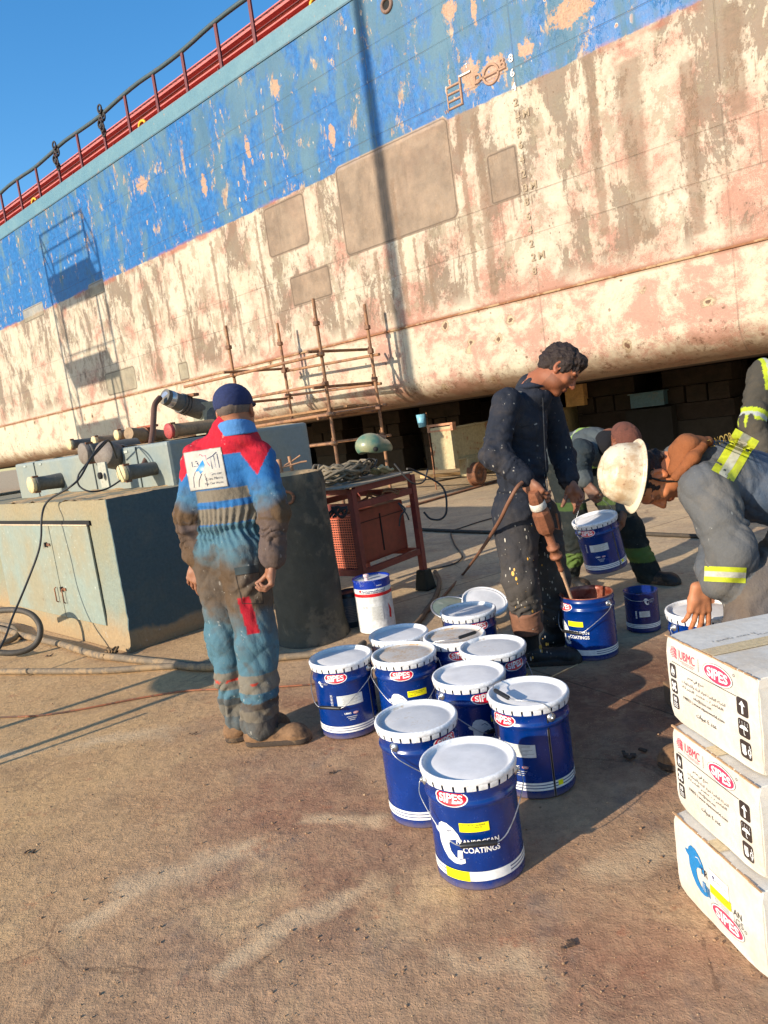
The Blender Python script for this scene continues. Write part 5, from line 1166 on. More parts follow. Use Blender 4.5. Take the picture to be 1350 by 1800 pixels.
# ------------------------------------------------------------------ beyond the frame: what throws the long shadows
def tower():
    c = hp(13.35, 0, 0) - Vector((SDIR.x, SDIR.y, 0)).normalized()*7.5; zt = .384*7.5
    t = empty('access_tower', (c.x, c.y, 0), ROTH, 'tall mobile access tower with a railed top platform, standing outside the left edge', 'tower'); st = worn('tower_steel', srgb(120, 120, 116), srgb(90, 70, 56), .5)
    w2 = 1.2; d2 = 1.1
    for sx in (-1, 1):
        for sy in (-1, 1): MB().tube([(sx*w2, sy*d2, 0), (sx*w2, sy*d2, zt+7.15)], .045, 8).build('leg', st, t)
    mb = MB()
    for zz in (zt+7.12, zt+6.65): 
        for sy in (-1, 1): mb.tube([(-w2, sy*d2, zz), (w2, sy*d2, zz)], .03, 6)
        for sx in (-1, 1): mb.tube([(sx*w2, -d2, zz), (sx*w2, d2, zz)], .03, 6)
    mb.build('guard_rail', st, t)
    MB().box((0, 0, zt+5.95), (2*w2, 2*d2, .1)).box((0, -d2, zt+6.2), (2*w2, .03, .45)).build('top_platform', st, t)
    MB().box((0, 0, zt+3.75), (2*w2, 2*d2*.8, .06)).box((0, -d2*.8, zt+3.95), (2*w2, .03, .3)).build('middle_platform', st, t)
    MB().box((0, 0, zt+1.95), (2*w2, 2*d2, .06)).build('lower_platform', st, t)
    mb = MB(); 
    for k in range(int((zt+6)/.35)): mb.tube([(-w2, -d2, .35*k+.3), (-w2, d2, .35*k+.3+(.3 if k % 2 else 0))], .016, 5)
    for zz in (zt+2.8, zt+4.7): mb.tube([(-w2, -d2, zz), (w2, -d2, zz)], .025, 6); mb.tube([(w2, -d2, zz), (w2, d2, zz+.8)], .02, 6)
    mb.build('brace', st, t)
    c = hp(2.64, 0, 0) - Vector((SDIR.x, SDIR.y, 0)).normalized()*11
    t = empty('light_mast', (c.x, c.y, 0), 0, 'tall tapering yard light mast outside the left edge', 'mast'); MB().tube([(0, 0, 0), (0, 0, 16)], [.16, .09], 20).box((0, 0, .02), (.6, .6, .04)).build('pole', st, t); MB().box((0, 0, 16.1), (1.4, .3, .25)).build('lamp_head', st, t)
    c = Vector((-.68, 5.1, 0)) - Vector((.809, .588, 0))*3.35
    t = empty('shade_tank', (c.x, c.y, 0), RAD(-54), 'tank shape on a steel stand added outside the left edge to shade the bollard', 'tank')  # unseen tank shape added to cast the shadow over bollard and ground
    MB().lathe([(0, .95), (.26, .95), (.27, 1.0), (.27, 2.25), (.24, 2.42), (.1, 2.5), (0, 2.5)], 32).build('barrel', worn('tank', srgb(60, 80, 120), None, .5), t)
    for (x, y) in ((-.22, -.2), (.22, -.2), (-.22, .2), (.22, .2)): MB().tube([(x*1.3, y*1.3, 0), (x, y, .96)], .018, 8).build('leg', st, t)
    q = ground(0, 1345) ; d = Vector((.809, .588, 0)); c2 = q - d*.5; MB_ = MB().tube([(c2.x-.3, c2.y-.2, 0), (c2.x-.3, c2.y-.2, .62)], .012, 8).build('steel_pin', RUSTY); tag(MB_, 'steel marker pin standing just outside the left edge', 'pin')
tower()
# ------------------------------------------------------------------ people: each body one continuous surface grown from a blended distance field
def nrm(v): v = np.asarray(v, float); return v/np.linalg.norm(v)
def A3(v): return np.array([v[0], v[1], v[2]], float)
class Cone:
    """tapered limb a-b with radii ra, rb; flat=(axis, factor) widens it along an axis; fold=(amp, count, phase) adds cloth folds"""
    def __init__(s, a, b, ra, rb, k=.02, flat=None, fold=None, cid=0, sub=False):
        s.a, s.b, s.ra, s.rb, s.k, s.flat, s.fold, s.cid, s.sub = A3(a), A3(b), ra, rb, k, flat, fold, cid, sub
        m_ = max(ra, rb)*(max(1, flat[1]) if flat else 1)+.03+k; s.lo = np.minimum(s.a, s.b)-m_; s.hi = np.maximum(s.a, s.b)+m_
        d = s.b-s.a; s.L = max(np.linalg.norm(d), 1e-6); s.d = d/s.L
        s.p1 = nrm(np.cross(s.d, [0.3, .5, .81])); s.p2 = np.cross(s.d, s.p1)
    def f(s, P):
        q = P-s.a; tt = np.clip((q@s.d)/s.L, 0, 1); r = q-tt[..., None]*s.L*s.d
        if s.flat is not None:
            ax = nrm(s.flat[0]); c = r@ax; r = r+((c/s.flat[1]-c)[..., None])*ax
        R = s.ra+(s.rb-s.ra)*tt; dd = np.sqrt((r*r).sum(-1))
        if s.fold:
            A_, n_, ph = s.fold[:3]; an = np.arctan2(r@s.p2, r@s.p1); env = np.exp(-((tt-(s.fold[3] if len(s.fold) > 3 else .5))/(s.fold[4] if len(s.fold) > 4 else .45))**2)
            w_ = np.sin(np.pi*n_*tt+2.3*np.sin(an+ph)+1.2*np.sin(3*an+ph*2.1)+1.5*np.sin(9*tt+ph)); am = .25+.75*np.clip(np.sin(an+ph*1.7+4*tt), 0, 1); R = R+A_*env*am*(1-np.abs(w_)*2.0)
        return dd-R, tt
class Ell:
    def __init__(s, c, r, M=None, k=.015, cid=0, sub=False):
        s.c, s.r, s.k, s.cid, s.sub = A3(c), np.array(r, float), k, cid, sub; s.M = np.eye(3) if M is None else np.array(M, float)
        m_ = s.r.max()+.03+k; s.lo = s.c-m_; s.hi = s.c+m_
    def f(s, P):
        q = (P-s.c)@s.M; k0 = np.sqrt(((q/s.r)**2).sum(-1)); k1 = np.sqrt(((q/s.r**2)**2).sum(-1)); return k0*(k0-1)/np.maximum(k1, 1e-6), np.zeros(q.shape[:-1])
class Half:
    """keeps only the side of a plane its normal points away from"""
    def __init__(s, c, n): s.c = A3(c); s.n = nrm(n); s.sub = 'half'
    def f(s, P): return (P-s.c)@s.n
def sdf_mesh(name, prims, h, mats, parent, color=None, wrinkle=0.0, wsc=1.0, seed=0, disp=None, world=True, smooth_it=0):
    solid = [p for p in prims if p.sub is False]; lo = np.min([p.lo for p in solid], 0); hi = np.max([p.hi for p in solid], 0)
    n = np.ceil((hi-lo)/h).astype(int)+1; G = np.full(n, .06, np.float32)
    for p in prims:
        if p.sub == 'half': continue
        i0 = np.clip(np.floor((p.lo-lo)/h).astype(int), 0, n-1); i1 = np.clip(np.ceil((p.hi-lo)/h).astype(int)+1, 1, n)
        if (i1 <= i0).any(): continue
        ax = [lo[j]+h*np.arange(i0[j], i1[j]) for j in range(3)]; P = np.stack(np.meshgrid(*ax, indexing='ij'), -1); d = p.f(P)[0].astype(np.float32)
        sl_ = tuple(slice(i0[j], i1[j]) for j in range(3)); g = G[sl_]; k = max(p.k, 1e-4)
        if p.sub is True: hh = np.clip(.5-.5*(g+d)/k, 0, 1); G[sl_] = g*(1-hh)+(-d)*hh+k*hh*(1-hh)
        else: hh = np.clip(.5+.5*(d-g)/k, 0, 1); G[sl_] = d*(1-hh)+g*hh-k*hh*(1-hh)
    hs = [p for p in prims if p.sub == 'half']
    if hs:
        P = np.stack(np.meshgrid(*[lo[j]+h*np.arange(n[j]) for j in range(3)], indexing='ij'), -1)
        for p in hs: G = np.maximum(G, p.f(P).astype(np.float32))
    G = np.clip(G, -.06, .06); G[0] = G[-1] = .06; G[:, 0] = G[:, -1] = .06; G[:, :, 0] = G[:, :, -1] = .06
    g_ = vdb.FloatGrid(.06); g_.copyFromArray(np.ascontiguousarray(G)); pts, tri, qd = g_.convertToPolygons(isovalue=0.0, adaptivity=0)
    V = np.array(pts, float)*h+lo; F = np.array(qd)[:, ::-1]
    me = bpy.data.meshes.new(name)
    # normals for displacement
    e1 = V[F[:, 1]]-V[F[:, 0]]; e2 = V[F[:, 2]]-V[F[:, 0]]; fn = np.cross(e1, e2); N = np.zeros_like(V)
    for j in range(4): np.add.at(N, F[:, j], fn)
    N /= np.maximum(np.linalg.norm(N, axis=1, keepdims=True), 1e-9)
    rr = np.random.default_rng(seed)
    if wrinkle:
        o = np.zeros(len(V))
        for fr, am in ((20, 1), (33, .8), (52, .55), (85, .25)):
            for _ in range(3):
                kv = nrm(rr.normal(size=3)*[1, 1, .7])*fr*wsc; ph = rr.random()*6.28; kv2 = nrm(rr.normal(size=3))*fr*.5*wsc
                q_ = np.sin(V@kv+ph+1.6*np.sin(V@kv2+ph*2)); gate = np.clip(np.sin(V@(kv2*.6)+ph*3)+.35, 0, 1); o += am*gate*(1-2.2*np.abs(q_)**.8)
        V = V+N*(o*wrinkle/3.0)[:, None]
    if disp is not None: V = V+N*disp(V)[:, None]
    me.from_pydata(V.tolist(), [], F.tolist())
    if not isinstance(mats, (list, tuple)): mats = [mats]
    for mm in mats: me.materials.append(mm)
    me.polygons.foreach_set('use_smooth', [True]*len(me.polygons))
    if color is not None:
        D = np.full(len(V), 9.0); I = np.zeros(len(V), int); T = np.zeros(len(V))
        for i, p in enumerate(prims):
            if p.sub is not False: continue
            m_ = np.all((V > p.lo-.02) & (V < p.hi+.02), axis=1)
            if not m_.any(): continue
            d, t = p.f(V[m_]); idx = np.where(m_)[0]; b = d < D[idx]; ii = idx[b]; D[ii] = d[b]; I[ii] = p.cid; T[ii] = t[b]
        col = color(V, N, I, T); at_ = me.color_attributes.new('Col', 'FLOAT_COLOR', 'POINT'); at_.data.foreach_set('color', np.concatenate([col, np.ones((len(V), 1))], 1).astype(np.float32).ravel())
    me.update(); o = bpy.data.objects.new(name, me); C.objects.link(o)
    if parent is not None: put(o, parent, world)
    return o
def vnoise(V, sc_, seed=0):
    r = np.random.default_rng(seed); o = np.zeros(len(V)); tot = 0
    for f_ in (1, 2.1, 4.3, 8.7):
        for _ in range(3):
            k = nrm(r.normal(size=3))*f_*sc_; o += np.sin(V@k+r.random()*6.28+1.5*np.sin(V@(nrm(r.normal(size=3))*f_*sc_*.7)))/f_; tot += .7/f_
    return np.clip(.5+.5*o/tot, 0, 1)
def mixc(a, b, t): t = np.clip(t, 0, 1)[:, None]; return a*(1-t)+np.array(b)*t
def cloth_mat(name, rough=.9, dirt=None, amt=.3, fleck=None, famt=.5):
    M = Mat(name, rough, spec=.2); c = M.attr(); n = M.noise(7, 6, .65); f = M.noise(160, 3, .6); g = M.noise(24, 6, .7, off=(3, 3, 3))
    if dirt: c = M.mix(n.step(.5, .72)*amt, c, dirt)
    if fleck: c = M.mix(g.step(.66, .685)*famt, c, fleck); v, vc = M.voro(26, sc_=(1, 1, .45)); c = M.mix((1-v.step(.10, .13))*M.noise(6, 3, .5, off=(1, 5, 2)).step(.52, .58)*famt, c, fleck)
    M.base(M.vary(c, n*.5+f*.5, .72, 1.25)); M.bump(f*.25+n*1.4+M.noise(38, 4, .6, sc_=(1, 1, .4))*.55, .6, .012); return M.m
skin = Mat('skin', .55, spec=.35); _c = skin.attr(); _n = skin.noise(60, 4, .6); _m = skin.noise(12, 4, .6)
skin.base(skin.vary(_c, _n*.4+_m*.6, .75, 1.2)); skin.bump(_n+_m, .25, .002); skin.b.inputs['Subsurface Weight'].default_value = .08; skin.b.inputs['Subsurface Radius'].default_value = (.01, .004, .002); SKIN = skin.m
hairm = Mat('hair_dark', .6, spec=.3); _n = hairm.noise(70, 5, .7, dist=1.5); hairm.base(hairm.vary(srgb(44, 34, 30), _n, .3, 1.8)); hairm.bump(_n, 1.0, .006); HAIR = hairm.m
BOOTB = worn('rubber_black', srgb(26, 25, 24), srgb(96, 74, 54), .6, scale=9, amt=.6, thr=.57); BOOTT = worn('boot_leather', srgb(120, 90, 62), srgb(70, 52, 38), .85, scale=16, amt=.7, bump=.6, bdist=.004, thr=.52)
SOLE = worn('sole_dark', srgb(60, 48, 38), srgb(110, 88, 64), .9, scale=20, amt=.6)
def head_prims(c, fwd, up, s=1.0, k=.012):
    c = A3(c); y = nrm(A3(fwd)); z = A3(up); z = nrm(z-y*(z@y)); x = np.cross(y, z); M = np.stack([x, y, z], 1)
    g = lambda a, b, d: c+M@(np.array([a, b, d])*s)
    P = [Ell(g(0, -.012, .03), np.array((.076, .098, .088))*s, M, .01, 20), Ell(g(0, .03, -.035), np.array((.060, .064, .078))*s, M, .03, 21), Ell(g(0, .068, -.098), np.array((.026, .022, .018))*s, M, .03, 21),
         Ell(g(.046, .02, -.06), np.array((.022, .04, .034))*s, M, .03, 21), Ell(g(-.046, .02, -.06), np.array((.022, .04, .034))*s, M, .03, 21),
         Ell(g(0, .078, .03), np.array((.056, .016, .012))*s, M, .015, 20), Ell(g(.042, .062, -.022), np.array((.022, .02, .018))*s, M, .02, 21), Ell(g(-.042, .062, -.022), np.array((.022, .02, .018))*s, M, .02, 21),
         Ell(g(.031, .094, .008), np.array((.017, .014, .010))*s, M, .012, 0, True), Ell(g(-.031, .094, .008), np.array((.017, .014, .010))*s, M, .012, 0, True),
         Ell(g(.031, .076, .006), np.array((.014, .012, .010))*s, M, .003, 22), Ell(g(-.031, .076, .006), np.array((.014, .012, .010))*s, M, .003, 22),
         Cone(g(0, .088, .016), g(0, .112, -.026), .008*s, .012*s, .010, None, None, 23), Ell(g(.011, .098, -.03), np.array((.009, .012, .008))*s, M, .008, 23), Ell(g(-.011, .098, -.03), np.array((.009, .012, .008))*s, M, .008, 23),
         Ell(g(0, .091, -.056), np.array((.025, .011, .006))*s, M, .004, 24), Ell(g(0, .089, -.066), np.array((.022, .011, .007))*s, M, .005, 24),
         Cone(g(0, -.02, -.05), g(0, -.035, -.115), .056*s, .058*s, .03, None, None, 25)]
    for sg in (-1, 1):
        P += [Ell(g(sg*.079, -.008, .002), np.array((.010, .020, .033))*s, M, .004, 26), Ell(g(sg*.087, -.002, .004), np.array((.008, .011, .021))*s, M, .006, 0, True), Ell(g(sg*.078, .0, -.026), np.array((.008, .012, .012))*s, M, .006, 26)]
    return P, g, M
def hand_prims(wr, d, n, curls, side, s=1.0, spread=.10, thumb=(.6, .7, .5), fore=None, lens=(.072, .080, .075, .060)):
    """wr wrist, d finger direction, n palm normal, side +1 puts the thumb on d x n; curls per finger (list of 4) in radians of total bend"""
    wr = A3(wr); d = nrm(A3(d)); n = A3(n); n = nrm(n-d*(n@d)); t = np.cross(d, n)*side; P = []
    bases = []
    for i in range(4):
        u_ = (1.5-i)*.0205*s; b = wr+d*(.088-.004*abs(i-1))*s+t*u_; bases.append(b)
        P.append(Cone(wr+t*u_*.55+d*.006, b, .0155*s, .0125*s, .012, None, None, 10))
    P.append(Ell(wr+d*.03*s+t*.018*s+n*.008*s, np.array((.022, .022, .022))*s, None, .014, 10)); P.append(Ell(wr+d*.05*s-t*.018*s+n*.006*s, np.array((.018, .022, .018))*s, None, .014, 10))
    rads = (.0092, .0096, .0090, .0080)
    for i in range(4):
        dd = nrm(d+t*(1.5-i)*spread); p = bases[i]; an = 0; L_ = lens[i]*s
        for j, fr in enumerate((.46, .30, .24)):
            an += curls[i]*(.36, .38, .26)[j]; v = dd*math.cos(an)+n*math.sin(an); q = p+v*L_*fr
            P.append(Cone(p, q, rads[i]*s*(1.04-.08*j), rads[i]*s*(.96-.1*j), .003, None, None, 11 if j < 2 else 12)); p = q
    a_, b_, c_ = thumb   # out from palm, towards palm normal, bend
    b0 = wr+d*.022*s+t*.022*s; v = nrm(d*.62+t*a_+n*b_); p = b0+v*.040*s; P.append(Cone(b0, p, .0155*s, .0118*s, .010, None, None, 10))
    v2 = nrm(v+n*c_*.4+d*.35); q = p+v2*.032*s; P.append(Cone(p, q, .0112*s, .0102*s, .003, None, None, 11)); v3 = nrm(v2+n*c_*.5-t*.12*a_); P.append(Cone(q, q+v3*.024*s, .0102*s, .0086*s, .002, None, None, 12))
    if fore is not None: P.append(Cone(fore, wr+d*.008*s, .036*s, .025*s, .012, (t, 1.18), None, 9))
    return P
def skin_color(base, beard=0.0, headinv=None, dirt=.15, seed=1):
    b = np.array(base)
    def f(V, N, I, T):
        c = np.tile(b, (len(V), 1)); n = vnoise(V, 30, seed)
        c = c*(0.85+.3*n)[:, None]
        c = mixc(c, b*np.array((.95, .62, .55)), (I == 24)*.7); c = mixc(c, b*np.array((1.0, .78, .7)), ((I == 23) | (I == 26) | (I == 12))*.35)
        c = mixc(c, (.05, .03, .02), ((I == 22))*.5)
        if headinv is not None:
            L_ = headinv(V); 
            c = mixc(c, b*.45, beard*((L_[:, 2] < -.042) & (L_[:, 1] > -.01) & (L_[:, 2] > -.13))*(.6+.4*n)); c = mixc(c, b*.4, beard*.8*((np.abs(L_[:, 0]) < .03) & (L_[:, 2] < -.036) & (L_[:, 2] > -.052) & (L_[:, 1] > .08)))
            c = mixc(c, b*.25, ((np.abs(L_[:, 2]-.03) < .004+.002*n) & (np.abs(np.abs(L_[:, 0])-.032) < .019) & (L_[:, 1] > .055))*.85)
        c = mixc(c, (.16, .12, .09), ((I >= 9) & (I <= 12))*(n*dirt*2)); return c
    return f
def head_inv(g, M, c, s=1.0):
    c = A3(c); return lambda V: ((V-c)@M)/s
def person(label, group=None, loc=(0, 0, 0)):
    return empty('person', loc, 0, label, 'person', group)
def boot(parent, ankle, toe_dir, mat, L_=.29, sh=.1, top=None, flatz=0.0, name='boot', hi=None, sole=None):
    """foot along toe_dir on the ground, shaft to the ankle"""
    a = A3(ankle); d = nrm([toe_dir[0], toe_dir[1], 0]); sd = np.array([-d[1], d[0], 0]); z0 = flatz
    heel = np.array([a[0], a[1], z0])-d*.05
    P = [Ell(heel+[0, 0, .045], (.042, .042, .045), None, .02, 1), Cone(heel+d*.03+[0, 0, .05], heel+d*(L_-.09)+[0, 0, .040], .042, .040, .03, (sd, 1.12), None, 1), Ell(heel+d*(L_-.075)+[0, 0, .038], (.055, .055, .036), None, .03, 1),
         Cone(heel+d*.05+[0, 0, .07], a+[0, 0, sh], .048, .056, .03, None, (.003, 3, .5), 2), Cone(heel+d*.02+[0, 0, .013], heel+d*(L_-.06)+[0, 0, .012], .044, .052, .004, (sd, 1.05), None, 3)]
    if hi is not None: P.append(Cone(a+[0, 0, .06], hi, .06, .078, .03, None, (.004, 4, 1.0), 2))
    P.append(Half([0, 0, z0+.002], [0, 0, -1]))
    def colr(V, N, I, T):
        c = np.tile(np.array((.5, .5, .5)), (len(V), 1)); return c
    o = sdf_mesh(name, P, .005, mat, parent, None, .0022, 1.8, 3)
    S_ = [Cone(heel+d*.01+[0, 0, .010], heel+d*(L_-.065)+[0, 0, .010], .049, .058, .004, (sd, 1.04), None, 3), Half([0, 0, z0+.001], [0, 0, -1]), Half([0, 0, z0+.026], [0, 0, 1])]
    sdf_mesh('sole', S_, .004, SOLE, o)
    if mat is BOOTT:
        for k_ in range(4):
            c_ = heel+d*(.085+.026*k_)+np.array([0, 0, .105-.012*k_]); MB().tube([Vector(c_-sd*.024), Vector(c_+[0, 0, .012]), Vector(c_+sd*.024)], .0035, 6).build('lace', SOLE, o)
    return o
def rdir(px, py): return nrm(A3(ray(px, py)))
def patch_on(target_objs, fn_src, dirv, A, mats, name, parent, lift=.003, cut=.012, maxd=1.0):
    """project flat artwork on cloth: fn_src(x, y) gives a point in front of the cloth, dirv the throwing direction"""
    dg = bpy.context.evaluated_depsgraph_get(); trees = []
    for o in target_objs:
        me = o.data; M_ = o.matrix_world; trees.append(BVHTree.FromPolygons([v.co for v in me.vertices], [p.vertices for p in me.polygons]))
    dv = Vector(dirv).normalized()
    def fn(x, y, lay):
        p = Vector(fn_src(x, y)); best = None
        for tr in trees:
            h_, n_, i_, d_ = tr.ray_cast(p, dv, maxd)
            if h_ is not None and (best is None or d_ < best[1]): best = (h_, d_, n_)
        return (best[0]-dv*(lift+.0008*lay)) if best else p+dv*.15
    o = A.mesh(fn, cut, cut, name, mats, None); put(o, parent, True); return o
MG = 'workers of the painting gang'
def tor(pel, chest, nb, shl, shr, wp, wc, dp, k=.05, fold=None, cids=(1, 2), fw=None):
    """torso: pelvis, chest, collar; widths and depth; across = shoulder line"""
    ax = nrm(A3(shr)-A3(shl)); pel, chest, nb = A3(pel), A3(chest), A3(nb)
    return [Cone(pel, pel*.5+chest*.5, dp*1.0, dp*.98, k, (ax, wp/dp), fold, cids[0]), Cone(pel*.5+chest*.5, chest, dp*.98, dp*1.04, k, (ax, wc/dp), fold, cids[1]), Cone(chest, nb*.85+chest*.15, dp*1.02, dp*.52, k, (ax, wc/dp*.86), None, cids[1]),
            Cone(A3(shl), A3(shr), .052, .052, k, None, None, cids[1])]
def welding_mask():
    mk = Mat('mask_green', .32); mk.base(mk.mix(mk.noise(9, 5, .6).step(.4, .65), srgb(84, 116, 98), srgb(138, 138, 106))); mk.bump(mk.noise(9, 3, .5), .1, .01)
    c = at(650, 783, 5.75); t = empty('welding_mask', c, 0, 'grey-green welding mask lying face up on the coiled cable', 'welding mask'); g = lambda a, b, z: A3(c+BX*a+BY*b+Vector((0, 0, z)))
    M_ = np.stack([A3(BX), A3(BY), np.array([0, 0, 1.0])], 1)
    P = [Ell(g(0, 0, 0), (.115, .115, .095), M_, .03), Ell(g(.09, 0, -.02), (.12, .10, .070), M_, .04), Ell(g(.165, 0, -.045), (.07, .07, .04), M_, .03), Ell(g(.03, 0, -.09), (.2, .09, .06), M_, .01, 0, True), Half(g(0, 0, -.075), [-.15, 0, -1])]
    sdf_mesh('shell', P, .005, mk.m, t)
    R = Matrix([list(q) for q in M_]) @ Matrix.Rotation(RAD(14), 3, 'Y')
    MB().box(g(.085, -.01, .056), (.105, .11, .024), 0, R, .006).box(g(.085, -.01, .07), (.06, .08, .006), 1, R).build('lens_frame', [worn('lens_holder', srgb(150, 112, 92), (.1, .1, .1), .4), worn('lens', (.02, .03, .02), None, .1)], t, True)
    MB().lathe([(0, .014), (.018, .012), (.02, 0)], 16, 0, g(-.055, -.098, -.03), Matrix.Rotation(math.pi/2, 3, 'X')).build('knob', BLK, t, True)
welding_mask()
# ---- 1. the man standing with his back to us
def man_back():
    Y = 3.45; g = lambda px, py, y=Y: A3(at(px, py, y))
    t = person('man with his back turned, dirty blue coverall with red yoke, navy cap', MG, g(455, 1300)*[1, 1, 0])
    hc = g(414, 724, 3.42); fwd = np.array((.12, .98, -.16)); up = np.array((-.04, .12, 1.0))
    HP, hg, HM = head_prims(hc, fwd, up, 1.0)
    nb = g(409, 755, 3.42); chest = g(398, 830, 3.44); pel = g(402, 950, 3.46); shl = g(349, 806, 3.46); shr = g(455, 806, 3.38)
    el = g(332, 905, 3.42); er = g(482, 905, 3.30); wl = g(345, 990, 3.47); wr_ = g(478, 992, 3.26)
    hl, hr_ = g(378, 965, 3.48), g(428, 968, 3.40); kl, kr = g(398, 1120, 3.5), g(452, 1125, 3.40); al, ar = g(422, 1262, 3.52), g(458, 1272, 3.42)
    dl = nrm(g(338, 1040, 3.47)-wl); dr = nrm(g(477, 1045, 3.24)-wr_)
    body = HP + [Cone(nb-[0, 0, .02], chest, .06, .09, .03), Cone(chest, pel, .09, .09, .03), Cone(shl, shr, .04, .04, .03)]
    body += [Cone(shl, el, .042, .036, .02), Cone(shr, er, .042, .036, .02), Cone(el, wl, .036, .024, .01, None, None, 9), Cone(er, wr_, .036, .025, .01, None, None, 9)]
    body += [Cone(hl, kl, .07, .05, .02), Cone(hr_, kr, .07, .05, .02), Cone(kl, al, .045, .035, .02), Cone(kr, ar, .045, .035, .02)]
    body += hand_prims(wl, dl, np.array((.35, .75, .1)), (.5, .8, 1.1, 1.2), 1, 1.0, .16, (.55, .5, .4))
    body += hand_prims(wr_, dr, np.array((-.8, -.1, 0)), (1.9, 2.2, 2.4, 2.5), 1, 1.02, .03, (.25, .55, .9))
    sdf_mesh('body', body, .0045, SKIN, t, skin_color(srgb(158, 104, 76, .9), .0, head_inv(hg, HM, hc), .3)); 
    F = (.006, 5, .4)
    def colr(V, N, I, T):
        n = vnoise(V, 9, 4); n2 = vnoise(V, 30, 9); z = V[:, 2]; zn = z+(n-.5)*.02
        blue = np.array(srgb(50, 112, 172, .75)); teal = np.array(srgb(84, 122, 138, .72)); brown = np.array(srgb(98, 78, 58, .8)); red = np.array(srgb(186, 34, 52, .85)); grey = np.array(srgb(126, 118, 104, .8))
        c = np.tile(blue, (len(V), 1)); tor_ = (I == 1) | (I == 2); arm = (I == 3) | (I == 5); fore = (I == 4) | (I == 6); leg = (I >= 7) & (I <= 11)
        zs = chest[2]
        x_ = V[:, 0]-chest[0]
        zy = (shl[2]+.006) - .15*np.clip(np.abs(x_)-.115, 0, .2)*3.0*0 ; vy = np.where(x_ > .10, .11*np.clip(1-np.abs(x_-.165)/.07, 0, 1), 0)+np.where(x_ < -.13, .10*np.clip(1-np.abs(x_+.2)/.09, 0, 1), 0)
        n3 = vnoise(V, 75, 31); nn = (n-.5)*1.3+(n3-.5)*.9
        c = mixc(c, red, (zn*0+z > zy-vy).astype(float)*(tor_ | arm))
        zw = pel[2]+.085
        for a_, b_ in ((.118, .170), (.012, .084)):
            if b_: c = mixc(c, grey, ((z > zw+a_) & (z < zw+b_) & tor_).astype(float))
        c = mixc(c, teal, (leg | (tor_ & (z < zw+.01))).astype(float))
        c = mixc(c, teal, arm*np.clip((T-.4)*3+nn*.4, 0, 1)*.75); c = mixc(c, brown, arm*np.clip((T-.72)*4+nn*.6, 0, 1)); c = mixc(c, brown, fore*(.85+.15*n)); c = mixc(c, brown*.7, (fore & (np.abs(T-.12) < .035)).astype(float)*.8); c = mixc(c, brown*.65, (arm | fore | leg)*np.clip((n3-.66)*3, 0, .2))
        # brown dirt over the thighs and seat, legs darker grey towards the right
        zt = (z-(hr_[2]-.14)); c = mixc(c, brown, leg*np.clip(np.exp(-((zt+.02)/.16)**2)*1.3-.2+nn*.45, 0, .85)); c = mixc(c, brown*.8, leg*np.clip(nn*.8-.2, 0, .35)); c = mixc(c, np.array(srgb(60, 62, 60, .8)), leg*np.clip((x_-.12)*5+nn*.3, 0, .55))
        c = mixc(c, brown*.8, ((I == 9) | (I == 10)).astype(float)*np.clip((n-.45)*2.5, 0, .8))
        zk = (kr[2]+ar[2])/2
        c = mixc(c, grey, (leg & (np.abs(z-zk-.02) < .045)).astype(float)*.9); c = mixc(c, brown*.9, (leg & (z < zk-.07)).astype(float)*(.5+.5*n)); c = mixc(c, grey, (leg & (np.abs(z-.17) < .03)).astype(float)*.7)
        c = mixc(c, srgb(196, 60, 44, .8), (leg & (np.abs(z-zk-.02) < .006) & (n2 > .45)).astype(float)*.9)
        # red pocket flap on the right thigh
        c = mixc(c, red*.75, (((I == 9) | (I == 8)) & (np.abs(V[:, 0]-(kr[0]+.0)+.12*(V[:, 2]-kr[2]-.15)) < .026+.005*n) & (z > kr[2]+.06) & (z < kr[2]+.235)).astype(float))
        c = mixc(c, (.02, .02, .02), ((tor_ | leg) & (np.abs(z-zw) < .004)).astype(float)*.3)
        return c
    cl = tor(pel+[0, 0, .02], chest, nb, shl+[.02, 0, -.03], shr+[-.02, 0, -.03], .172, .178, .118, .05, (.006, 3, .2, .1, .3))
    cl[0].cid, cl[1].cid, cl[2].cid, cl[3].cid = 1, 2, 2, 2
    cl += [Cone(nb+[0, 0, .015], nb-[0, 0, .03], .064, .09, .02, None, None, 2), Ell(pel-[0, -.01, .05], (.168, .135, .12), None, .04, 8),
           Cone(shl, el, .070, .062, .03, None, (.008, 3.5, .3, .8, .4), 3), Cone(el, el*.22+wl*.78, .060, .05, .03, None, (.009, 3, 1.4, .5, .6), 4),
           Cone(shr, er, .074, .066, .03, None, (.009, 3.5, 1.3, .8, .4), 5), Cone(er, er*.22+wr_*.78, .062, .054, .03, None, (.010, 3, 2.4, .5, .6), 6),
           Cone(hl, kl, .108, .082, .04, None, (.007, 3, .9, .2, .4), 7), Cone(kl, al+[0, 0, .01], .084, .072, .03, None, (.011, 5, 2.0, .85, .4), 10),
           Cone(hr_, kr, .112, .092, .04, None, (.007, 3, 2.9, .2, .4), 9), Cone(kr, ar+[0, 0, .005], .092, .080, .03, None, (.012, 5, .6, .85, .4), 11),
           Half(wl*.82+el*.18, wl-el) if False else Cone(el*.28+wl*.72, el*.2+wl*.8, .054, .056, .006, None, None, 4), Cone(er*.28+wr_*.72, er*.2+wr_*.8, .058, .060, .006, None, None, 6)]
    cl += [Cone(nb+[0, -.01, -.02], shl+[.02, 0, .0], .062, .056, .05, None, None, 2), Cone(nb+[0, -.01, -.02], shr+[-.02, 0, .0], .062, .056, .05, None, None, 2)]
    cl += [Ell(hc+[.0, -.040, -.138], (.085, .068, .050), None, .04, 2)]
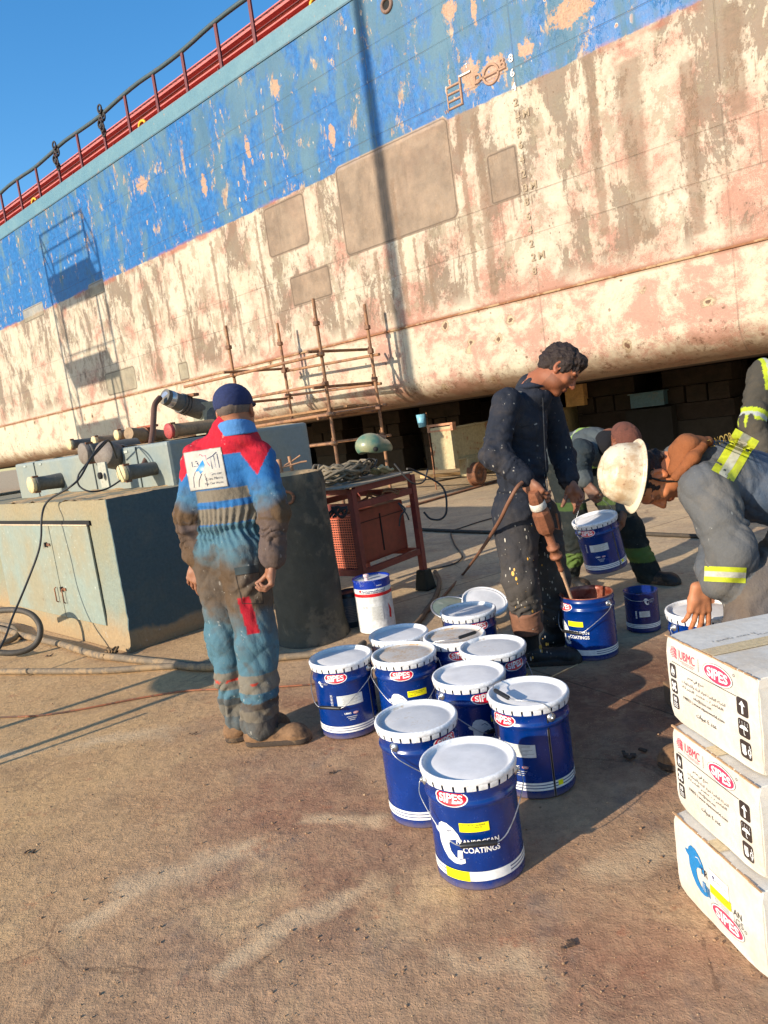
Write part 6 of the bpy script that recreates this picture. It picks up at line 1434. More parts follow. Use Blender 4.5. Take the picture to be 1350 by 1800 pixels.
    def pleats(V):
        zw = pel[2]+.085; x_ = np.arctan2(V[:, 1]-pel[1], V[:, 0]-pel[0]); near = np.exp(-((V[:, 2]-zw)/.09)**2)*(np.hypot(V[:, 0]-pel[0], V[:, 1]-pel[1]) < .23)
        return near*(.0055*np.sin(x_*34+2*np.sin(V[:, 2]*25)) - .010*np.exp(-((V[:, 2]-zw)/.018)**2))
    cov = sdf_mesh('coverall', cl, .006, cloth_mat('cover_red_blue', .9, srgb(86, 70, 54), .35, srgb(200, 196, 186), .3), t, colr, .010, 1, 5, pleats)
    # collar
    col_ = sdf_mesh('collar', [Cone(hc+[.0, -.026, -.130], hc+[-.003, -.036, -.060], .092, .080, .02), Half(hc-[0, 0, .104], [0, 0, -1]), Half(hc-[0, 0, .068], [0, .3, 1])], .005, cloth_mat('collar_blue', .9), t, lambda V, N, I, T: np.tile(np.array(srgb(84, 138, 196, .8)), (len(V), 1)), .002, 1, 2)
    # cap
    cp = [Ell(hg(0, -.014, .042), (.088, .110, .085), HM, .01), Ell(hg(0, .11, .045), (.07, .07, .010), HM, .02), Half(hg(0, 0, .018), HM[:, 2]*-1+HM[:, 1]*.12)]
    capm = worn('cap_navy', srgb(26, 38, 78), srgb(44, 54, 92), .9, scale=20, amt=.3); c_ = sdf_mesh('cap', cp, .004, capm, t, None, .0012, 2, 3)
    mb = MB(); o_ = hg(0, -.118, .03); mb.lathe([(.034, -.004), (.036, .004), (.030, .004), (.028, -.004)], 20, 0, Vector(hg(0, -.108, .026)), Matrix([list(r) for r in HM]) @ Matrix.Rotation(math.pi/2, 3, 'X'), arc=math.pi*1.0); mb.build('cap_strap', capm, c_, False)
    hs = [Ell(hg(0, -.016, .018), (.0795, .100, .062), HM, .01), Half(hg(0, .03, 0), HM[:, 1]), Half(hg(0, 0, -.028), HM[:, 2]*-1)]
    gh = Mat('hair_grey', .8); nn = gh.noise(90, 4, .7); gh.base(gh.vary(srgb(96, 84, 76), nn, .6, 1.3)); sdf_mesh('hair', hs, .004, gh.m, t, None, .0015, 3, 2)
    # printed square on the back
    A = Art(); A.rect(0, 0, .168, .178, A_GREY, 0); A.rect(0, 0, .162, .172, A_PATCH, 1)
    A.text('L3', -.040, .030, .026, A_DNAVY, 2, w_=.030); A.text('Greater', .042, -.024, .012, A_DNAVY, 2, w_=.05); A.text('Cairo Metro', .030, -.045, .012, A_DNAVY, 2, w_=.076); A.text('The Civil Works', .026, -.066, .010, A_DNAVY, 2, w_=.08)
    A.poly([(-.046, -.004), (-.004, .045), (.0, .02), (-.012, -.006), (-.026, -.018), (-.030, -.004)], A_BLUE, 2); A.stroke([(-.046, -.006), (-.058, -.03), (-.064, -.075)], .003, A_DNAVY, 2); A.stroke([(-.02, -.018), (-.036, -.045), (-.042, -.075)], .003, A_DNAVY, 2)
    A.stroke([(-.016, .066), (-.01, .072), (-.002, .06), (.012, .062), (.010, .038), (.022, .012)], .003, A_CRIM, 2); A.stroke([(.012, .044), (.04, .054), (.068, .074)], .004, A_DNAVY, 2); [A.stroke([(.03+.016*k, .046+.008*k), (.03+.016*k, -.002)], .0035, A_DNAVY, 2) for k in range(3)]; A.stroke([(-.002, -.02), (-.008, -.022), (-.004, -.045), (-.004, -.078)], .002, A_DNAVY, 2)
    ctr = g(361, 825, 3.0); xv = np.array((.985, .17, .0)); dv = rdir(361, 825)
    patch_on([cov], lambda x, y: ctr+xv*x+np.array((-.02, 0, 1.0))*y, dv, A, ART, 'back_print', t, .004)
    # pocket flap and seams on the seat
    A = Art(); A.rect(0, .0, .11, .035, 0, 0); A.stroke([(-.055, -.018), (.055, -.018)], .003, 1, 1); A.stroke([(-.055, -.02), (-.045, -.15), (.05, -.165), (.055, -.02)], .003, 1, 1)
    pm = [worn('flap_cloth', srgb(58, 70, 74, .8), srgb(40, 40, 40), .9), worn('stitch', srgb(40, 34, 30), None, .9)]
    c2 = g(434, 1002, 3.0); patch_on([cov], lambda x, y: c2+np.array((1, 0, 0))*x+np.array((0, 0, 1))*y, rdir(434, 1002), A, pm, 'pocket', t, .003)
    for ank, td in ((al, (.85, .25)), (ar, (1.0, -.15))): boot(t, ank-[0, 0, .0], td, BOOTT, .30, .04)
    return t
man_back()
# ---- 2. the man stirring with the power mixer
def man_stir():
    Y = 3.98; g = lambda px, py, y=Y: A3(at(px, py, y))
    t = person('man in spattered navy coverall and black rubber boots, stirring and looking down', MG, g(940, 1160)*[1, 1, 0])
    hc = g(984, 650, 3.97); fwd = nrm([.64, -.30, -.80]); up = nrm([.72, -.10, .68])
    HP, hg, HM = head_prims(hc, fwd, up, 1.03)
    nb = g(934, 682, 4.0); chest = g(916, 745, 4.02); pel = g(918, 880, 4.04); shn = g(890, 706, 3.88); shf = g(962, 708, 4.17)
    en = g(869, 800, 3.80); ef = g(988, 800, 4.2); wn = g(925, 845, 3.72); wf = g(1002, 852, 4.02)
    hn, hf = g(905, 905, 3.96), g(945, 905, 4.12); kn, kf = g(915, 1020, 3.92), g(972, 1015, 4.16); an_, af = g(930, 1120, 3.96), g(975, 1110, 4.2)
    top = g(942, 878, 3.70); tip = g(1003, 1048, 3.93)     # mixer axis
    ax = nrm(tip-top)
    dn = nrm(g(938, 866, 3.69)-wn+[0, 0, 0]); dn = nrm([.62, -.15, -.75])
    body = HP + [Cone(A3(hg(0, -.03, -.08)), nb, .058, .068, .03, None, None, 25), Cone(nb, chest, .07, .09, .03), Cone(chest, pel, .09, .09, .03), Cone(shn, shf, .04, .04, .03),
                 Cone(shn, en, .042, .038, .02), Cone(shf, ef, .042, .038, .02), Cone(en, wn, .038, .027, .01, None, None, 9), Cone(ef, wf, .038, .027, .01, None, None, 9),
                 Cone(hn, kn, .07, .05, .02), Cone(hf, kf, .07, .05, .02), Cone(kn, an_, .05, .04, .02), Cone(kf, af, .05, .04, .02)]
    body += hand_prims(wn, [.50, -.25, -.82], [.55, .55, .0], (1.35, 1.5, 1.65, 1.8), -1, 1.12, .02, (.3, .7, .8))
    body += hand_prims(wf, [.25, -.45, -.8], [-.6, -.5, .1], (1.0, 1.25, 1.5, 1.6), 1, 1.1, .03, (.5, .6, .6))
    sdf_mesh('body', body, .0045, SKIN, t, skin_color(srgb(150, 92, 64, .9), .75, head_inv(hg, HM, hc, 1.03), .35, 3))
    def colr(V, N, I, T):
        n = vnoise(V, 8, 14); z = V[:, 2]; navy_ = np.array(srgb(40, 44, 54, .8)); grey = np.array(srgb(86, 80, 74, .8)); br = np.array(srgb(104, 74, 56, .8))
        c = np.tile(navy_, (len(V), 1)); c = mixc(c, grey, np.clip((pel[2]-z)*1.6+.15+(n-.5)*.8, 0, .85)); c = mixc(c, (.005, .006, .01), ((np.abs(z-pel[2]-.07) < .006)).astype(float)*.7)
        return c
    cl = tor(pel, chest, nb, shn+[0, 0, -.02], shf+[0, 0, -.02], .142, .152, .118, .05, (.006, 3, .2, .1, .35))
    cl += [Cone(nb+[0, 0, .0], nb-[0, 0, .04], .068, .1, .02, None, None, 2), Ell(pel-[0, 0, .04], (.15, .15, .13), None, .05, 1),
           Cone(shn, en, .066, .064, .05, None, (.010, 3.5, .3, .85, .4), 3), Cone(en, en*.12+wn*.88, .068, .050, .03, None, (.012, 4, 1.4, .4, .7), 4),
           Cone(shf, ef, .072, .066, .03, None, (.008, 3.5, 1.3, .8, .4), 3), Cone(ef, ef*.15+wf*.85, .062, .05, .03, None, (.009, 4, 2.4, .5, .7), 4),
           Cone(hn, kn, .118, .092, .04, None, (.008, 3, .9, .2, .5), 7), Cone(kn, kn*.3+an_*.7, .092, .076, .03, None, (.008, 4, 2.0, .6, .5), 8),
           Cone(hf, kf, .110, .086, .04, None, (.008, 3, 2.9, .2, .5), 7), Cone(kf, kf*.3+af*.7, .086, .074, .03, None, (.008, 4, .6, .6, .5), 8)]
    cm = cloth_mat('cover_navy', .88, srgb(92, 80, 66), .3, srgb(196, 190, 176), .55)
    cov = sdf_mesh('coverall', cl, .006, cm, t, colr, .010, 1, 15)
    sdf_mesh('collar', [Ell(nb+[.005, -.01, .012], (.082, .085, .030), None, .02), Half(nb+[0.0, 0, .03], [.35, -.1, .9])], .005, cm, t, lambda V, N, I, T: np.tile(np.array(srgb(40, 46, 60, .8)), (len(V), 1)), .002, 1, 2)
    # zip and breast pocket stitching
    A = Art(); A.stroke([(0, .24), (-.004, .0), (.0, -.24)], .007, 0, 0); A.stroke([(-.17, .105), (-.05, .115)], .005, 1, 1); A.stroke([(-.165, .095), (-.16, -.03), (-.06, -.03), (-.055, .1)], .003, 1, 0); A.stroke([(-.07, .108), (-.05, .112)], .007, 0, 2)
    zm = [worn('zip', srgb(110, 112, 116), (.1, .1, .1), .5, .4, scale=40), worn('stitch_dark', (.01, .01, .013), None, .9)]
    c0 = g(958, 780, 3.6); patch_on([cov], lambda x, y: c0+np.array((.80, .35, 0))*x+np.array((.06, 0, 1))*y, rdir(958, 780), A, zm, 'zip', t, .003)
    rs = random.Random(9); A = Art()
    for _ in range(90):
        x_, y_ = rs.uniform(-.13, .13), rs.uniform(-.42, .30); s_ = rs.choice((.002, .003, .004, .007)); k_ = rs.uniform(1, 3.5)
        A.oval(x_, y_, s_, s_*k_, 0 if rs.random() < .8 else 1, 0, 7)
    for (x_, y_, s_) in ((-.10, .02, .016), (-.085, -.01, .012), (-.02, -.20, .010), (.0, -.36, .014), (.03, -.35, .010), (-.09, .04, .01)): A.oval(x_, y_, s_, s_*1.8, 1, 0, 9)
    c1 = g(935, 1010, 3.3); patch_on([cov], lambda x, y: c1+np.array((1, 0, 0))*x+np.array((0, 0, 1))*y, rdir(935, 1010), A, [worn('splash_pale', srgb(190, 184, 170), None, .6), worn('splash_yellow', srgb(206, 156, 60), srgb(190, 170, 130), .6)], 'paint_splashes', t, .002)
    # hair
    hs = [Ell(hg(0, -.016, .038), (.088, .110, .094), HM, .01), Ell(hg(0, .045, .09), (.06, .05, .04), HM, .02), Ell(hg(0, -.06, -.01), (.072, .06, .06), HM, .02), Ell(hg(0, .115, .0), (.075, .06, .085), HM, .01, 0, True), Ell(hg(0, .06, -.055), (.12, .075, .07), HM, .01, 0, True)]
    sdf_mesh('hair', hs, .004, HAIR, t, None, .004, 3.2, 2, lambda V: (vnoise(V, 95, 3)-.5)*.018)
    # rubber boots with turned-down brown tops
    for q, k_, td in ((an_, kn, (.92, -.2)), (af, kf, (.9, .1))):
        mid = k_*.45+q*.55; boot(t, q-[0, 0, .0], td, BOOTB, .33, .12, hi=mid)
    br = worn('boot_top_tan', srgb(124, 84, 62), srgb(90, 62, 48), .8, scale=8, amt=.5)
    sdf_mesh('boot_top', [Cone(kn*.48+an_*.52, kn*.10+an_*.90, .088, .084, .01, None, (.004, 3, .4), 1), Half(kn*.49+an_*.51, kn-an_), Half(kn*.12+an_*.88, an_-kn)], .005, br, t, None, .001)
    # mixer
    m_ = empty('power_mixer', top, 0, 'rusty pneumatic paint mixer held into the open pail, white tape round its body', 'power mixer')
    R = Matrix([list(q) for q in np.stack([nrm(np.cross(ax, [0, 1, 0])), np.cross(ax, nrm(np.cross(ax, [0, 1, 0]))), ax], 1)]); Lx = float(np.linalg.norm(tip-top))
    rb = worn('mixer_rust', srgb(134, 84, 58), srgb(84, 54, 40), .65, .2, scale=18, amt=.7)
    mb = MB(); mb.lathe([(0, -.05), (.026, -.05), (.03, -.04), (.036, -.01), (.038, .06), (.046, .08), (.048, .17), (.044, .195), (.036, .20), (.03, .215), (0, .215)], 8, 0, (0, 0, 0), R, smooth=False); mb.build('motor', rb, m_)
    MB().lathe([(.0395, .012), (.0405, .014), (.042, .05), (.040, .052)], 28, 0, (0, 0, 0), R).build('tape', worn('tape_white', srgb(214, 208, 196), srgb(160, 130, 110), .6, scale=20), m_)
    mb = MB(); mb.lathe([(.02, .21), (.022, .22), (.022, .30), (.034, .305), (.034, .318), (.024, .322), (.026, .36), (.034, .362), (.034, .376), (.02, .38), (.014, .40), (.012, .45), (.015, .455), (.015, .47), (.010, .475)], 20, 0, (0, 0, 0), R); mb.build('spindle', rb, m_)
    mb = MB(); mb.lathe([(.011, .46), (.012, .50), (.009, .52), (.0085, Lx+.02)], 12, 0, (0, 0, 0), R); mb.build('shaft', worn('shaft_paint', srgb(196, 160, 130), srgb(150, 90, 60), .5, scale=30), m_)
    MB().tube([(.03, -.01, -.20) if False else Vector(ax*.2)+Vector((.03, 0, .01)), Vector(ax*.2)+Vector((.062, -.01, .0)), Vector(ax*.16)+Vector((.062, -.01, .05))], .006, 6).build('lever', rb, m_)
    return t
man_stir()
HV = np.array(srgb(180, 196, 50, .8)); SIL = np.array(srgb(176, 180, 172, .8))
# ---- 3. the man bending behind him with the carried pail
def man_carry():
    Y = 5.2; g = lambda px, py, y=Y: A3(at(px, py, y))
    t = person('man bending low in dark green coverall and brown cap, carrying a pail by its handle', MG, g(1080, 1030)*[1, 1, 0])
    hc = g(1096, 778, 4.95); fwd = nrm([.30, -.62, -.74]); up = nrm([.52, -.68, .50])
    HP, hg, HM = head_prims(hc, fwd, up, 1.03)
    pel = g(990, 800, 5.55); nb = g(1072, 772, 5.08); chest = g(1040, 786, 5.22); shn = g(1022, 792, 4.98); shf = g(1100, 800, 5.25)
    en = g(1018, 830, 4.98); wn = g(1032, 852, 4.9); ef = g(1104, 850, 5.15); wf = g(1096, 900, 5.05)
    hn, hf = g(990, 830, 5.5), g(1040, 830, 5.6); kn, kf = g(1015, 930, 5.4), g(1105, 925, 5.35); an_, af = g(1000, 1010, 5.5), g(1140, 1014, 5.3)
    body = HP + [Cone(A3(hg(0, -.03, -.09)), nb, .058, .065, .03, None, None, 25), Cone(nb, chest, .07, .09, .03), Cone(chest, pel, .09, .09, .03), Cone(shn, shf, .04, .04, .03), Cone(shn, en, .042, .038, .02), Cone(en, wn, .038, .027, .01, None, None, 9), Cone(shf, ef, .042, .038, .02), Cone(ef, wf, .038, .027, .01, None, None, 9),
                 Cone(hn, kn, .07, .05, .02), Cone(hf, kf, .07, .05, .02), Cone(kn, an_, .05, .04, .02), Cone(kf, af, .05, .04, .02)]
    body += hand_prims(wn, nrm(g(1046, 873, 4.86)-wn), [.5, .4, -.1], (1.6, 1.8, 2.0, 2.1), -1, 1.05, .02, (.3, .6, .7))
    body += hand_prims(wf, [-.4, -.5, -.7], [-.5, .4, 0], (1.2, 1.3, 1.4, 1.5), 1, 1.05, .02, (.3, .6, .7))
    sdf_mesh('body', body, .005, SKIN, t, skin_color(srgb(132, 80, 56, .8), .3, head_inv(hg, HM, hc, 1.03), .4, 5))
    def colr(V, N, I, T):
        n = vnoise(V, 8, 24); z = V[:, 2]; dk = np.array(srgb(46, 56, 62, .8)); gr = np.array(srgb(98, 106, 108, .8)); grn = np.array(srgb(38, 44, 44, .75))
        c = np.tile(dk, (len(V), 1)); c = mixc(c, gr, ((I <= 2))*np.clip(n*.9, 0, .75)); c = mixc(c, gr*.8, (I == 4)*.8); c = mixc(c, grn, (I >= 7)*1.0)
        g1 = np.array(srgb(150, 186, 90, .8)); ba = (V-chest)@nrm(A3(nb)-A3(pel)); 
        c = mixc(c, g1, ((I <= 3) & (np.abs(ba+.01) < .022)).astype(float)); c = mixc(c, SIL*.8, ((I <= 3) & (np.abs(ba+.035) < .012)).astype(float))
        for k_, a_ in ((kn, an_), (kf, af)):
            m_ = (I == 8) & (np.abs((z-(k_[2]*.42+a_[2]*.58))) < .035); c = mixc(c, np.array(srgb(92, 116, 58, .75)), m_.astype(float))
        m_ = (I == 7) & (np.abs(z-(hf[2]*.5+kf[2]*.5)) < .03); c = mixc(c, np.array(srgb(70, 92, 50, .7)), m_.astype(float)); return c
    cl = tor(pel, chest, nb, shn, shf, .165, .17, .125, .05, (.008, 4, .2, .5, .5))
    cl += [Cone(shn, en, .078, .066, .03, None, (.009, 3, .3), 3), Cone(en, en*.3+wn*.7, .064, .052, .03, None, (.010, 3, 1.4), 4), Cone(shf, ef, .074, .066, .03, None, (.009, 3, 1.3), 3), Cone(ef, ef*.15+wf*.85, .062, .05, .03, None, (.010, 3, 2.4), 4),
           Ell(pel, (.17, .17, .15), None, .05, 7), Cone(hn, kn, .118, .090, .04, None, (.008, 3, .9), 7), Cone(kn, an_+[0, 0, .02], .088, .078, .03, None, (.010, 5, 2.0), 8), Cone(hf, kf, .118, .092, .04, None, (.008, 3, 2.9), 7), Cone(kf, af+[0, 0, .02], .088, .08, .03, None, (.010, 5, .6), 8)]
    cov = sdf_mesh('coverall', cl, .007, cloth_mat('cover_green', .9, srgb(90, 84, 70), .3, srgb(170, 170, 160), .25), t, colr, .010, .9, 25)
    sdf_mesh('scarf', [Cone(A3(hg(-.05, -.05, -.09)), A3(hg(.05, -.05, -.09)), .06, .06, .03), Ell(nb, (.1, .1, .07), None, .04)], .006, cloth_mat('scarf_black', .95), t, lambda V, N, I, T: np.tile(np.array((.012, .012, .014)), (len(V), 1)), .005, 1.2, 4)
    cp = [Ell(hg(0, -.012, .040), (.090, .112, .088), HM, .01), Ell(hg(0, .115, .03), (.072, .065, .010), HM, .02), Half(hg(0, 0, .002), HM[:, 2]*-1), Ell(hg(0, -.012, .128), (.009, .009, .006), HM, .004)]
    sdf_mesh('cap', cp, .005, worn('cap_brown', srgb(96, 56, 44), srgb(60, 40, 34), .95, scale=26, amt=.6), t, None, .004, 1.6, 3)
    for q, td in ((an_, (.3, -.9)), (af, (.6, -.7))): boot(t, q, td, BOOTB, .30, .07)
man_carry()
# ---- 4. the man in the hard hat bent over the pail
def man_hat():
    Y = 3.0; g = lambda px, py, y=Y: A3(at(px, py, y))
    t = person('man in a dented white hard hat and grey-blue coverall, bent double opening a pail', MG, (1.6, 2.75, 0))
    hc = g(1143, 842, 3.06); up = nrm([-.97, -.08, 0]); fwd = nrm([.06, -.22, -.97])
    HP, hg, HM = head_prims(hc, fwd, up, 1.07)
    nb = g(1203, 816, 3.07); chest = g(1262, 838, 3.05); pel = g(1440, 880, 3.02); shn = g(1240, 858, 2.88); shf = g(1225, 828, 3.28)
    en = g(1287, 972, 2.76); cf = g(1272, 1016, 2.80); wn = g(1246, 1022, 2.82); ef = g(1268, 935, 3.35); wf = g(1236, 1030, 3.2)
    kn = g(1330, 1040, 2.78); kf = g(1400, 1060, 3.1); hn, hf = g(1440, 930, 2.85), g(1450, 930, 3.15); an_ = A3((1.12, 2.58, .10)); af = A3((1.75, 3.1, .10))
    body = HP + [Cone(A3(hg(0, -.04, -.06)), nb, .058, .066, .03, None, None, 25), Cone(nb, chest, .07, .1, .03), Cone(chest, pel, .1, .1, .03), Cone(shn, shf, .04, .04, .03), Cone(shn, en, .042, .038, .02), Cone(shf, ef, .042, .038, .02),
                 Cone(en, wn, .038, .026, .01, None, None, 9), Cone(ef, wf, .038, .026, .01, None, None, 9), Cone(hn, kn, .08, .06, .02), Cone(hf, kf, .08, .06, .02), Cone(kn, an_, .055, .04, .02), Cone(kf, af, .055, .04, .02)]
    # near hand: fingers pressing down on the lid, thumb stretched left
    body += hand_prims(wn+[-.035, .0, -.01], nrm([-.10, .05, -1.0]), nrm([-.15, 1.0, 0]), (.25, .45, .55, .9), 1, 1.22, .10, (1.5, .1, -.3))
    body += hand_prims(wf, nrm([.05, -.1, -1.0]), nrm([.3, -1.0, 0]), (.3, .4, .5, .6), -1, 1.05, .08, (.6, .3, .2))
    sdf_mesh('body', body, .004, SKIN, t, skin_color(srgb(184, 116, 76), .25, head_inv(hg, HM, hc, 1.07), .25, 7))
    def colr(V, N, I, T):
        n = vnoise(V, 7, 34); z = V[:, 2]; bl = np.array(srgb(72, 86, 104, .85)); gr = np.array(srgb(104, 100, 92, .85)); br = np.array(srgb(104, 84, 66, .85))
        c = np.tile(bl, (len(V), 1)); c = mixc(c, gr, (I >= 3)*np.clip(.35+n*.6, 0, 1)); c = mixc(c, gr, (I <= 2)*np.clip((chest[0]-V[:, 0])*4+.2+(n-.5)*.6, 0, .8)); c = mixc(c, br, (I >= 7)*np.clip(.6+(n-.5)*1.2, 0, 1))
        return c
    cl = tor(pel, chest, nb+[.02, 0, -.01], shn, shf, .18, .19, .135, .05, (.007, 3, .2, .6, .5))
    cl += [Cone(nb+[.0, 0, 0], chest, .088, .142, .03, None, None, 2),
           Cone(shn, en, .100, .080, .04, None, (.009, 2.6, .3, .8, .45), 3), Cone(en, cf, .080, .077, .03, None, (.006, 2, 1.4), 4), Cone(cf-nrm(cf-en)*.012, cf+nrm(cf-en)*.006, .080, .083, .006, None, None, 4), Cone(cf*.6+en*.4, wn*.75+cf*.25, .05, .044, .02, None, None, 4),
           Cone(shf, ef, .085, .075, .03, None, (.008, 3, 1.3), 3), Cone(ef, ef*.3+wf*.7, .07, .06, .03, None, (.008, 3, 2.4), 4),
           Cone(hn, kn, .125, .098, .04, None, (.010, 3, .9), 7), Cone(kn, an_, .096, .076, .03, None, (.010, 5, 2.0), 8), Cone(hf, kf, .125, .098, .04, None, (.009, 3, 2.9), 7), Cone(kf, af, .09, .075, .03, None, (.010, 5, .6), 8), Ell(pel, (.17, .17, .16), None, .05, 7)]
    cov = sdf_mesh('coverall', cl, .006, cloth_mat('cover_slate', .9, srgb(110, 100, 86), .4, srgb(200, 200, 190), .35), t, colr, .010, .9, 35)
    hm = [worn('hivis_yellow', srgb(176, 186, 40), srgb(140, 132, 56), .6, scale=9, amt=.5), worn('hivis_silver', srgb(176, 176, 164), srgb(140, 136, 124), .4, scale=9), worn('print_gold', srgb(150, 126, 62), srgb(96, 92, 84), .8, scale=26, amt=.8)]
    def band(px0, py0, px1, py1, wd, name, y0, dv=(0, 1, 0), wob=0.0):
        """reflective band seen between two picture points, laid on the cloth"""
        a = A3(at(px0, py0, y0)); b = A3(at(px1, py1, y0)); L_ = np.linalg.norm(b-a); x = (b-a)/L_; y = np.cross(nrm(dv), x); dv = rdir((px0+px1)/2, (py0+py1)/2)
        A = Art(); A.rect(0, 0, L_, wd, 0, 0); A.rect(0, 0, L_, wd*.36, 1, 1)
        return patch_on([cov], lambda u_, v_: (a+b)/2+x*u_+y*v_, dv, A, hm, name, t, .004)
    d1 = nrm(A3(_fw))
    band(1268, 840, 1315, 762, .098, 'shoulder_band', 2.55, _fw)
    band(1232, 1008, 1316, 1012, .058, 'cuff_band', 2.4, _fw)
    A = Art(); A.text('EL-NOOR', 0, 0, .030, 2, 0, w_=.105, bold=.01); a = g(1266, 774, 2.55); patch_on([cov], lambda u_, v_: a+A3(IX*.85+IU*.30)*u_+A3(IU*1.0-IX*.35)*v_, rdir(1266, 772), A, hm, 'back_lettering', t, .004)
    # brown cloth over the nape
    sc_ = cloth_mat('nape_cloth', .95, srgb(90, 60, 44), .3)
    v_ = nrm(g(1175, 838, 2.95)-g(1212, 772, 2.98)); P = [Cone(g(1186, 826, 2.97), g(1208, 782, 2.97), .022, .030, .02, ((0, 1, 0), 1.6)), Cone(g(1206, 780, 2.97), g(1244, 776, 3.0), .030, .014, .02, ((0, 1, 0), 1.7)), Cone(g(1190, 836, 2.92), g(1218, 806, 2.90), .018, .020, .012, None, (.006, 2, 1)), Cone(g(1192, 792, 3.0), g(1212, 772, 3.05), .032, .024, .02), Cone(g(1216, 806, 2.9), g(1236, 784, 2.93), .020, .012, .012)]
    sdf_mesh('neck_cloth', P, .0045, sc_, t, lambda V, N, I, T: np.tile(np.array(srgb(138, 84, 52, .85)), (len(V), 1)), .007, .9, 6)
    hs = [Ell(hg(0, -.018, .03), (.083, .106, .088), HM, .01), Ell(hg(0, -.066, -.02), (.068, .045, .05), HM, .03), Ell(hg(0, .115, .0), (.09, .085, .095), HM, .01, 0, True), Ell(hg(0, .065, -.06), (.12, .075, .075), HM, .01, 0, True)]
    sdf_mesh('hair', hs, .004, HAIR, t, None, .004, 3.2, 2, lambda V: (vnoise(V, 95, 3)-.5)*.018)
    # hard hat: shell, brim all round, ridge, inner band
    hatm = Mat('hat_white', .4); n = hatm.noise(9, 7, .7); f = hatm.noise(50, 5, .7)
    b = hatm.mix(n.step(.47, .62)*.75, srgb(222, 208, 180, .8), srgb(176, 140, 100, .8)); b = hatm.mix(f.step(.6, .66)*.7, b, srgb(124, 86, 60)); b = hatm.mix(hatm.noise(22, 6, .7, off=(2, 2, 2)).step(.64, .66)*.6, b, srgb(96, 84, 74)); hatm.base(b); hatm.bump(f+n, .3, .003)
    c = g(1115, 834, 3.04); H3 = Matrix([list(r) for r in HM]); HR = H3 @ Matrix.Rotation(RAD(18), 3, 'X')
    mb = MB(); pr = [(.1435, -.003), (.1455, .0), (.1435, .003), (.1305, .008), (.127, .022), (.124, .045), (.117, .075), (.101, .105), (.076, .127), (.042, .140), (0, .144)]
    def sh(r_, z_, an): return Vector((r_*math.cos(an)*.88, r_*math.sin(an)*1.03+(.014*max(0, math.sin(an))**3 if r_ > .135 else 0), z_-(.004*max(0, math.sin(an)) if r_ > .14 else 0)+(.006*math.exp(-(math.cos(an)*r_/.012)**2)+.004*math.exp(-((abs(math.cos(an)*r_)-.04)/.008)**2) if r_ < .118 else 0)))
    def fn(a, b_):
        i = b_*(len(pr)-1); k = min(int(i), len(pr)-2); q = i-k; r_ = pr[k][0]*(1-q)+pr[k+1][0]*q; z_ = pr[k][1]*(1-q)+pr[k+1][1]*q; return Vector(c)+HR @ sh(r_, z_, a*2*math.pi)
    mb.grid(fn, 56, 40); fn2 = lambda a, b_: Vector(c)+(fn(a, b_)-Vector(c))*.972; mb.grid(fn2, 56, 40); o = mb.build('hard_hat', hatm.m, t, True)
    mb = MB()
    for zz, r_ in ((-.012, .098), (-.022, .094)): mb.tube([Vector(c)+HR @ Vector((r_*math.cos(a)*.93, r_*math.sin(a)*1.12, zz)) for a in [k*2*math.pi/24 for k in range(25)]], .007, 8)
    for sg in (-1, 1): mb.tube([Vector(c)+HR @ Vector((sg*.09, .02, 0)), Vector(hg(sg*.084, .02, .0)), Vector(hg(sg*.06, .04, -.1))], .004, 6)
    mb.build('head_band', BLK, o, False).matrix_parent_inverse = o.matrix_world.inverted()
    mb = MB(); mb.box(Vector(c)+HR @ Vector((0, -.118, -.018)), (.05, .03, .05), 0, HR, .005); q = mb.build('rear_clip', BLK, t, True)
    MB().tube([Vector(g(1238, 1062, 2.80)), Vector(g(1243, 1092, 2.80))], .003, 6).build('opening_tool', ZINC) if False else None
    for q, td in ((an_, (-.8, .5)), (af, (-.9, .2))): boot(t, q-[0, 0, .02], td, BOOTT, .30, .06)
man_hat()
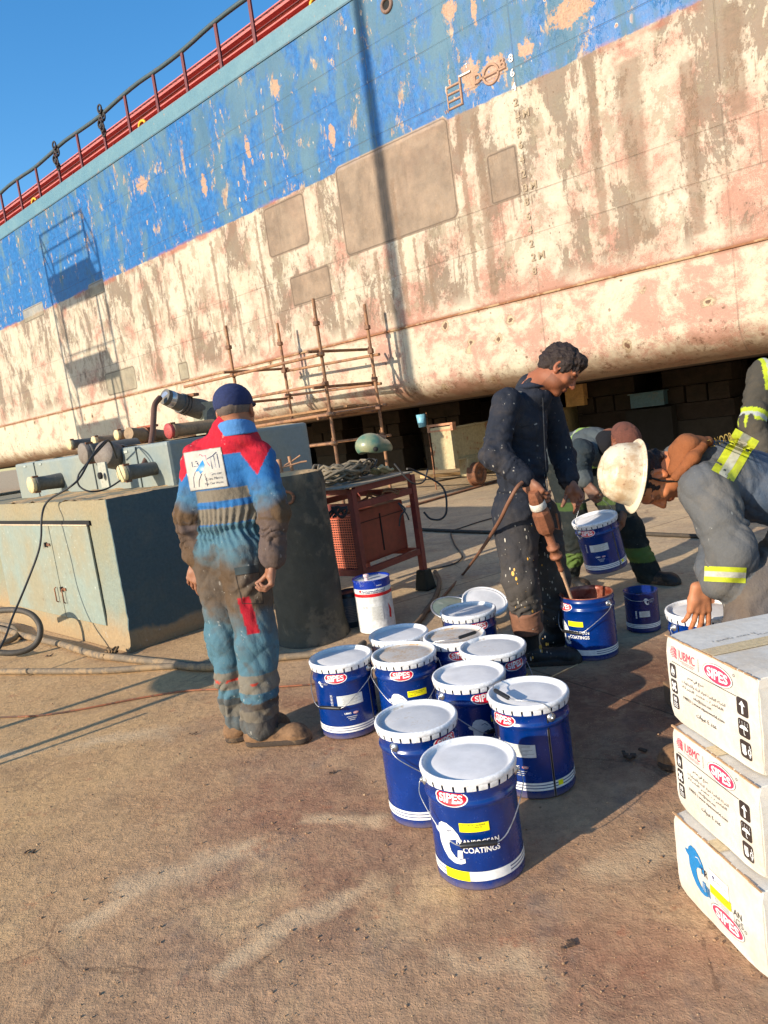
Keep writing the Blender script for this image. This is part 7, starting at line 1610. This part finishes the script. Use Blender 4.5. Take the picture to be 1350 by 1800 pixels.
# ---- 5. the man at the right edge
def man_edge():
    Y = 4.6; g = lambda px, py, y=Y: A3(at(px, py, y))
    t = person('man cut off by the right edge in dark coverall with yellow bands, arm bent', MG, (2.75, 4.7, 0))
    sh = g(1342, 655); el = g(1322, 742, 4.5); wr_ = g(1346, 800, 4.4); nb = g(1392, 610, 4.7); chest = g(1405, 690, 4.7); pel = g(1410, 820, 4.75); shr = g(1450, 630, 4.85); hc = g(1400, 560, 4.7)
    HP, hg, HM = head_prims(hc, [-.6, -.5, -.5], [-.2, -.2, .9], 1.02)
    er, w2 = g(1470, 730, 4.8), g(1440, 800, 4.6); hn, hf = g(1395, 850, 4.7), g(1440, 850, 4.8); kn, kf = g(1400, 960, 4.65), g(1450, 960, 4.8); an_, af = A3((2.72, 4.7, .1)), A3((2.95, 4.9, .1))
    body = HP+[Cone(nb, chest, .07, .09, .03), Cone(chest, pel, .09, .09, .03), Cone(sh, shr, .04, .04, .03), Cone(sh, el, .042, .038, .02), Cone(el, wr_, .038, .027, .01, None, None, 9), Cone(shr, er, .042, .038, .02), Cone(er, w2, .038, .027, .01, None, None, 9), Cone(hn, kn, .08, .05, .02), Cone(hf, kf, .08, .05, .02), Cone(kn, an_, .05, .04, .02), Cone(kf, af, .05, .04, .02)]
    body += hand_prims(wr_, [.5, -.3, -.8], [.5, .5, 0], (1.2, 1.4, 1.6, 1.7), -1, 1.05) + hand_prims(w2, [-.5, -.3, -.8], [-.5, .5, 0], (1.2, 1.4, 1.6, 1.7), 1, 1.05)
    sdf_mesh('body', body, .006, SKIN, t, skin_color(srgb(140, 90, 62, .9), .4, head_inv(hg, HM, hc), .3, 9))
    def colr(V, N, I, T):
        n = vnoise(V, 8, 44); c = np.tile(np.array(srgb(78, 74, 66, .8)), (len(V), 1)); c = c*(.8+.4*n)[:, None]
        m_ = (I == 3) & (np.abs(T-.93) < .13); c = mixc(c, HV, m_.astype(float)); c = mixc(c, SIL, ((I == 3) & (np.abs(T-.93) < .045)).astype(float))
        u_ = V@A3(IX)-g(1342, 640)@A3(IX); m_ = ((I <= 3) & (V[:, 2] > sh[2]-.10) & (np.abs(u_+.005) < .036)); c = mixc(c, HV, m_.astype(float)); c = mixc(c, SIL, (m_ & (np.abs(u_+.005) < .012)).astype(float)); return c
    cl = tor(pel, chest, nb, sh+[.03, 0, -.02], shr, .16, .17, .125, .05, (.006, 3, .2))
    cl += [Cone(sh, el, .078, .070, .03, None, (.008, 3, .3, .85, .4), 3), Cone(el, el*.1+wr_*.9, .068, .052, .03, None, (.010, 3, 1.4), 4), Cone(shr, er, .075, .066, .03, None, None, 3), Cone(er, w2, .064, .05, .03, None, None, 4), Ell(pel, (.16, .15, .13), None, .05, 1),
           Cone(hn, kn, .12, .09, .04, None, (.008, 3, .9), 7), Cone(kn, an_, .088, .078, .03, None, (.01, 5, 2), 8), Cone(hf, kf, .12, .09, .04, None, None, 7), Cone(kf, af, .088, .078, .03, None, (.01, 5, 1), 8)]
    sdf_mesh('coverall', cl, .007, cloth_mat('cover_olive', .9, srgb(96, 84, 66), .3), t, colr, .010, .9, 45)
    sdf_mesh('hair', [Ell(hg(0, -.016, .038), (.086, .108, .094), HM, .01), Ell(hg(0, .11, -.02), (.1, .08, .1), HM, .01, 0, True)], .006, HAIR, t, None, .004, 3)
    for q in (an_, af): boot(t, q-[0, 0, .02], (-.6, -.6), BOOTB, .3, .06)
man_edge()
